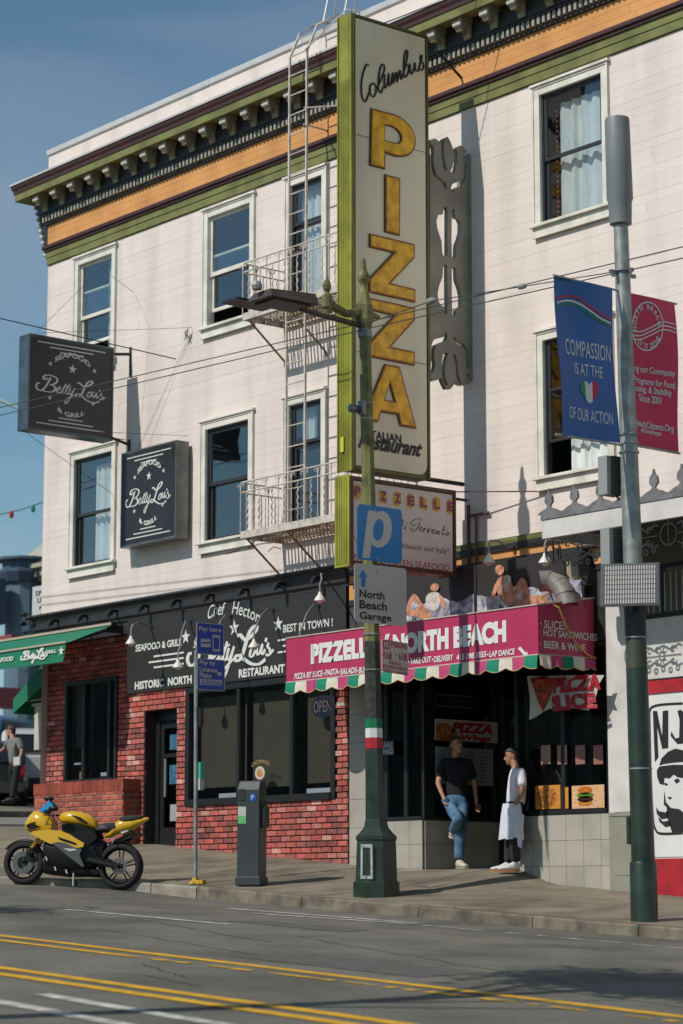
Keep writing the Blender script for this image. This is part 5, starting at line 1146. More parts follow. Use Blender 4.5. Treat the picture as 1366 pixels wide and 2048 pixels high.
a = (XW.px(870, 1500)[0], XW.px(985, 1500)[0], XW.px(930, 1570)[1], XW.px(930, 1496)[1]); t = photo_panel('menu_board', 'grey printed menu sheets under the PIZZA and Wings poster', 'menu', XW, *a, ['#8d8f92', '#95979a', '#8a8c8f', '#9a9c9f'], scale=3)
b = MB()
for r_ in range(9):
    for c_ in range(4): u = lerp(a[0], a[1], .06+c_*.235); v = lerp(a[2], a[3], .08+r_*.1); b.add([XW.at(u, v, .0112), XW.at(u+random.uniform(.1, .19)*(a[1]-a[0])/1., v, .0112), XW.at(u+.1*(a[1]-a[0]), v+.012, .0112), XW.at(u, v+.012, .0112)], [(0, 1, 2, 3)])
part('printed_lines', b, mat('grey_print', (.08, .08, .09), .6), t, kind='stuff')
t = thing('window_sticker', 'pale casual dining sticker on the left pizzeria window', 'sticker', tuple(W2.p3(775, 1500))); q = W2; b = MB(); plate(b, q, [[(755, 1511), (792, 1510), (792, 1482), (755, 1483)]], .002, .04); part('sheet', b, mat('teal_sticker', (.05, .1, .1), .5), t)
b = MB(); lrow(b, q, 'CASUAL', 742, 791, 780, 1496, 1485, w=.045, bold=.02, shear=.2); lrow(b, q, 'DINING', 744, 791, 780, 1509, 1498, w=.045, bold=.04); part('lettering', b, mat('pale_grey_print', (.4, .43, .42), .5), t)
q = PY(1.44); t = thing('house_number', 'brass house number 371 over the recessed door', 'number', tuple(q.p3(1040, 1400))); b = MB(); lrow(b, q, '371', 1032, 1047, 1040, 1405, 1393, w=.004, bold=.03); part('digits', b, mat('brass_number', (.35, .27, .1), .4, metal=.5), t)
# pizza banner hung under the awning end
pb = thing('pizza_banner', 'wrinkled white banner with a pizza slice hanging under the awning end', 'banner', (4.3, -.25, 2.2))
q = PY(-.3); NB_ = 14; b = MB(); top = [q.px(lerp(1057, 1205, i/NB_), lerp(1352, 1350, i/NB_)) for i in range(NB_+1)]; bot = [q.px(lerp(1060, 1176, i/NB_), [1440, 1434, 1428, 1424, 1419, 1416, 1414, 1413, 1413, 1414, 1415, 1417, 1419, 1420, 1421][i]) for i in range(NB_+1)]
def bq(i, t): return lerp(Vector(top[i]), Vector(bot[i]), t)
def bw(u, v): return .03*math.sin(u*7)+.02*math.sin(u*17+v*9)
b.add([q.at(*bq(i, t), bw(*bq(i, t))) for i in range(NB_+1) for t in (0, .25, .5, .75, 1)], [(5*i+j, 5*i+j+1, 5*i+5+j+1, 5*i+5+j) for i in range(NB_) for j in range(4)]); part('cloth', b, mat('banner_cloth', (.5, .47, .44), .7, var=.1), pb, smooth=True)
def bend_to(mb, f, extra=.012): mb.v = [tuple(Vector(v)+q.n*(bw(Vector(v).x, Vector(v).z)+extra)) for v in mb.v]; return mb
b = MB(); plate(b, q, [[(1064, 1358), (1085, 1352), (1104, 1358), (1107, 1372), (1097, 1392), (1086, 1424), (1076, 1402)]], .002, 0); part('pizza_slice_print', bend_to(b, 0), mat('pizza_slice_print', (.34, .05, .015), .6, var=.7, vs_=16), pb)
b = MB(); lrow(b, q, 'PIZZA', 1107, 1204, 1150, 1384, 1352, bold=.06); lrow(b, q, 'SLICE', 1100, 1192, 1150, 1420, 1388, bold=.06, shear=-.2); part('lettering', bend_to(b, 0), mat('banner_red', (.36, .01, .03), .6), pb)
# ------------------------------------------------------------------ right shop canopy with cresting and filigree
cn = thing('shop_canopy', 'white fascia canopy with spiked grey cresting and lacy black iron below it', 'canopy', (7.5, -.65, 3.9))
CX0, CX1, CY = 5.30, 13., -1.3
b = MB(); b.box(CX0, CX1, CY, CY+.05, 3.90, 4.13); b.box(CX0, CX0+.05, CY+.051, 0, 3.90, 4.13); part('fascia', b, M_plas, cn, bevel=.004)
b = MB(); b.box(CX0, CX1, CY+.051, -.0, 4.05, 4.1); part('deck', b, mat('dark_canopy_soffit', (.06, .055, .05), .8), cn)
M_crest = mat('weathered_grey_cresting', (.16, .16, .17), .7, var=.3, vs_=8)
b = MB(); b.box(CX0-.01, CX1, CY-.012, CY+.08, 4.131, 4.21); part('cresting_rail', b, M_crest, cn, bevel=.004)
i = 0; x = CX0+.12
while x < CX1-.3:
    b = MB(); plate(b, PY(CY+.03), [[(x-.2, 4.21), (x+.2, 4.21), (x+.12, 4.25), (x+.05, 4.27), (x+.02, 4.30), (x+.07, 4.35), (x+.06, 4.42), (x+.02, 4.46), (x, 4.52), (x-.02, 4.46), (x-.06, 4.42), (x-.07, 4.35), (x-.02, 4.30), (x-.05, 4.27), (x-.12, 4.25)]], .03, 0, px=False); part('finial', b, M_crest, cn); x += .44
def filigree(x0, x1, y, zc):
    x = x0; k = 0
    while x < x1:
        b = MB(); r = .011
        def ring(cx, cz, rad, a0=0, a1=6.2832, n=14): b.tube([(cx+rad*math.cos(lerp(a0, a1, i/n)), y, cz+rad*math.sin(lerp(a0, a1, i/n))) for i in range(n+1)], r, 4)
        ring(x+.16, zc, .13); b.tube([(x+.16, y, zc-.14), (x+.16, y, zc+.16)], r, 4)
        for s in (1, -1):
            for j in range(4): cx = x+.42+j*.13; b.tube([(cx+.06*math.cos(a)*(1-a/9), y, zc+s*.07+s*.05*math.sin(a)*(1-a/9)) for a in [i*.5 for i in range(12)]], r*.9, 4)
            b.tube([(x+.3+i*.06, y, zc+s*(.10+.03*math.sin(i*1.4))) for i in range(12)], r, 4)
        for j in range(5): ring(x+.4+j*.12, zc-.16-.02*(j % 2), .03, n=8)
        ring(x+.62, zc, .05, n=10); b.tube([(x+.3, y, zc), (x+.95, y, zc)], r*.8, 4)
        part('filigree', b, M_black, cn); x += .96; k += 1
filigree(CX0, CX1-.9, CY+.03, 3.72)
t = thing('floodlight', 'tan floodlight housing with a pale round lens hanging left under the canopy', 'floodlight', (5.2, -.7, 3.5))
q = PY(-.7); b = MB(); plate(b, q, [[(1150, 1125), (1172, 1122), (1175, 1155), (1158, 1160), (1150, 1148)]], .15, 0); part('housing', b, mat('tan_housing', (.3, .25, .18), .6), t, bevel=.006)
b = MB(); plate(b, q, [[(1174, 1105), (1190, 1100), (1196, 1135), (1190, 1170), (1176, 1172), (1184, 1150)]], .1, .05); part('bracket', b, M_black, t); b = MB(); b.lathe(q.p3(1192, 1110), [(.01, -.05), (.06, -.03), (.075, 0), (.06, .04)], 12); part('lens', b, M_shade_w, t, smooth=True)
# poster on the right wall
po = thing('wall_poster', 'large white wall poster with black lettering and a drawn woman with dark bobbed hair', 'poster', (6.4, -.02, .0)); q = PY(-.022)
b = MB(); b.box(5.70, 8.2, -.02, -.012, .02, 2.0); part('sheet', b, mat('poster_paper', (.68, .67, .66), .6, var=.03, dirt=.06), po)
ZQ = lambda pts: zm(pts, 1260, 1240, 3.793); blk = mat('poster_black', (.012, .013, .016), .6)
b = MB(); ribbon(b, q, ZQ([(400, 632), (260, 640), (180, 655), (150, 690), (150, 800), (160, 1200), (175, 1500), (195, 1590), (240, 1620), (400, 1615)]), .028, .004); part('border', b, blk, po)
for pp in ([(175, 690), (205, 690), (245, 890), (250, 690), (290, 685), (290, 970), (245, 975), (240, 950), (205, 800), (215, 1040), (190, 1075)], [(362, 690), (385, 680), (410, 700), (415, 900), (400, 935), (360, 940), (310, 880), (315, 845), (345, 900), (375, 890), (378, 760)],
           [(225, 1100), (240, 1050), (290, 1000), (345, 975), (410, 990), (480, 1010), (480, 1085), (400, 1075), (330, 1080), (260, 1090)], [(205, 1140), (225, 1110), (330, 1098), (480, 1100), (480, 1210), (360, 1190), (330, 1170), (300, 1200), (262, 1195), (255, 1250), (225, 1240), (208, 1190)],
           [(262, 1300), (272, 1380), (310, 1425), (375, 1435), (420, 1470), (420, 1610), (320, 1610), (285, 1500), (280, 1420), (258, 1400)], [(200, 1420), (220, 1450), (270, 1460), (290, 1440), (292, 1500), (240, 1510), (205, 1470)], [(215, 1490), (250, 1530), (300, 1520), (310, 1560), (270, 1570), (225, 1530)]):
    b = MB(); plate(b, q, [ZQ(pp)], .003, .002); part('printed_shape', b, blk, po)
b = MB(); plate(b, q, [ZQ([(255, 1240), (275, 1235), (290, 1248), (270, 1255)])], .003, .002); part('printed_eye', b, blk, po); b = MB(); plate(b, q, [ZQ([(335, 1215), (365, 1200), (380, 1220), (350, 1240)])], .003, .002); part('printed_eye', b, blk, po); b = MB(); plate(b, q, [ZQ([(285, 1340), (320, 1345), (300, 1362)])], .003, .002); part('printed_mouth', b, blk, po)
# menu stickers on the brick shop window
t = thing('window_sticker', 'round cioppino sticker with golden lettering on the brick shop window', 'sticker', tuple(PY(-.035).p3(523, 1545))); q = PY(.02)
b = MB(); c_ = q.px(523, 1546); plate(b, q, [[(c_[0]+.12*math.cos(k*.4), c_[1]+.1*math.sin(k*.4)) for k in range(16)]], .002, .03, px=False); part('bowl_print', b, mat('cream_bowl_print', (.5, .45, .36), .5), t)
b = MB(); plate(b, q, [[(c_[0]+.07*math.cos(k*.4), c_[1]+.06*math.sin(k*.4)) for k in range(16)]], .002, .034, px=False); part('stew_print', b, mat('stew_print', (.5, .25, .08), .5, var=.5, vs_=40), t)
b = MB(); lrow(b, q, 'CIOPPINO', 507, 543, 525, 1534, 1526, w=.035, bold=.0, bend=.05); part('lettering', b, mat('gold_print', (.4, .26, .07), .5), t)
q = PY(-.01)
t = thing('wall_sign', 'tiny white painted words on the bricks right of the window', 'lettering', tuple(q.p3(683, 1408))); b = MB(); lrow(b, q, 'DAMIANO', 674, 692, 683, 1412, 1404, w=.003, bold=.02); part('lettering', b, M_letter, t)
# ------------------------------------------------------------------ street furniture
M_polegreen = mat('dark_green_pole_paint', (.02, .04, .028), .4, var=.3, vs_=4, dirt=.3, ds=5)
M_poleolive = mat('faded_olive_pole_paint', (.15, .15, .045), .6, var=.3, vs_=5, dirt=.3, ds=5)
M_galv = mat('galvanised_pole_steel', (.30, .32, .31), .5, metal=.45, var=.25, vs_=7, dirt=.2, ds=4)
M_clamp = mat('blue_grey_clamp', (.16, .18, .21), .4, metal=.6)
M_wire = mat('dark_overhead_wire', (.05, .055, .05), .5)
LX, LY = 3.54, -2.5; LZ = zs(LX, LY)
lp = thing('lamp_post', 'octagonal trolley lamp post, dark green below and faded olive above, carrying the parking signs', 'lamp post', (LX, LY, LZ))
def lean(z): return LX-.235*max(0, (z-.3))/7.3
def octo(b, prof, cx=None, n=8):
    o = len(b.v)
    for r, z in prof:
        for j in range(n): a = 2*math.pi*(j+.5)/n; b.v.append(((lean(z) if cx is None else cx)+r*math.cos(a), LY+r*math.sin(a), z))
    k = len(prof)
    for i in range(k-1):
        for j in range(n): b.f.append([o+i*n+j, o+i*n+(j+1) % n, o+(i+1)*n+(j+1) % n, o+(i+1)*n+j]); b.m.append(0); b.c.append(None)
    for q in (list(range(n))[::-1], [(k-1)*n+j for j in range(n)]): b.f.append([o+x for x in q]); b.m.append(0); b.c.append(None)
b = MB(); octo(b, [(.30, LZ-.1), (.30, LZ+.16), (.27, LZ+.18), (.255, LZ+.60), (.25, LZ+.66), (.265, LZ+.68), (.265, LZ+.72), (.22, LZ+.76), (.16, LZ+.83), (.145, LZ+.90), (.135, LZ+.93)]); part('base', b, M_polegreen, lp)
b = MB(); y_ = LY
q = Pl((LX+.18, LY-.185, 0), (math.cos(math.radians(45)), math.sin(math.radians(45)), 0), (0, 0, 1))
nrm = Vector((math.sin(math.radians(22.5+22.5)), -math.cos(math.radians(45)), 0))
for ang, m_, nm in ((-67.5-0, M_clamp, 'access_door'), (-22.5, None, None)):
    if not m_: continue
    a = math.radians(-67.5); n_ = Vector((math.cos(a), math.sin(a), 0)); u_ = Vector((-math.sin(a), math.cos(a), 0)); qp = Pl(Vector((LX, LY, 0))+n_*.25, u_, (0, 0, 1))
    b = MB(); plate(b, qp, [[(-.085, LZ+.2), (.085, LZ+.2), (.08, LZ+.62), (-.08, LZ+.62)], [(-.055, LZ+.24), (.055, LZ+.24), (.052, LZ+.58), (-.052, LZ+.58)]], .02, -.004, px=False); part('access_frame', b, mat('silver_worn_frame', (.42, .43, .44), .5, metal=.4, var=.3, vs_=20), lp)
    b = MB(); plate(b, qp, [[(-.055, LZ+.24), (.055, LZ+.24), (.052, LZ+.58), (-.052, LZ+.58)]], .006, -.002, px=False); part('access_door', b, M_black, lp)
b = MB(); octo(b, [(.118, LZ+.93), (.112, 1.3)]); part('shaft', b, M_polegreen, lp)
for z0, z1, c_, nm in ((1.36, 1.49, mat('red_band_paint', (.38, .01, .02), .5), 'red_band'), (1.491, 1.61, mat('white_band_paint', (.6, .6, .57), .5), 'white_band'), (1.611, 1.73, mat('green_band_paint', (.0, .14, .05), .5), 'green_stripe')):
    b = MB(); octo(b, [(.1145, z0), (.113, z1)]); part(nm, b, c_, lp)
b = MB(); octo(b, [(.112, 1.3), (.110, 1.36), (.11, 1.73), (.102, 2.7)]); part('shaft', b, mat('chipped_dark_pole_paint', (.035, .04, .03), .5, var=.5, vs_=12, dirt=.3, ds=8), lp)
b = MB(); octo(b, [(.102, 2.7), (.078, 6.6), (.076, 6.62)]); part('shaft', b, M_poleolive, lp)
b = MB(); octo(b, [(.082, 6.62), (.095, 6.64), (.095, 6.72), (.085, 6.74)]); part('clamp_band', b, M_clamp, lp)
b = MB(); octo(b, [(.085, 6.74), (.10, 6.8), (.12, 6.86), (.12, 7.05), (.095, 7.09), (.075, 7.2), (.07, 7.22)]); octo(b, [(.07, 7.22), (.05, 7.28), (.045, 7.32), (.055, 7.35), (.08, 7.40), (.082, 7.45), (.06, 7.5), (.042, 7.53), (.035, 7.6), (.032, 7.66), (.015, 7.69), (.0, 7.69)], n=10); part('capital', b, M_poleolive, lp)
b = MB(); x_ = lean(7)
b.tube([(x_, LY-.09, 6.95), (x_, LY-.3, 6.90), (x_, LY-.55, 6.97)], [.07, .05, .055], 8); b.lathe((x_, LY-.62, 6.9), [(.01, -.08), (.04, -.07), (.05, 0), (.075, .03), (.075, .18), (.05, .2), (.03, .23), (.05, .27), (.055, .32), (.04, .37), (.012, .41), (.005, .45)], 10); part('arm', b, M_poleolive, lp)
b = MB(); b.tube([(x_, LY+.09, 6.95), (x_, LY+.25, 6.93)], [.05, .03], 8); part('stub', b, M_poleolive, lp)
b = MB(); b.tube([(x_, LY-.08, 6.78), (x_, LY-.9, 6.83), (x_, LY-1.05, 6.85)], .035, 8); part('lamp_arm', b, mat('dark_brown_arm', (.045, .035, .03), .5), lp)
b = MB(); x0 = x_-.26; ya, yb = LY-.95, LY-1.72
b.add([(x0, ya, 6.86), (x0+.52, ya, 6.86), (x0+.45, ya, 7.02), (x0+.07, ya, 7.02), (x0, yb, 6.86), (x0+.52, yb, 6.86), (x0+.43, yb+.06, 6.98), (x0+.09, yb+.06, 6.98)], [(0, 1, 2, 3), (7, 6, 5, 4), (0, 4, 5, 1), (1, 5, 6, 2), (2, 6, 7, 3), (3, 7, 4, 0)]); part('lamp_head', b, mat('bronze_lamp_housing', (.06, .045, .04), .5, dirt=.3, ds=6), lp, bevel=.012)
b = MB(); b.box(x0-.34, x0-.012, yb-.12, ya-.25, 6.90, 6.93); b.box(x0+.06, x0+.46, yb+.1, ya-.1, 6.835, 6.856); part('light_shield', b, M_black, lp)
b = MB(); b.lathe((x_, yb-.02, 7.03), [(.02, -.06), (.06, -.05), (.07, 0), (.05, .05), (.02, .06)], 10); part('photocell', b, M_pipe, lp)
for z in (2.33, 2.78, 5.55, 5.75): b = MB(); octo(b, [(.118 if z < 3 else .09, z), (.118 if z < 3 else .09, z+.02)]); part('strap', b, M_galv, lp)
b = MB(); b.lathe((lean(5.7)-.05, LY-.15, 5.68), [(.01, -.08), (.05, -.08), (.055, .08), (.03, .1)], 12, 'Y'); b.box(lean(5.7)-.03, lean(5.7)+.06, LY-.12, LY-.02, 5.6, 5.78); part('pole_camera', b, M_clamp, lp)
M_alu = mat('sign_back_aluminium', (.4, .4, .4), .4, metal=.6)
def rsign(name, lab, pl, u0, u1, v0, v1, face, r=.04, border=None, th=.006, grp=None):
    """flat street sign with rounded corners"""
    t = thing(name, lab, 'street sign', tuple(pl.at((u0+u1)/2, v0, 0)), group=grp)
    def rr(e, r_): return [(cx+r_*math.cos(a), cz+r_*math.sin(a)) for cx, cz, a0 in ((u1-e-r_, v1-e-r_, 0), (u0+e+r_, v1-e-r_, 1.5708), (u0+e+r_, v0+e+r_, 3.1416), (u1-e-r_, v0+e+r_, 4.712)) for a in (a0, a0+.4, a0+.785, a0+1.17, a0+1.5708)]
    b = MB(); plate(b, pl, [rr(0, r)], th, 0, px=False); part('plate', b, border or face, t)
    b = MB(); plate(b, pl, [rr(.012 if border else .003, r*.8)], .002, th, px=False); part('sign_face', b, face, t); return t
M_pblue = mat('parking_blue', (.0, .19, .50), .4, var=.05); M_swhite = mat('reflective_white', (.50, .50, .49), .35, var=.04); M_sblack = mat('sign_black', (.012, .012, .012), .5); M_sgrey = mat('silver_sign_face', (.46, .46, .45), .4, var=.05)
q = PX(3.66); W = .008
t = rsign('parking_sign', 'square blue sign with a big white P on the lamp post', q, -2.91, -2.17, 3.685, 4.385, M_pblue, r=.07)
b = MB(); zp = lambda pts: zm(pts, 680, 930, 5.254)
plate(b, q, [zp([(290, 478), (358, 485), (368, 510), (400, 487), (450, 485), (500, 520), (533, 590), (541, 670), (530, 750), (495, 820), (445, 860), (390, 872), (345, 850), (326, 828), (306, 980), (228, 975)]), zp([(405, 562), (370, 590), (348, 640), (340, 700), (345, 760), (368, 792), (400, 795), (430, 770), (450, 710), (455, 640), (440, 585)])], .003, W); part('letter', b, M_swhite, t)
b = MB()
for x, y in ((750, 1022), (754, 1118)): b.lathe(q.p3(x, y, W), [(.0, 0), (.014, 0), (.012, .008), (0, .009)], 8, 'X')
part('bolt', b, M_alu, t)
t = rsign('garage_sign', 'silver sign reading North Beach Garage with a blue up arrow', q, -2.955, -2.10, 2.90, 3.635, M_sgrey, r=.05)
b = MB(); plate(b, q, [zp([(236, 1100), (286, 1180), (262, 1180), (260, 1280), (218, 1280), (220, 1178), (192, 1176)])], .003, W); part('arrow', b, M_pblue, t)
for s, x1, yb, yt in (('North', 768, 1198, 1182), ('Beach', 773, 1220, 1203), ('Garage', 782, 1245, 1226)): b = MB(); lrow(b, q, s, 718, x1, 750, yb, yt, w=W+.003, bold=.022); part('lettering', b, M_sblack, t)
b = MB()
for x, y in ((753, 1144), (757, 1241)): b.lathe(q.p3(x, y, W), [(.0, 0), (.014, 0), (.012, .008), (0, .009)], 8, 'X')
part('bolt', b, M_alu, t)
q = Pl((3.6, -2.42, 0), (-.32, .95, 0), (0, 0, 1)); u0, v1 = q.px(763, 1278); u1, v0 = q.px(816, 1351)
t = rsign('no_parking_sign', 'white and red NO PARKING street cleaning sign strapped to the lamp post', q, u0, u1, v0, v1, M_sgrey, r=.02)
M_sred = mat('sign_red', (.34, .03, .03), .5); b = MB(); plate(b, q, [[(765, 1280), (779, 1281), (779, 1298), (765, 1298)]], .002, W); part('red_panel', b, M_sred, t)
b = MB(); lrow(b, q, 'NO', 766.5, 777.5, 772, 1296, 1283, w=W+.003, bold=.04); part('lettering', b, M_swhite, t)
b = MB()
for s, x0, x1, yb, yt in (('PARKING', 781, 813, 1297, 1283), ('4 A.M.', 765, 783, 1319, 1303), ('TO', 788, 793, 1311, 1307), ('6 A.M.', 797, 813, 1321, 1305), ('EVERYDAY', 777, 801, 1330, 1324), ('INCLUDING HOLIDAYS', 765, 813, 1338.5, 1332), ('STREET CLEANING', 766, 813, 1348, 1341.5)): lrow(b, q, s, x0, x1, (x0+x1)/2, yb, yt, w=W+.004, bold=.01)
part('lettering', b, M_sred, t)
# pay sign pole
px_, py_ = .235, -2.85; pz_ = zs(px_, py_)
pp_ = thing('sign_pole', 'thin galvanised pole with a yellow foot carrying the blue pay signs', 'sign pole', (px_, py_, pz_))
b = MB(); b.tube([(px_, py_, pz_), (px_-.04, py_, 2.86)], .028, 10); b.lathe((px_-.04, py_, 2.87), [(.03, -.03), (.045, -.02), (.045, .0), (.02, .03), (0, .035)], 10); part('pole', b, M_galv, pp_, smooth=True)
b = MB(); b.lathe((px_, py_, pz_), [(.09, 0), (.085, .025), (.045, .05), (.04, .08)], 10); b.box(px_+.02, px_+.2, py_-.03, py_+.03, pz_, pz_+.05); part('foot', b, mat('yellow_foot_paint', (.5, .3, .02), .6, var=.5, vs_=20), pp_)
b = MB(); b.box(px_+.0, px_+.06, py_+.02, py_+.09, 1.1, 1.32); part('green_tag', b, mat('mint_tag', (.05, .35, .25), .5), pp_)
b = MB(); b.box(px_+.0, px_+.05, py_+.02, py_+.09, .95, 1.1); part('white_tag', b, M_swhite, pp_); b = MB(); b.box(px_+.0, px_+.05, py_+.02, py_+.07, 1.8, 2.05); part('black_tag', b, M_black, pp_)
q = PX(px_+.02); ZC = lambda pts: zm(pts, 240, 1160, 2.846); M_payb = mat('pay_sign_blue', (.012, .075, .40), .4, var=.06); M_bord = mat('pale_sign_border', (.4, .42, .45), .4)
def rectpx(x0, x1, ytl, ybr): a = q.px(x0, ytl); c = q.px(x1, ybr); return a[0], c[0], c[1], a[1]
u0, u1, v0, v1 = rectpx(393, 447, 1244, 1312); t = rsign('pay_here_sign', 'blue Pay here sign with card and phone symbols, upper one on the thin pole', q, u0, u1, v0, v1, M_payb, r=.02, border=M_bord)
b = MB(); lrow(b, q, 'Pay here', 397, 442, 420, 1266, 1254, w=W+.004, bold=.03)
plate(b, q, [ZC([(458, 335), (513, 338), (513, 384), (458, 380)]), ZC([(462, 352), (510, 354), (510, 364), (462, 362)])], .002, W); plate(b, q, [ZC([(525, 312), (567, 316), (567, 408), (525, 405)]), ZC([(530, 326), (562, 329), (562, 395), (530, 392)])], .002, W); part('print', b, M_swhite, t)
u0, u1, v0, v1 = rectpx(394, 449, 1316, 1383); t = rsign('pay_by_plate_sign', 'blue Pay by License Plate sign numbered 36303002, lower one on the thin pole', q, u0, u1, v0, v1, M_payb, r=.02, border=M_bord)
b = MB()
for s, x1, yb, yt in (('Pay by', 430, 1332, 1321), ('License', 434, 1344, 1334), ('Plate', 422, 1356, 1346)): lrow(b, q, s, 398, x1, 412, yb, yt, w=W+.004, bold=.03)
plate(b, q, [ZC([(452, 563), (578, 570), (578, 602), (452, 596)])], .002, W); plate(b, q, [ZC([(552, 525), (575, 527), (575, 545), (552, 543)])], .002, W); part('print', b, M_swhite, t)
b = MB(); lrow(b, q, '36303002', 401, 441, 420, 1369.5, 1361, w=W+.003, bold=.02); part('number_print', b, M_payb, t)
# parking ticket machine
tx, ty = 1.13, -2.6; tz = zs(tx, ty)
tm = thing('parking_machine', 'dark grey parking ticket machine with a round P badge on the pavement', 'parking machine', (tx, ty, tz))
M_tm = mat('slate_machine_paint', (.035, .043, .045), .45, var=.12)
rotm = Matrix.Translation((tx, ty, tz)) @ Matrix.Rotation(math.radians(35), 4, 'Z')
def rb(b, x0, x1, y0, y1, z0, z1): return b.box(x0, x1, y0, y1, z0, z1, rotm)
b = MB(); w2 = .155; P0 = [(-w2, -.15), (w2, -.15), (w2, .17), (-w2, .17)]
prf = [(0, 1.16), (.02, 1.12), (.06, 1.02)]
vs = []
for k, (z, s, dy) in enumerate(((0, 1.12, 0), (.1, 1.12, 0), (.12, 1, 0), (1.05, 1, 0), (1.24, 1, .0))):
    for x, y in P0: vs.append(rotm @ Vector((x*s, y*s, z)))
vs += [rotm @ Vector((x*.96, y*.96 if y > 0 else y*.5, 1.36)) for x, y in P0]
b.add(vs, [(4*i+j, 4*i+(j+1) % 4, 4*i+4+(j+1) % 4, 4*i+4+j) for i in range(5) for j in range(4)]+[(0, 3, 2, 1), (20, 21, 22, 23)]); part('body', b, M_tm, tm, bevel=.015)
b = MB(); rb(b, w2+.001, w2+.06, -.1, .1, .75, 1.02); rb(b, w2+.001, w2+.03, -.12, .12, 1.02, 1.1); part('payment_hood', b, M_black, tm, bevel=.01)
mm = lambda x, y, z: rotm @ Vector((x, y, z))
qf = Pl(mm(0, -.152, 0), rotm.to_3x3() @ Vector((1, 0, 0)), (0, 0, 1))
b = MB(); plate(b, qf, [[(.06+.05*math.cos(k*.35), 1.14+.055*math.sin(k*.35)) for k in range(18)]], .004, 0, px=False); part('badge', b, M_payb, tm)
b = MB(); letters(b, qf, 'P', .04, .08, 1.11, 1.17, w=.007, bold=.03); part('badge_letter', b, M_swhite, tm)
b = MB(); plate(b, qf, [[(-.14, .90), (-.03, .90), (-.03, 1.02), (-.14, 1.02)]], .003, 0, px=False); part('label', b, M_swhite, tm); b = MB(); plate(b, qf, [[(-.14, .80), (-.03, .80), (-.03, .899), (-.14, .899)]], .003, 0, px=False); part('green_label', b, mat('green_label', (.1, .45, .15), .5), tm)
b = MB(); plate(b, qf, [[(-.13, 1.1), (-.05, 1.1), (-.05, 1.25), (-.13, 1.25)]], .006, 0, px=False); part('slot', b, M_black, tm)
# tall pole on the right
CXp, CYp = 8.22, -2.7; cz = zs(CXp, CYp)
cp = thing('utility_pole', 'tall round pole, grey above and dark green below, topped by a grey antenna cylinder', 'pole', (CXp, CYp, cz))
xa = lambda z: CXp-.165*max(0, z-.3)/7.5
def cyl(b, pr, n=28):
    o = len(b.v)
    for r, z in pr:
        for j in range(n): a = 2*math.pi*j/n; b.v.append((xa(z)+r*math.cos(a), CYp+r*math.sin(a), z))
    k = len(pr)
    for i in range(k-1):
        for j in range(n): b.f.append([o+i*n+j, o+i*n+(j+1) % n, o+(i+1)*n+(j+1) % n, o+(i+1)*n+j]); b.m.append(0); b.c.append(None)
    for q_ in (list(range(n))[::-1], [(k-1)*n+j for j in range(n)]): b.f.append([o+x for x in q_]); b.m.append(0); b.c.append(None)
for pr, m_, nm in (([(.148, cz-.1), (.147, -.11), (.14, -.09)], M_polegreen, 'sleeve'), ([(.128, -.09), (.118, 2.0)], M_polegreen, 'shaft'), ([(.118, 2.001), (.114, 2.33)], mat('olive_green_pole_patch', (.05, .055, .035), .5, var=.2), 'shaft'), ([(.119, 2.331), (.118, 2.75)], M_black, 'collar'),
                   ([(.11, 2.75), (.083, 6.9), (.082, 7.02)], M_galv, 'shaft'), ([(.06, 7.02), (.125, 7.04), (.135, 7.3), (.15, 7.34), (.142, 8.26), (.135, 8.29), (.0, 8.3)], mat('grey_antenna_shroud', (.17, .19, .195), .5, var=.08), 'antenna')):
    b = MB(); cyl(b, pr); part(nm, b, m_, cp, smooth=True)
for z in (.9, 2.33, 2.95, 3.0, 4.4, 4.5, 4.6, 6.48): b = MB(); cyl(b, [(.13 if z < 2.5 else .115, z), (.13 if z < 2.5 else .115, z+.018)]); part('strap', b, M_galv, cp)
b = MB(); b.box(xa(6.5)-.16, xa(6.5)+.16, CYp-.02, CYp+.02, 6.46, 6.5); b.box(xa(6.5)-.02, xa(6.5)+.02, CYp-.2, CYp+.2, 6.44, 6.48); part('wire_clamp', b, M_clamp, cp)
b = MB(); b.box(xa(0)-.15, xa(0)-.1, CYp-.1, CYp-.0, .1, .4); part('hand_hole', b, M_polegreen, cp, bevel=.01)
b = MB(); b.tube([(xa(4)-.1, CYp-.02, 4.1), (xa(4)-.2, CYp-.05, 3.98), (xa(4)-.08, CYp-.1, 3.88)], .015, 6); part('cable', b, M_black, cp)
for (zc, h, x_) in ((4.15, .44, 0), (3.3, .52, 0)):
    t = thing('radio_unit', 'grey finned radio box on the tall pole, '+('upper one beside the blue banner' if zc > 4 else 'lower one above the solar panel'), 'radio box', (xa(zc)-.2, CYp-.1, zc-h/2), group='grey radio boxes')
    bx, by = xa(zc)-.17, CYp-.12; b = MB(); b.box(bx-.09, bx+.05, by-.12, by-.05, zc-h/2, zc+h/2); part('cover', b, mat('pale_grey_plastic', (.27, .28, .28), .5), t, bevel=.008)
    b = MB(); b.box(bx-.07, bx+.05, by-.049, by+.10, zc-h/2, zc+h/2); part('case', b, mat('charcoal_case', (.05, .05, .055), .5), t)
    b = MB()
    for k in range(14): zz = zc-h/2+.02+k*h/14; b.box(bx+.051, bx+.066, by-.045, by+.09, zz, zz+.012)
    part('fins', b, mat('charcoal_case', (.05, .05, .055), .5), t)
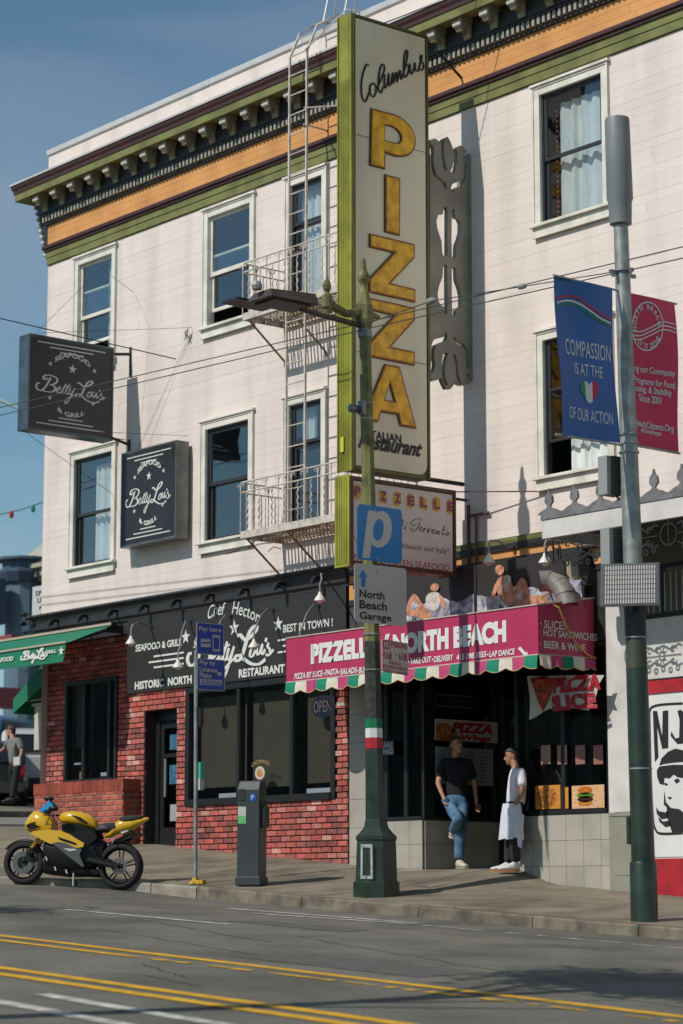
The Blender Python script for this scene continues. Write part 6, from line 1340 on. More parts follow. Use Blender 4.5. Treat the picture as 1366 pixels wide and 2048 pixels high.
# solar panel
SPc = PY(-2.95).p3(1258, 1168); sp = thing('solar_panel', 'tilted solar panel with bright vertical cells fixed to the tall pole', 'solar panel', tuple(SPc-Vector((0, 0, .3))))
tl, tr, bl_, br_ = [ray(*p).normalized() for p in ((1207, 1132), (1322, 1120), (1195, 1216), (1315, 1206))]
yaw_ = math.radians(38); uu = Vector((math.cos(yaw_), math.sin(yaw_), 0)); vv = Vector((math.sin(yaw_)*.22, -math.cos(yaw_)*.22, 0))*-1+Vector((-.05, 0, .97)); q = Pl(SPc, uu, (vv-uu*vv.dot(uu)))
c = [q.px(*p) for p in ((1207, 1132), (1322, 1120), (1315, 1206), (1195, 1216))]; u0 = (c[0][0]+c[3][0])/2; u1 = (c[1][0]+c[2][0])/2; v1 = (c[0][1]+c[1][1])/2; v0 = (c[2][1]+c[3][1])/2
b = MB(); plate(b, q, [[(u0, v0), (u1, v0), (u1, v1), (u0, v1)]], .025, -.03, px=False); part('frame', b, mat('panel_frame', (.10, .10, .10), .4, metal=.3), sp)
b = MB(); plate(b, q, [[(u0+.015, v0+.012), (u1-.012, v0+.012), (u1-.012, v1-.012), (u0+.015, v1-.012)]], .004, -.004, px=False); part('backing_sheet', b, mat('panel_blue_grey', (.10, .095, .11), .25), sp)
n_ = 20
for k in range(n_):
    ua = lerp(u0+.05, u1-.03, k/n_); b = MB()
    for r_ in range(8): va_ = lerp(v0+.025, v1-.02, r_/8); b.add([q.at(ua+e, va_+f, .003) for e, f in ((0, 0), (.012, 0), (.012, (v1-v0)/8-.016), (0, (v1-v0)/8-.016))], [(0, 1, 2, 3)])
    part('cell_strip', b, mat('bright_busbar', (.62, .6, .5), .3, metal=.3), sp)
b = MB(); b.tube([tuple(q.at(0, 0, -.03)), (xa(3), CYp, 2.95)], .03, 6); b.tube([tuple(q.at(0, -.25, -.03)), (xa(3), CYp, 2.6)], .02, 6); part('mount', b, M_black, sp)
# banners
def banner(lab, u_pts, col, draw, x=xa(5.3)):
    pl = PX(x); (a, b_, c_, d) = [pl.px(*p) for p in u_pts]; t = thing('street_banner', lab, 'banner', tuple(pl.at((a[0]+b_[0])/2, c_[1], 0)), group='vinyl street banners on the tall pole')
    nu_, nv_ = 8, 14; wv = lambda u, v: .025*math.sin(v*3.1+u*2)+.02*math.sin(u*6+v*1.3); V = []; 
    for i in range(nu_+1):
        for j in range(nv_+1): s_, tt = i/nu_, j/nv_; p = lerp(lerp(Vector(d), Vector(c_), s_), lerp(Vector(a), Vector(b_), s_), tt); V.append(pl.at(p.x, p.y, wv(p.x, p.y)))
    m = MB(); m.add(V, [(i*(nv_+1)+j, (i+1)*(nv_+1)+j, (i+1)*(nv_+1)+j+1, i*(nv_+1)+j+1) for i in range(nu_) for j in range(nv_)]); part('cloth', m, col, t, smooth=True)
    m = MB(); yin = min(abs(a[0]-CYp), abs(b_[0]-CYp)); s_ = -1 if a[0] < CYp-.2 else 1; far_ = a[0] if s_ < 0 else b_[0]
    for z in ((a[1]+b_[1])/2, (c_[1]+d[1])/2): m.tube([(xa(z), CYp+s_*.08, z), (x, far_+s_*.04, z)], .014, 6)
    part('banner_arm', m, M_galv, t)
    def put(name, mb, mt): mb.v = [tuple(Vector(v)+pl.n*(wv(Vector(v).y, Vector(v).z)+.004)) for v in mb.v]; part(name, mb, mt, t)
    draw(pl, put)
M_bwh = mat('banner_white_print', (.62, .64, .66), .6); M_bblue = mat('banner_blue_vinyl', (.004, .10, .35), .5, var=.06); M_bred = mat('banner_crimson_vinyl', (.52, .004, .07), .5, var=.06); M_bgreen = mat('banner_green_print', (.01, .22, .09), .6); M_bpink = mat('banner_red_print', (.45, .02, .06), .6)
ZB_ = lambda pts: zm(pts, 900, 540, 2.845)
def bluep(pl, put):
    for s, x0, x1, xr, yb, yt in (('COMPASSION', 1134, 1221, 1178, 716, 684), ('IS AT THE', 1151, 1205, 1178, 752, 729), ('OF OUR ACTION', 1136, 1221, 1178, 844, 820)):
        b = MB(); lrow(b, pl, s, x0, x1, xr, yb, yt, w=.002, bold=.0); put('lettering', b, M_bwh)
    for pts, m_ in (([(622, 160), (680, 145), (740, 160), (800, 215), (850, 250), (912, 285)], M_bpink), ([(622, 182), (680, 170), (740, 190), (800, 235), (850, 275), (912, 305)], M_bwh), ([(622, 205), (680, 188), (740, 205), (790, 250), (850, 290), (900, 318)], M_bgreen)):
        b = MB(); ribbon(b, pl, ZB_(pts), .022, .002); put('wave_print', b, m_)
    for pts, m_ in (([(768, 628), (772, 735), (755, 710), (740, 680), (742, 648)], M_bgreen), ([(768, 628), (785, 640), (792, 655), (800, 640), (808, 636), (808, 748), (790, 762), (772, 735)], M_bwh), ([(808, 636), (825, 632), (842, 655), (840, 690), (825, 725), (808, 748)], M_bpink)):
        b = MB(); plate(b, pl, [ZB_(pts)], .002, .001); put('heart_print', b, m_)
banner('blue street banner reading COMPASSION IS AT THE heart OF OUR ACTION', [(1112, 550), (1222, 578), (1235, 887), (1122, 873)], M_bblue, bluep)
def redp(pl, put):
    b = MB(); c_ = [Vector(p) for p in zm([(1115, 320)], 900, 540, 2.845)][0]; ribbon(b, pl, ZB_([(1115+78*math.cos(a), 322+135*math.sin(a)+.12*78*math.cos(a)) for a in [k*math.pi/10 for k in range(21)]]), .016, .002); put('ring_print', b, M_bwh)
    for k in range(3): b = MB(); ribbon(b, pl, ZB_([(1035, 340+k*22), (1080, 352+k*22), (1140, 325+k*22), (1190, 300+k*22), (1240, 308+k*22), (1278, 318+k*24)]), .014, .002); put('wave_print', b, M_bwh)
    pc = Vector(pl.px(*ZB_([(1115, 322)])[0])); ru = abs(pl.px(*ZB_([(1193, 322)])[0])[0]-pc.x)*.8; rv = abs(pl.px(*ZB_([(1115, 457)])[0])[1]-pc.y)*.82
    for word_, a0, a1 in (('NORTH BEACH', math.radians(195), math.radians(15)), ('CITIZENS', math.radians(235), math.radians(330))):
        b = MB()
        for i, ch in enumerate(word_):
            if ch == ' ': continue
            a = lerp(a0, a1, i/(len(word_)-1)); p = pc+Vector((ru*math.cos(a), rv*math.sin(a))); ph = a-math.pi/2 if word_[0] == 'N' else a+math.pi/2
            vs, fs = text2d(ch, .02); s_ = .075; vs = [Vector((v.x-.3, v.y-.35))*s_ for v in vs]; b.add([pl.at(p.x+v.x*math.cos(ph)-v.y*math.sin(ph), p.y+v.x*math.sin(ph)+v.y*math.cos(ph), .002) for v in vs], fs)
        put('ring_lettering', b, M_bwh)
    for s, x0, x1, xr, yb, yt in (('Helping our Community', 1253, 1346, 1300, 750, 733), ('with Programs for Food,', 1253, 1348, 1300, 773, 756), ('Housing, & Stability', 1263, 1342, 1305, 790, 773), ('Since 2001', 1283, 1325, 1300, 804, 789), ('NorthBeachCitizens.Org', 1246, 1348, 1300, 860, 842), ('#GiveHope', 1284, 1325, 1305, 871, 858)):
        b = MB(); lrow(b, pl, s, x0, x1, xr, yb, yt, w=.002, bold=.015); put('lettering', b, M_bwh)
banner('crimson street banner with round North Beach Citizens emblem', [(1260, 586), (1348, 608), (1358, 908), (1268, 890)], M_bred, redp)
# overhead wires
def wire(lab, pts, r=.006, sag=0., grp='overhead wires', m=None):
    P_ = []
    for a, c in zip(pts, pts[1:]):
        for k in range(8): t = k/8; p = lerp(Vector(a), Vector(c), t); p.z -= sag*4*t*(1-t); P_.append(p)
    P_.append(Vector(pts[-1])); b = MB(); b.tube(P_, r, 5); return part('overhead_wire', b, m or M_wire, None, label=lab, cat='wire', group=grp)
q = PY(-2.62)
A1, A2 = q.p3(0, 813), q.p3(0, 834); B1, B2 = q.p3(1366, 490), q.p3(1366, 522); d1 = (B1-A1); d2 = (B2-A2)
wire('upper of the two parallel wires running along the facade past the lamp post', [A1-d1*.6, q.p3(740, 643), B1+d1*.5], .0075)
wire('lower of the two parallel wires running along the facade past the lamp post', [A2-d2*.6, q.p3(740, 656), B2+d2*.5], .0075)
wire('dark span wire coming down from the left sky to the lamp post arm', [Vector((x_, LY-.6, 6.85)), Vector((x_-.02, LY-11, 7.35))], .008)
wire('short wire from the porcelain insulator to the tall right pole', [q.p3(740, 645), q.p3(862, 602), Vector((xa(6.5), CYp, 6.5))], .007)
t = thing('insulator', 'grey porcelain strain insulator on the wire right of the lamp post', 'insulator', tuple(q.p3(860, 603))); c_ = q.p3(862, 602); b = MB(); b.lathe(c_, [(.01, -.09), (.035, -.06), (.045, 0), (.035, .06), (.01, .09)], 10, 'X'); part('body', b, M_galv, t)
t = thing('insulator', 'small grey strain insulator on the wire near the tall pole', 'insulator', tuple(q.p3(1048, 569))); c_ = lerp(q.p3(862, 602), Vector((xa(6.5), CYp, 6.5)), .5); b = MB(); b.lathe(c_, [(.01, -.07), (.03, -.05), (.035, 0), (.03, .05), (.01, .07)], 10, 'X'); part('body', b, M_galv, t)
wire('thin guy wire from a wall hook down behind the lower black sign', [PY(-.02).p3(378, 672), PY(-.02).p3(275, 900)], .0025)
t = thing('wall_hook', 'tangle of small wall hooks and clips between two upper windows', 'hook', tuple(PY(-.03).p3(376, 668)))
b = MB(); c_ = PY(-.04).p3(376, 668)
for k in range(7): b.tube([c_+Vector((random.uniform(-.06, .06), -.02, random.uniform(-.12, .1))), c_+Vector((random.uniform(-.08, .08), -.04, random.uniform(-.12, .1)))], .008, 4)
part('clip', b, M_galv, t)
# ------------------------------------------------------------------ people
b = MB(); b.box(1.601, 3.399, .0, 1.42, -.5, -.091); part('door_step', b, M_conc, bl, bevel=.004)
def skinned(V, Ed, sub=2):
    """one continuous surface grown round a jointed skeleton: V name -> (position, radius or (rx, ry))"""
    names = list(V); me = bpy.data.meshes.new('sk'); me.from_pydata([tuple(V[n][0]) for n in names], [(names.index(a), names.index(c)) for a, c in Ed], [])
    o = bpy.data.objects.new('sk', me); COL.objects.link(o); o.modifiers.new('s', 'SKIN'); sk = me.skin_vertices[0].data
    for i, n in enumerate(names): r = V[n][1]; sk[i].radius = r if isinstance(r, tuple) else (r, r); sk[i].use_root = (i == 0)
    md = o.modifiers.new('u', 'SUBSURF'); md.levels = sub; md.render_levels = sub
    dg = bpy.context.evaluated_depsgraph_get(); m2 = bpy.data.meshes.new_from_object(o.evaluated_get(dg))
    vs = [Vector(v.co) for v in m2.vertices]; fs = [tuple(p.vertices) for p in m2.polygons]
    COL.objects.unlink(o); bpy.data.objects.remove(o); bpy.data.meshes.remove(me); bpy.data.meshes.remove(m2); return vs, fs
def frame_of(f, up=Vector((0, 0, 1))):
    f = Vector(f).normalized(); s = up.cross(f).normalized(); u = f.cross(s).normalized(); return f, s, u
def person(lab, J, face, lat, cols, R=1., hair='short', extra=None, cap=None, group=None):
    """J: joints; face: where the head looks; lat: unit vector from the right to the left hip"""
    SK, SH, TR, HA, SO = cols; g = Vector(J['foot'])
    t = thing('person', lab, 'person', tuple(g)); V = {k: Vector(v) for k, v in J.items()}; lat = Vector(lat).normalized()
    hr, hl = V['hip']-lat*.09*R, V['hip']+lat*.09*R; fwd = lat.cross(Vector((0, 0, 1))).normalized()
    # body: skin everywhere, clothes over it
    S = {'hip': (V['hip'], .085*R), 'waist': (V['waist'], (.10*R, .085*R)), 'chest': (V['chest'], (.15*R, .115*R)), 'neck0': (V['neck']-Vector((0, 0, .05)), .07*R), 'neck': (V['neck'], .055*R), 'headb': (V['head']-Vector((0, 0, .03)), .07*R)}
    E_ = [('hip', 'waist'), ('waist', 'chest'), ('chest', 'neck0'), ('neck0', 'neck'), ('neck', 'headb')]
    for s_, h in (('R', hr), ('L', hl)):
        S['sh'+s_] = (V['sh'+s_], .055*R); S['el'+s_] = (V['el'+s_], .041*R); S['wr'+s_] = (lerp(V['el'+s_], V['ha'+s_], .88), .028*R); S['pm'+s_] = (V['ha'+s_]+(V['ha'+s_]-V['el'+s_]).normalized()*.03, (.036*R, .02*R))
        S['hj'+s_] = (h, .055*R); S['kn'+s_] = (V['kn'+s_], .058*R); S['an'+s_] = (V['an'+s_], .04*R)
        E_ += [('chest', 'sh'+s_), ('sh'+s_, 'el'+s_), ('el'+s_, 'wr'+s_), ('wr'+s_, 'pm'+s_), ('hip', 'hj'+s_), ('hj'+s_, 'kn'+s_), ('kn'+s_, 'an'+s_)]
    vs, fs = skinned(S, E_); b = MB(); b.add(vs, fs)
    f, sd, up = frame_of(face); hc = V['head']
    def hp(a, c, d): return hc+f*a*R+sd*c*R+up*d*R
    # head: skull, jaw, features
    n = 16; rows = []
    for (d, a0, a1, w) in ((-.115, .035, .055, .018), (-.105, -.01, .088, .036), (-.08, -.055, .096, .056), (-.045, -.08, .098, .067), (0, -.093, .10, .074), (.035, -.098, .096, .077), (.07, -.093, .088, .072), (.1, -.07, .062, .055), (.118, -.03, .02, .022)):
        rows.append([hp((a0+a1)/2+(a1-a0)/2*math.cos(k*2*math.pi/n), w*math.sin(k*2*math.pi/n), d) for k in range(n)])
    b.add([p for r_ in rows for p in r_], [(i*n+j, i*n+(j+1) % n, (i+1)*n+(j+1) % n, (i+1)*n+j) for i in range(len(rows)-1) for j in range(n)]+[tuple(range(n))[::-1], tuple((len(rows)-1)*n+j for j in range(n))])
    b.add([hp(.095, 0, .02), hp(.095, .014, -.035), hp(.095, -.014, -.035), hp(.125, 0, -.032), hp(.09, 0, -.042)], [(0, 1, 3), (0, 3, 2), (1, 4, 3), (2, 3, 4)])
    for s_ in (-1, 1): b.tube([hp(-.01, .073*s_, .015), hp(-.02, .086*s_, .02), hp(-.02, .084*s_, -.01), hp(-.005, .075*s_, -.035)], [.012, .014, .012, .008], 6)
    for s_ in ('R', 'L'):                                           # five fingers, curled and unequal
        d = (V['ha'+s_]-V['el'+s_]).normalized(); sx = d.cross(Vector(face)).normalized(); pm = S['pm'+s_][0]; nx = sx.cross(d).normalized()
        for k, ln in enumerate((.062, .075, .08, .07)):
            a = pm+d*.015+sx*(k-1.5)*.0165; b.tube([a, a+d*ln*.5+nx*.008, a+d*ln*.85+nx*.025, a+d*ln+nx*.045], [.0095, .009, .0085, .006], 6)
        a = pm-d*.02+sx*-.03; b.tube([a, a-sx*.02+d*.025+nx*.01, a-sx*.015+d*.055+nx*.02], [.011, .010, .008], 6)
    part('body', b, SK, t, smooth=True)
    b = MB()
    for s_ in (-1, 1): b.lathe(hp(.089, .031*s_, .018), [(.0, -.008), (.012, -.004), (.012, .004), (0, .008)], 8)
    b.tube([hp(.094, -.022, -.066), hp(.099, 0, -.064), hp(.094, .022, -.066)], .005, 5)
    for s_ in (-1, 1): b.tube([hp(.094, .016*s_, .036), hp(.088, .046*s_, .038)], .005, 5)
    part('face_features', b, mat('dark_face_detail', (.05, .025, .02), .6), t)
    # hair
    b = MB(); rows = []
    for (d, a0, a1, w) in ((-.05, -.095, -.045, .06), (0.0, -.105, -.01, .079), (.04, -.11, .05 if hair == 'thick' else .02, .083), (.075, -.104, .098 if hair == 'thick' else .085, .079), (.105, -.085, .08, .066), (.132 if hair == 'thick' else .125, -.04, .03, .03)):
        rows.append([hp((a0+a1)/2+(a1-a0)/2*math.cos(k*2*math.pi/n), w*math.sin(k*2*math.pi/n), d) for k in range(n)])
    b.add([p for r_ in rows for p in r_], [(i*n+j, i*n+(j+1) % n, (i+1)*n+(j+1) % n, (i+1)*n+j) for i in range(len(rows)-1) for j in range(n)]+[tuple(range(n))[::-1], tuple((len(rows)-1)*n+j for j in range(n))]); part('hair', b, HA, t, smooth=True)
    if cap:
        b = MB(); b.tube([hp(0, 0, .06), hp(0, 0, .13)], [.1, .06], 14); b.add([hp(.06, -.06, .07), hp(.06, .06, .07), hp(.18, .04, .05), hp(.18, -.04, .05)], [(0, 1, 2, 3)]); part('cap', b, cap, t, smooth=True)
    # shirt
    T_ = {'hem': (V['hip']+Vector((0, 0, -.06)), (.165*R, .14*R)), 'w': (V['waist'], (.152*R, .125*R)), 'c': (V['chest'], (.17*R, .13*R)), 'n': (V['neck']-Vector((0, 0, .045)), .088*R)}
    E2_ = [('hem', 'w'), ('w', 'c'), ('c', 'n')]
    for s_ in 'RL':
        T_['s'+s_] = (V['sh'+s_], .082*R); T_['e'+s_] = (lerp(V['sh'+s_], V['el'+s_], .82), .073*R); E2_ += [('c', 's'+s_), ('s'+s_, 'e'+s_)]
    vs, fs = skinned(T_, E2_); b = MB(); b.add(vs, fs); part('shirt', b, SH, t, smooth=True)
    # trousers
    T_ = {'b': (V['hip']+Vector((0, 0, .1)), .135*R), 'h': (V['hip'], .145*R)}; E2_ = [('b', 'h')]
    for s_, h in (('R', hr), ('L', hl)):
        T_['j'+s_] = (h-Vector((0, 0, .05)), .105*R); T_['k'+s_] = (V['kn'+s_], .083*R); T_['m'+s_] = (lerp(V['kn'+s_], V['an'+s_], .5), .078*R); T_['a'+s_] = (lerp(V['kn'+s_], V['an'+s_], .97), .074*R); E2_ += [('h', 'j'+s_), ('j'+s_, 'k'+s_), ('k'+s_, 'm'+s_), ('m'+s_, 'a'+s_)]
    vs, fs = skinned(T_, E2_); b = MB(); b.add(vs, fs); part('trousers', b, TR, t, smooth=True)
    for s_ in 'RL':
        a, c = V['an'+s_], V['to'+s_]; d = (c-a); d.z = d.z; dn = d.normalized(); sx = dn.cross(Vector((0, 0, 1))).normalized(); upv = sx.cross(dn)
        b = MB(); heel = a-dn*.05; L_ = (c-heel).length
        b.loft([(0, -.075, -.0, .03), (.03, -.08, .02, .042), (.09, -.08, .03, .044), (.17, -.08, -.015, .048), (.24, -.08, -.03, .045), (.285, -.075, -.045, .028)], 12, 2.6, lambda u, w, z: heel+dn*u+sx*w+upv*z); sh = part('shoe', b, SO[0], t, smooth=True)
        b = MB(); b.loft([(-.005, -.095, -.078, .03), (.03, -.098, -.078, .046), (.1, -.098, -.078, .047), (.17, -.098, -.078, .052), (.25, -.098, -.078, .047), (.295, -.094, -.078, .028)], 12, 3, lambda u, w, z: heel+dn*u+sx*w+upv*z); part('sole', b, SO[1], sh)
    if extra: extra(t, V, lat, fwd)
    return t
SKIN = mat('light_skin', (.44, .22, .14), .55, var=.06, vs_=20); SKIN2 = mat('tan_skin', (.35, .17, .10), .55, var=.06, vs_=20)
HAIR = mat('dark_brown_hair', (.03, .018, .012), .7, var=.3, vs_=40); HAIR2 = mat('black_hair', (.01, .009, .009), .6, var=.3, vs_=40)
JX = lambda x, y, X: PX(X).p3(x, y)
A = {'head': JX(913.5, 1491, 1.86), 'neck': JX(911, 1510, 1.84), 'chest': JX(913, 1540, 1.86), 'waist': JX(913, 1577, 1.89), 'hip': JX(913, 1603, 1.93),
     'shR': JX(888, 1526, 1.76), 'elR': JX(876, 1566, 1.78), 'haR': JX(888, 1597, 1.9), 'shL': JX(938, 1528, 1.98), 'elL': JX(949, 1568, 1.98), 'haL': JX(953, 1608, 2.03),
     'knR': JX(917, 1640, 2.3), 'anR': JX(906, 1663, 1.93), 'toR': JX(902, 1655, 1.64), 'knL': JX(920, 1664, 2.1), 'anL': JX(918, 1722, 2.08), 'toL': JX(917, 1727, 2.30), 'foot': JX(917, 1736, 2.1)}
A['anL'].z = -.088+.098; A['toL'] = A['anL']+Vector((.2, -.06, -.0)); A['foot'].z = -.088
camr = Vector((_r.x, _r.y, 0))
def manA(t, V, lat, fwd):
    b = MB(); q_ = V['haR']; b.tube([q_+Vector((.0, .0, .0)), q_+Vector((.02, .05, -.07)), q_+Vector((.03, .08, -.15))], [.05, .06, .05], 10); part('pocket', b, MATS['blue_denim'], t, smooth=True)
person('man in black T-shirt and blue jeans leaning on the recess wall, one foot up', A, Vector((.95, -.15, .12)), camr, (SKIN, mat('black_cotton', (.009, .009, .012), .9, var=.3, vs_=20, bump=1, bs=9), mat('blue_denim', (.075, .17, .27), .85, var=.4, vs_=9, bump=1, bs=10), HAIR, (mat('cream_shoe', (.5, .45, .35), .6), mat('pale_sole', (.45, .4, .3), .7))), extra=manA)
vw = Vector((_f.x, _f.y, 0)).normalized()
def JB(x, y, d=0.): return PY(-.16).p3(x, y)+vw*d
B = {'head': JB(1024.5, 1513), 'neck': JB(1031, 1533), 'chest': JB(1032, 1558), 'waist': JB(1032, 1590), 'hip': JB(1031, 1612), 'shR': JB(1035, 1546, .14), 'elR': JB(1030, 1585, .18), 'haR': JB(1016, 1618, .12),
     'shL': JB(1039, 1546, -.14), 'elL': JB(1043, 1583, -.19), 'haL': JB(1024, 1618, -.16), 'knR': JB(1021, 1668, .1), 'anR': JB(1018, 1719, .1), 'toR': JB(1000, 1724, .1), 'knL': JB(1027, 1668, -.09), 'anL': JB(1031, 1721, -.09), 'toL': JB(1014, 1728, -.12), 'foot': JB(1022, 1736)}
gB = zs(B['foot'].x, B['foot'].y)-.004
for k in 'RL': B['an'+k].z = gB+.092; B['to'+k] = B['an'+k]-camr*.2
B['foot'].z = gB
M_aprn = mat('white_apron_cotton', (.60, .61, .68), .85, var=.06, vs_=6, bump=.3, bs=12)
def manB(t, V, lat, fwd):
    b = MB(); vs = []; n = 16
    for i in range(n+1):
        a = lerp(-1.9, 1.9, i/n)
        for j, (dz, r) in enumerate(((.03, .165), (-.1, .185), (-.24, .19), (-.42+.02*math.sin(i*1.9), .20))):
            c = V['hip']+fwd*(math.cos(a)*r)+lat*(math.sin(a)*r); c.z = V['hip'].z+dz; c += fwd*(.012*math.sin(i*2.3)*j); vs.append(c)
    b.add(vs, [(4*i+j, 4*i+4+j, 4*i+5+j, 4*i+1+j) for i in range(n) for j in range(3)]); part('apron', b, M_aprn, t, smooth=True)
    b = MB(); p = V['hip']-vw*.19-fwd*.04; b.add([p+fwd*.06+Vector((0, 0, -.1)), p-fwd*.06+Vector((0, 0, -.12)), p-fwd*.02+Vector((0, 0, -.55)), p+fwd*.03+Vector((0, 0, -.52))], [(0, 1, 2, 3)]); part('towel', b, M_aprn, t)
person('kitchen worker in white T-shirt and long apron, seen in profile at the doorway', B, Vector((-camr.x, -camr.y, -.1)), vw*-1, (SKIN2, mat('white_cotton', (.74, .72, .78), .9, var=.1, vs_=10, bump=1, bs=9), mat('charcoal_trousers', (.025, .023, .025), .9), HAIR2, (mat('white_shoe', (.62, .6, .58), .5), mat('orange_sole', (.5, .16, .06), .6))), R=.93, hair='thick', extra=manB)
def JC(x, y, d=0.): return PY(6.).p3(x, y)+vw*d
Cc = {'head': JC(22, 1463), 'neck': JC(25, 1475), 'chest': JC(28, 1491), 'waist': JC(30, 1512), 'hip': JC(30, 1528), 'shR': JC(18, 1483, .0), 'elR': JC(9, 1496), 'haR': JC(1, 1504, -.1), 'shL': JC(38, 1482, 0), 'elL': JC(44, 1504), 'haL': JC(38, 1526, -.15),
      'knR': JC(24, 1564, .1), 'anR': JC(31, 1592, .2), 'knL': JC(30, 1566, -.1), 'anL': JC(27, 1598, -.2), 'foot': JC(28, 1606)}
Cc['toR'] = Cc['anR']-camr*.2; Cc['toL'] = Cc['anL']-camr*.2
def manC(t, V, lat, fwd): b = MB(); p = V['haL']; b.box(p.x-.1, p.x+.16, p.y-.06, p.y-.03, p.z-.06, p.z+.12); part('paper', b, M_swhite, t)
gf = zs(Cc['foot'].x, 6); dz = gf+.1-Cc['anL'].z
for k in Cc: Cc[k].z += dz*0.0
person('man in grey T-shirt and brown cap walking past cars in the side street', Cc, Vector((-camr.x, -camr.y, 0)), (camr*.8-vw*.6), (SKIN, mat('grey_cotton', (.16, .16, .15), .9), mat('black_trousers', (.012, .012, .013), .9), HAIR, (mat('black_shoe', (.01, .01, .01), .6), mat('black_shoe', (.01, .01, .01), .6))), R=1.0, extra=manC, cap=mat('brown_cap', (.1, .05, .035), .8))
# ------------------------------------------------------------------ motorcycle
RX, RY = -.70, -3.43; AN = .65; mu = Vector((-math.cos(AN), -math.sin(AN), 0)); rz_ = zr(RX, RY); FX, FY = RX+mu.x*1.375, RY+mu.y*1.375; fz_ = zr(FX, FY)
mu = (Vector((FX, FY, fz_))-Vector((RX, RY, rz_))).normalized(); lz = Vector((0, 0, 1)); lz = (lz-mu*lz.dot(mu)).normalized(); ls = mu.cross(lz)*-1      # ls: towards the viewer side
if ls.dot(CAMP-Vector((RX, RY, 0))) < 0: ls = -ls
lz = (lz-ls*.10).normalized() if False else lz
BO = Vector((RX, RY, rz_)); Qb = Pl(BO, mu*-1, lz)                   # u runs to the picture's right
if Qb.n.dot(ls) < 0: Qb = Pl(BO, mu*-1, lz)
def mc(x, y): a = Qb.px(x/4.269, 1560+y/4.269); return (-a[0], a[1])  # local: u forward from the rear contact, v up
ax = lambda u, w, z: BO+mu*u+ls*w+lz*z
M_my = mat('yellow_motorcycle_paint', (.62, .36, .005), .22, coat=.8); M_mb = mat('black_satin_plastic', (.008, .008, .009), .45, spec=.25); M_mg = mat('silver_fairing_panel', (.10, .098, .10), .35, metal=.3); M_rub = mat('tyre_rubber', (.014, .014, .014), .85, bump=.3, bs=60); M_alloy = mat('dark_alloy', (.04, .04, .042), .35, metal=.7); M_steel = mat('bright_steel', (.16, .16, .16), .4, metal=.7); M_gold = mat('gold_fork', (.5, .28, .03), .3, metal=.6)
mo = thing('motorcycle', 'yellow and black sport motorcycle parked at the kerb with an iridescent blue screen', 'motorcycle', tuple(BO))
def wheel(u, r, w, nm):
    b = MB(); c = ax(u, 0, r); n = 40; pr = []
    for k in range(13): a = -math.pi*.5+math.pi*k/12; pr.append((r-.055+.055*math.cos(a)*1.0, w*math.sin(a)))
    pr = [(r-.075, -w*.9)]+pr+[(r-.075, w*.9)]; P_ = []
    for i in range(n):
        a = 2*math.pi*i/n
        for rr_, ww in pr: P_.append(ax(u+rr_*math.cos(a), ww, r+rr_*math.sin(a)))
    m = len(pr); b.add(P_, [(i*m+j, ((i+1) % n)*m+j, ((i+1) % n)*m+j+1, i*m+j+1) for i in range(n) for j in range(m-1)]+[(i*m+m-1, ((i+1) % n)*m+m-1, ((i+1) % n)*m, i*m) for i in range(n)]); wh = part('wheel', b, M_rub, mo, smooth=True)
    b = MB()
    for i in range(5):
        a = 2*math.pi*i/5+.3
        for s in (-.13, .13): b.tube([ax(u+.04*math.cos(a+s*3), 0, r+.04*math.sin(a+s*3)), ax(u+(r-.07)*math.cos(a+s), 0, r+(r-.07)*math.sin(a+s))], .011, 5)
    b.tube([ax(u+(r-.078)*math.cos(2*math.pi*i/30), 0, r+(r-.078)*math.sin(2*math.pi*i/30)) for i in range(30)], .014, 6, closed=True, flat=2.5); b.tube([ax(u, -w*.8, r), ax(u, w*.8, r)], .035, 12); part('rim', b, M_alloy, wh, smooth=True)
    b = MB(); n = 28; R0, R1 = (.15, .08) if u > 1 else (.11, .06); sides = (.07, -.07) if u > 1 else (.08,)
    for w_ in sides: b.add([ax(u+R_*math.cos(2*math.pi*i/n), w_, r+R_*math.sin(2*math.pi*i/n)) for i in range(n) for R_ in (R0, R1)], [(2*i, 2*i+1, (2*i+3) % (2*n), (2*i+2) % (2*n)) for i in range(n)])
    part('brake_disc', b, M_steel, wh)
wheel(0, .315, .085, 'rear'); wheel(1.375, .298, .058, 'front')
def pl_side(pts, w0, th, m, nm, both=True, bev=.006):
    P_ = [mc(*p) for p in pts]
    for s in ((1, -1) if both else (1,)):
        b = MB(); vs, fs = fill2d([P_], th, 0); b.add([ax(v.x, s*(w0+v.z+th/2), v.y) for v in vs], fs); part(nm, b, m, mo, bevel=bev)
def secs(L_, w_of):
    out = []
    for (x, yt, yb, w) in L_: u, zt = mc(x, yt); zb = mc(x, yb)[1]; out.append((u, zb, zt, w))
    return sorted(out)
b = MB(); b.loft(secs([(216, 388, 412, .02), (232, 345, 428, .07), (262, 300, 443, .12), (300, 262, 455, .15), (350, 258, 462, .172), (400, 275, 470, .178), (440, 300, 480, .17), (470, 350, 485, .15)], 0), 16, 2.3, ax); part('nose_fairing', b, M_my, mo, smooth=True)
pl_side([(296, 462), (330, 440), (430, 425), (470, 428), (560, 436), (640, 468), (700, 508), (760, 542), (752, 574), (700, 582), (660, 570), (600, 548), (540, 556), (470, 546), (400, 512), (340, 478)], .17, .035, M_my, 'side_fairing')
pl_side([(488, 545), (540, 530), (600, 540), (690, 580), (742, 592), (722, 640), (762, 738), (748, 745), (640, 665), (550, 590)], .18, .03, M_mg, 'side_panel')
pl_side([(540, 490), (640, 520), (700, 545), (690, 556), (600, 530), (550, 510)], .207, .006, M_mb, 'side_vent')
pl_side([(255, 392), (290, 372), (385, 350), (415, 365), (395, 400), (330, 420), (285, 425)], .163, .006, M_mb, 'headlight_recess')
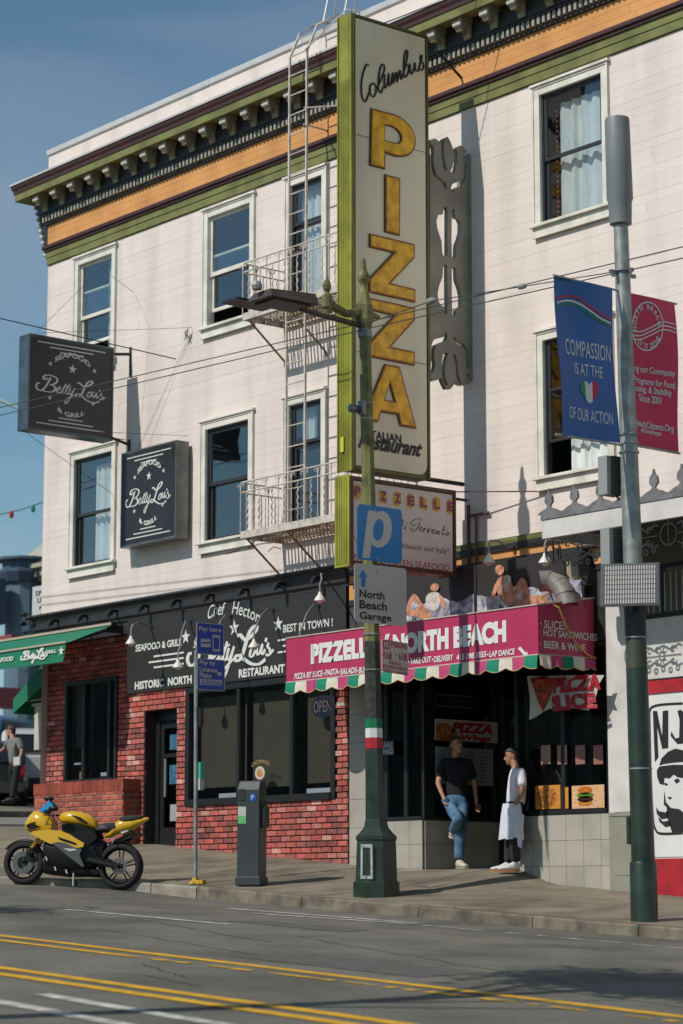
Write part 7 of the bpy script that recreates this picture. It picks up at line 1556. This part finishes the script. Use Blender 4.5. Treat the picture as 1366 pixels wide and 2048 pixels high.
pl_side([(585, 585), (690, 590), (700, 600), (640, 612)], .212, .002, mat('white_decal', (.5, .5, .5), .4), 'decal'); pl_side([(1050, 445), (1120, 425), (1110, 440), (1060, 462)], .105, .002, mat('white_decal', (.5, .5, .5), .4), 'decal')
pl_side([(640, 300), (720, 320), (790, 370), (775, 380), (700, 340)], .17, .002, M_mb, 'tank_pad')
b = MB()
for s in (1, -1): p0, p1, p2 = mc(470, 310), mc(420, 420), (1.33, .42); b.tube([ax(p0[0], s*.2, p0[1]), ax(p1[0]+.02, s*.15, p1[1]), ax(p2[0], s*.08, p2[1])], .006, 5)
part('brake_hose', b, M_mb, mo)
b = MB(); b.loft(secs([(400, 520, 640, .13), (430, 500, 760, .17), (520, 480, 800, .19), (640, 470, 820, .19), (740, 480, 800, .17), (830, 500, 760, .12), (900, 520, 700, .08)], 0), 14, 3, ax); part('engine', b, M_mb, mo, smooth=True)
b = MB(); b.loft(secs([(395, 640, 800, .12), (460, 650, 815, .15), (600, 700, 830, .16), (760, 740, 830, .13), (860, 770, 835, .09)], 0), 14, 3, ax); part('belly_pan', b, M_mb, mo, smooth=True)
b = MB(); b.loft(secs([(515, 300, 350, .05), (550, 272, 375, .12), (620, 262, 385, .165), (700, 268, 400, .165), (770, 295, 415, .13), (820, 340, 425, .10), (842, 385, 432, .06)], 0), 16, 2.3, ax); part('fuel_tank', b, M_my, mo, smooth=True)
pl_side([(560, 378), (700, 378), (835, 432), (860, 500), (780, 560), (700, 520), (640, 470), (560, 430)], .10, .05, M_mb, 'frame')
b = MB(); b.loft(secs([(835, 395, 450, .08), (880, 370, 455, .13), (950, 362, 450, .13), (1010, 372, 435, .10), (1055, 400, 445, .07)], 0), 12, 2.4, ax); part('seat', b, mat('dark_seat_vinyl', (.022, .02, .02), .55), mo, smooth=True)
b = MB(); b.loft(secs([(905, 470, 495, .07), (960, 425, 490, .11), (1010, 345, 470, .10), (1060, 330, 455, .095), (1130, 330, 430, .085), (1200, 325, 385, .06), (1268, 318, 340, .03)], 0), 12, 2.4, ax); part('tail', b, M_my, mo, smooth=True)
b = MB(); b.loft(secs([(1030, 330, 370, .07), (1070, 318, 382, .095), (1140, 310, 370, .09), (1215, 312, 345, .06)], 0), 12, 2.4, lambda u, w, z: ax(u, w, z+.02)); part('pillion_seat', b, MATS['dark_seat_vinyl'], mo, smooth=True)
irid = bpy.data.materials.new('iridescent_screen'); irid.use_nodes = True; nn_ = irid.node_tree.nodes; ll_ = irid.node_tree.links; bb_ = nn_['Principled BSDF']; bb_.inputs['Roughness'].default_value = .08; bb_.inputs['Metallic'].default_value = .4
lw = nn_.new('ShaderNodeLayerWeight'); lw.inputs[0].default_value = .5; rp = nn_.new('ShaderNodeValToRGB'); rp.color_ramp.elements[0].color = (.01, .12, .45, 1); rp.color_ramp.elements[1].color = (.25, .05, .5, 1); k_ = rp.color_ramp.elements.new(.3); k_.color = (.02, .3, .5, 1); ll_.new(lw.outputs['Facing'], rp.inputs[0]); ll_.new(rp.outputs[0], bb_.inputs['Base Color'])
b = MB(); (u0, z0), (u1, z1), (u2, z2), (u3, z3) = mc(318, 278), mc(418, 168), mc(500, 222), mc(436, 282); V_ = []
for i in range(9):
    a = lerp(-1.3, 1.3, i/8); c_, s_ = math.cos(a), math.sin(a)
    for (ua, za), (ub, zb), w in (((u0, z0), (u3, z3), .13), ((lerp(u0, u1, .5), lerp(z0, z1, .5)), (lerp(u3, u2, .5), lerp(z3, z2, .5)), .115), ((u1, z1), (u2, z2-.03), .08)): V_.append(ax(lerp(ub, ua, c_), w*s_, lerp(zb, za, c_)))
b.add(V_, [(3*i+j, 3*i+3+j, 3*i+4+j, 3*i+1+j) for i in range(8) for j in range(2)]); part('windscreen', b, irid, mo, smooth=True)
for s in (1, -1):
    b = MB(); (ua, za), (ub, zb), (uc, zc), (ud, zd) = mc(262, 385), mc(330, 372), mc(345, 415), mc(285, 420)
    b.add([ax(ua, s*.10, za+.0), ax(ub, s*.158, zb), ax(uc, s*.166, zc), ax(ud, s*.13, zd)], [(0, 1, 2, 3)]); part('headlight', b, mat('headlight_lens', (.5, .5, .52), .08, metal=.3), mo)
    b = MB(); u_, z_ = mc(340, 230) if s > 0 else mc(340, 150); um, zm_ = mc(400, 270); tip = ax(*( (lambda p: (p[0], .33*s, p[1]))(mc(525, 250) if s > 0 else mc(342, 150)) )); b.tube([ax(um, s*.12, zm_), tip], .012, 6); b.loft([(-.07, -.025, .02, .02), (-.04, -.035, .03, .035), (.03, -.035, .03, .03), (.06, -.02, .02, .01)], 10, 2.4, lambda u, w, z: tip+mu*u+ls*w+lz*z); part('mirror', b, M_mb, mo, smooth=True)
    b = MB(); (ua, za), (ub, zb) = mc(395, 430), (1.375, .298); b.tube([ax(ua, s*.09, za), ax(lerp(ua, ub, .55), s*.09, lerp(za, zb, .55))], .028, 8); part('fork_tube', b, M_gold, mo, smooth=True)
    b = MB(); b.tube([ax(lerp(ua, ub, .5), s*.09, lerp(za, zb, .5)), ax(ub, s*.085, zb)], .022, 8); b.box(0, 0, 0, 0, 0, 0) if False else None; part('fork_leg', b, M_alloy, mo, smooth=True)
    b = MB(); b.tube([ax(1.30, s*.09, .40), ax(1.25, s*.09, .33)], .03, 8); part('caliper', b, M_alloy, mo)
    b = MB(); (ua, za) = mc(470, 300); b.tube([ax(ua, s*.05, za), ax(ua-.05, s*.2, za-.0), ax(ua-.09, s*.33, za-.02)], .016, 8); b.tube([ax(ua-.02, s*.2, za-.01), ax(ua+.04, s*.33, za-.01)], .007, 5); part('handlebar', b, M_mb, mo, smooth=True)
    b = MB(); b.tube([ax(0, s*.11, .315), ax(.3, s*.12, .36), ax(.52, s*.09, .40)], [.03, .035, .05], 8); part('swingarm', b, M_alloy, mo, smooth=True)
    b = MB(); (ua, za) = mc(820, 575); b.tube([ax(ua, s*.12, za), ax(ua-.03, s*.24, za)], .014, 6); b.box(0, 0, 0, 0, 0, 0) if False else None; (ub, zb) = mc(1010, 490); b.tube([ax(ua+.05, s*.1, za+.05), ax(ua, s*.13, za)], .014, 6); b.tube([ax(ub, s*.1, zb), ax(ub+.04, s*.14, zb-.1)], .01, 6); part('foot_peg', b, M_alloy, mo)
b = MB(); n = 10; V_ = []
for i in range(n+1):
    a = lerp(.55, 2.35, i/n)
    for w_ in (-.06, -.03, .03, .06): V_.append(ax(1.375+.325*math.cos(a), w_, .298+(.325-abs(w_)*.3)*math.sin(a)))
b.add(V_, [(4*i+j, 4*i+4+j, 4*i+5+j, 4*i+1+j) for i in range(n) for j in range(3)]); part('front_mudguard', b, M_mb, mo, smooth=True)
b = MB(); V_ = []
for i in range(n+1):
    a = lerp(1.0, 2.0, i/n)
    for w_ in (-.08, -.04, .04, .08): V_.append(ax(.0+.345*math.cos(a), w_, .315+(.35-abs(w_)*.3)*math.sin(a)))
b.add(V_, [(4*i+j, 4*i+4+j, 4*i+5+j, 4*i+1+j) for i in range(n) for j in range(3)]); part('rear_hugger', b, M_mb, mo, smooth=True)
b = MB(); b.tube([ax(.5, 0, .42), ax(.1, -.05, .62), ax(-.12, -.03, .72)], [.04, .05, .05], 10); part('exhaust', b, M_alloy, mo, smooth=True)
b = MB(); b.tube([ax(*(lambda p: (p[0], 0, p[1]))(mc(1100, 430))), ax(*(lambda p: (p[0], 0, p[1]))(mc(1190, 470)))], .01, 5); b.box(-.001, .001, -.001, .001, -.001, .001, Matrix.Translation(ax(-.2, 0, .6))); p_ = ax(*(lambda p: (p[0], 0, p[1]))(mc(1190, 470))); b.tube([p_-ls*.07, p_+ls*.07], .03, 4); part('plate_hanger', b, M_mb, mo)
b = MB(); b.tube([ax(.62, .12, .22), ax(.58, .22, .02)], .012, 6); part('kick_stand', b, M_steel, mo)
b = MB(); b.tube([ax(.03, .1, .36), ax(.5, .1, .44), ax(.5, .1, .38), ax(.03, .1, .27)], .008, 5, closed=True); part('chain', b, M_alloy, mo)
for k, (x, y) in enumerate(((430, 660), (505, 745), (600, 770))): b = MB(); u_, z_ = mc(x, y); b.tube([ax(u_, .17, z_), ax(u_-.03, .19, z_-.05)], .018, 8); part('engine_bolt', b, M_steel, mo)
# ------------------------------------------------------------------ beyond the corner
def car(lab, name, c, yaw, body, L_=4.6, H_=1.68, Wd=1.85, suv=True, dark=False):
    t = thing(name, lab, 'car', c); ca, sa = math.cos(yaw), math.sin(yaw); C_ = Vector(c)
    w = lambda u, s, z: C_+Vector((ca*u-sa*s, sa*u+ca*s, z))
    b = MB(); h = H_; b.loft([(-L_/2, .35, .95*h*.62, Wd*.42, 4), (-L_/2+.15, .28, h*.62, Wd*.48, 5), (-L_/4, .25, h*.63, Wd*.5, 6), (L_/6, .25, h*.62, Wd*.5, 6), (L_/2-.5, .27, h*.56, Wd*.49, 5), (L_/2-.1, .3, h*.48, Wd*.45, 4), (L_/2, .38, h*.42, Wd*.38, 3)], 20, 5, w); part('body', b, body, t, smooth=True)
    b = MB(); r0 = -L_/2+.1 if suv else -L_/2+.7
    b.loft([(r0, h*.6, h*.64, Wd*.44, 5), (r0+.28, h*.6, h*.95, Wd*.40, 5), (r0+.7, h*.6, h, Wd*.41, 5), (L_/12, h*.6, h*.99, Wd*.41, 5), (L_/4, h*.6, h*.66, Wd*.45, 5)], 20, 5, w); gl_ = part('cabin', b, body, t, smooth=True)
    M_cg = mat('dark_car_glass', (.012, .014, .017), .06)
    b = MB(); b.add([w(r0+.02, -Wd*.36, h*.66), w(r0+.02, Wd*.36, h*.66), w(r0+.225, Wd*.33, h*.9), w(r0+.225, -Wd*.33, h*.9)], [(0, 1, 2, 3)]); b.v = [tuple(Vector(v)-Vector((ca, sa, 0))*.05) for v in b.v]; part('rear_window', b, M_cg, t)
    for s in (1, -1):
        b = MB(); b.add([w(r0+.45, s*Wd*.452, h*.66), w(L_/12+.35, s*Wd*.46, h*.66), w(L_/12, s*Wd*.425, h*.92), w(r0+.6, s*Wd*.425, h*.92)], [(0, 1, 2, 3)]); part('side_window', b, M_cg, t)
        for ux in (-L_/3.3, L_/3.2):
            b = MB(); b.lathe(w(ux, s*Wd*.43, .34), [(.2, -.1), (.33, -.09), (.34, 0), (.33, .09), (.2, .1)], 20, 'Y', Matrix.Rotation(yaw, 3, 'Z')); wh = part('wheel', b, M_rub, t, smooth=True)
            b = MB(); b.lathe(w(ux, s*Wd*.43+s*.03, .34), [(.05, -.085), (.2, -.08), (.2, .08), (.05, .085)], 14, 'Y', Matrix.Rotation(yaw, 3, 'Z')); part('rim', b, M_alloy, wh)
        b = MB(); b.loft([(-L_/2-.02, h*.42, h*.60, .10, 4), (-L_/2+.14, h*.42, h*.60, .10, 4)], 12, 4, lambda u, q_, z: w(u, s*Wd*.385+q_, z)); part('tail_light', b, mat('red_tail_lens', (.3, .01, .015), .2), t)
    b = MB(); b.loft([(-L_/2-.06, .3, .55, Wd*.42, 5), (-L_/2+.1, .3, .55, Wd*.45, 5)], 14, 5, w); part('bumper', b, mat('dark_bumper', (.03, .03, .03), .6), t)
    return t
def gp(x, y, Y): p = PY(Y).p3(x, y); return (p.x, p.y, zs(p.x, p.y)-.12)
c = gp(60, 1600, 9.); car('white SUV parked beyond the brick corner, red tail light showing', 'parked_car', (c[0], c[1], c[2]), math.radians(150), mat('white_car_paint', (.5, .5, .49), .3, coat=.6), H_=1.75)
c = gp(8, 1600, 7.); car('dark SUV behind the walking man at the left edge of the picture', 'parked_car', (c[0]-.8, c[1], c[2]), math.radians(150), mat('dark_car_paint', (.012, .012, .015), .3, coat=.6), H_=1.5)
c = gp(10, 1590, 16.); car('pale blue van farther up the side street', 'parked_car', (c[0], c[1], c[2]), math.radians(120), mat('light_blue_car_paint', (.12, .22, .32), .3, coat=.6), H_=2.1)
M_bh = mat('blue_victorian_paint', (.09, .15, .20), .7, var=.1, vs_=1); M_bh2 = mat('dark_blue_trim', (.045, .08, .12), .7); M_gh = mat('grey_blue_siding', (.16, .185, .20), .8, var=.1); M_ctr = mat('cream_cornice', (.35, .34, .28), .7)
q = PY(24.); a = q.px(2, 1120); c_ = q.px(42, 1120); d_ = q.px(110, 1150); gz_ = 1.2; ztop = a[1]; z_b = q.px(20, 1500)[1]
hb = thing('blue_house', 'blue Victorian house with a round bay, dark cornice and small cupola far behind', 'house', (a[0], 24, z_b))
b = MB(); b.lathe(((a[0]+c_[0])/2, 24.6, 0), [((c_[0]-a[0])/2, z_b), ((c_[0]-a[0])/2, ztop-.9)], 12); bay = part('bay', b, M_bh, hb)
b = MB(); b.lathe(((a[0]+c_[0])/2, 24.6, 0), [((c_[0]-a[0])/2+.12, ztop-.9), ((c_[0]-a[0])/2+.3, ztop-.55), ((c_[0]-a[0])/2+.3, ztop-.45), ((c_[0]-a[0])/2+.15, ztop-.4), ((c_[0]-a[0])/2+.15, ztop-.15), ((c_[0]-a[0])/2+.4, ztop-.1), ((c_[0]-a[0])/2+.4, ztop)], 12); part('bay_cornice', b, M_bh2, hb)
b = MB(); b.box(c_[0]-.6, d_[0], 25, 33, z_b, ztop-.9); part('wall', b, M_gh, hb)
b = MB(); b.box(c_[0]-.6, d_[0], 24.7, 33, ztop-.9, ztop-.75); b.box(c_[0]-.6, d_[0], 24.3, 33, ztop-.45, ztop-.3)
for k in range(9): x = c_[0]-.4+k*.5; b.box(x, x+.2, 24.45, 25, ztop-.75, ztop-.45)
part('cornice', b, M_ctr, hb)
b = MB(); cu = q.px(33, 1095); b.lathe((cu[0], 26, 0), [(1.6, ztop-.2), (1.3, ztop+.25), (.75, ztop+.65), (.7, ztop+.95), (.1, ztop+1.3)], 10); part('cupola', b, M_ctr, hb)
M_dg = mat('dark_house_glass', (.02, .03, .035), .1)
u0_, z1_a = q.px(10, 1172); u1_, z0_a = q.px(28, 1243)
b = MB(); b.box(u0_-.12, u1_+.12, 23.2, 23.55, z0_a-.15, z1_a+.15); f_ = part('window', b, M_bh2, hb); b = MB(); b.box(u0_, u1_, 23.16, 23.2, z0_a, z1_a); part('pane', b, mat('pale_house_glass', (.16, .2, .2), .1), f_); b = MB(); b.box((u0_+u1_)/2-.04, (u0_+u1_)/2+.04, 23.12, 23.16, z0_a, z1_a); part('mullion', b, M_bh2, f_)
u0_, z1_a = q.px(41, 1196); u1_, z0_a = q.px(55, 1250)
b = MB(); b.box(u0_-.12, u1_+.12, 24.85, 24.99, z0_a-.15, z1_a+.15); f_ = part('window', b, M_gh, hb); b = MB(); b.box(u0_, u1_, 24.8, 24.85, z0_a, z1_a); part('pane', b, M_dg, f_); b = MB(); b.box(u0_, u1_, 24.76, 24.8, (z0_a+z1_a)/2-.05, (z0_a+z1_a)/2+.05); part('mullion', b, M_gh, f_)
q2_ = PY(22.); u0_, zt2 = q2_.px(-20, 1275); u1_, zb2 = q2_.px(22, 1305); b = MB(); b.box(u0_, u1_, 22, 23, zb2, zt2); part('red_sign_band', b, mat('faded_red_fascia', (.24, .05, .055), .6), hb)
u0_, zt2 = q2_.px(-20, 1380); u1_, zb2 = q2_.px(16, 1412); b = MB(); b.box(u0_, u1_, 21.4, 23, zb2, zt2); part('red_awning', b, mat('faded_red_fascia', (.24, .05, .055), .6), hb)
u0_, zt2 = q2_.px(48, 1395); u1_, zb2 = q2_.px(80, 1450); b = MB(); b.box(u0_, u1_, 23, 24, zb2-1, zt2); part('blue_shopfront', b, mat('deep_blue_shopfront', (.01, .04, .16), .6, var=.3, vs_=2), hb)
u0_, zt2 = q2_.px(18, 1398); u1_, zb2 = q2_.px(46, 1450); b = MB(); b.box(u0_, u1_, 23, 24, zb2-1.5, zt2); part('shopfront', b, mat('tan_shopfront', (.2, .17, .12), .7, var=.6, vs_=3), hb)
# street wall farther back so that the ground does not run to the horizon
for k, (x0, x1, y0, h_, cc, lab) in enumerate(((-36, -26, 46, 10, (.14, .13, .12), 'dark terrace closing the far end of the side street'),)):
    t = thing('far_house', lab, 'house', ((x0+x1)/2, y0, zs(x0, 10))); b = MB(); b.box(x0, x1, y0, y0+10, -1, zs(min(x1, -20), 5)+h_*.75); part('wall', b, mat('far_stucco%s' % 'ab'[k], cc, .9, var=.1), t)
    b = MB(); zz = zs(x1, 5)
    for i in range(5):
        for j in range(2): x = lerp(x0+1, x1-1.5, (i+.5)/5); b.box(x, x+.9, y0-.03, y0-.01, zz+2+j*2.4, zz+3.6+j*2.4)
    part('window_row', b, M_dg, t, kind='stuff')
q = PY(3.); t = thing('speed_limit_sign', 'white speed limit sign half hidden behind the building corner', 'traffic sign', tuple(q.p3(88, 1500))); (u0_, z1_a), (u1_, z0_a) = q.px(65, 1174), q.px(112, 1240)
b = MB(); b.box(u0_, u1_, 3., 3.01, z0_a, z1_a); part('plate', b, M_bord, t); b = MB(); b.box(u0_+.02, u1_-.02, 2.99, 3., z0_a+.02, z1_a-.02); part('sign_face', b, M_swhite, t)
b = MB(); qq = PY(2.989); lrow(b, qq, 'SPEED', 71, 106, 80, 1191, 1181, w=.003, bold=.02); lrow(b, qq, 'LIMIT', 75, 102, 80, 1205, 1195, w=.003, bold=.02); lrow(b, qq, '25', 78, 100, 80, 1233, 1212, w=.003, bold=.03); part('lettering', b, M_sblack, t)
b = MB(); b.tube([((u0_+u1_)/2, 3.03, zs(u0_, 3)), ((u0_+u1_)/2, 3.03, z1_a)], .03, 6); part('post', b, M_galv, t)
t = thing('street_lamp_arm', 'pale green curved lamp arm entering the left edge behind the black sign', 'street lamp', tuple(PY(2).p3(-40, 1500)))
q = PY(2.); P_ = [q.p3(-60, 1560), q.p3(-60, 900), q.p3(-40, 815), q.p3(0, 800), q.p3(40, 818)]; b = MB(); b.tube(P_, [.08, .06, .05, .04, .03], 8); part('pole', b, mat('pale_green_pole', (.2, .3, .28), .5), t, smooth=True)
t = thing('string_lights', 'string of small coloured bulbs crossing the side street', 'string lights', tuple(PY(6).p3(40, 1020)))
q = PY(6.); b = MB(); P_ = [q.p3(-120, 1040), q.p3(0, 1029), q.p3(40, 1020), q.p3(88, 1004)]; b.tube(P_, .012, 4); part('cord', b, M_wire, t)
for x, y, c_ in ((23, 1026, 'red'), (66, 1014, 'green'), (-40, 1034, 'green')): b = MB(); b.lathe(q.p3(x, y), [(.01, -.12), (.05, -.09), (.05, 0), (.02, .05)], 8); part('bulb', b, mat(c_+'_bulb', (.4, .02, .03) if c_ == 'red' else (.02, .25, .15), .3), t)

# two street trees on the near pavement: out of the frame, but their shade lies on the road
M_bark = mat('grey_bark', (.09, .075, .06), .9, var=.3, vs_=10); M_leaf = mat('plane_tree_leaves', (.05, .085, .025), .7, obj=.2, var=.3, vs_=3)
def tree(lab, x, y, h, rx, ry, rz_, n):
    g = zr(x, y)+.1; t = thing('street_tree', lab, 'tree', (x, y, g), group='street trees across the road'); b = MB(); b.tube([(x, y, g), (x+.1, y, g+h*.4), (x-.05, y+.1, g+h*.8)], [.16, .12, .06], 8)
    for k in range(7): a = k*.9; b.tube([(x, y, g+h*(.35+.05*k)), (x+rx*.6*math.cos(a), y+ry*.6*math.sin(a), g+h*(.55+.05*k))], [.06, .02], 5)
    part('trunk', b, M_bark, t, smooth=True); b = MB()
    cl = [(random.gauss(0, .45)*rx, random.gauss(0, .45)*ry, random.uniform(-1, 1)*rz_) for _ in range(26)]
    for i in range(n):
        c = random.choice(cl); p = Vector((x+c[0]+random.gauss(0, .28), y+c[1]+random.gauss(0, .28), g+h*.75+c[2]+random.gauss(0, .25))); u = Vector((random.gauss(0, 1), random.gauss(0, 1), random.gauss(0, 1))).normalized(); v = u.orthogonal().normalized(); s_ = random.uniform(.07, .13)
        b.add([p-u*s_, p+v*s_*.6, p+u*s_, p-v*s_*.6], [(0, 1, 2, 3)])
    part('crown', b.mesh('crown', M_leaf, recalc=False), None, t)
tree('street tree opposite the tall pole whose shade lies on the lane', 11.9, -15.0, 10.5, 2.1, .32, .35, 5200)
tree('street tree across the road from the corner whose shade reaches the motorcycle lane', -2.3, -14.6, 10, 2.6, .35, .35, 4500)

M_opp = mat('opposite_stucco', (.22, .2, .17), .9, var=.15, vs_=.4)
for x0, x1, h, cc in ((-120, -92, 8, 'tan'), (-91.5, -66, 10, 'brown'), (-65.5, -44, 8.5, 'grey'), (-43.5, -20, 9.5, 'ochre'), (-19.5, 4, 8, 'olive')):
    g = zr(x1, -40)+.2; t = thing('opposite_building', cc+' stucco building across the road, seen only as a reflection in the shop windows', 'building', ((x0+x1)/2, -44, g), group='buildings mirrored in the shop glass')
    b = MB(); b.box(x0, x1, -50, -40, g-3, g+h+(1 if x0 < -60 else 0)); part('wall', b, M_opp, t)
    for i in range(6):
        for j in range(2): xa_ = lerp(x0+1, x1-2.2, i/5); bx = MB(); bx.box(xa_, xa_+1.3, -39.98, -39.95, g+3.6+j*2.6, g+5.2+j*2.6); part('window', bx, M_dg, t)
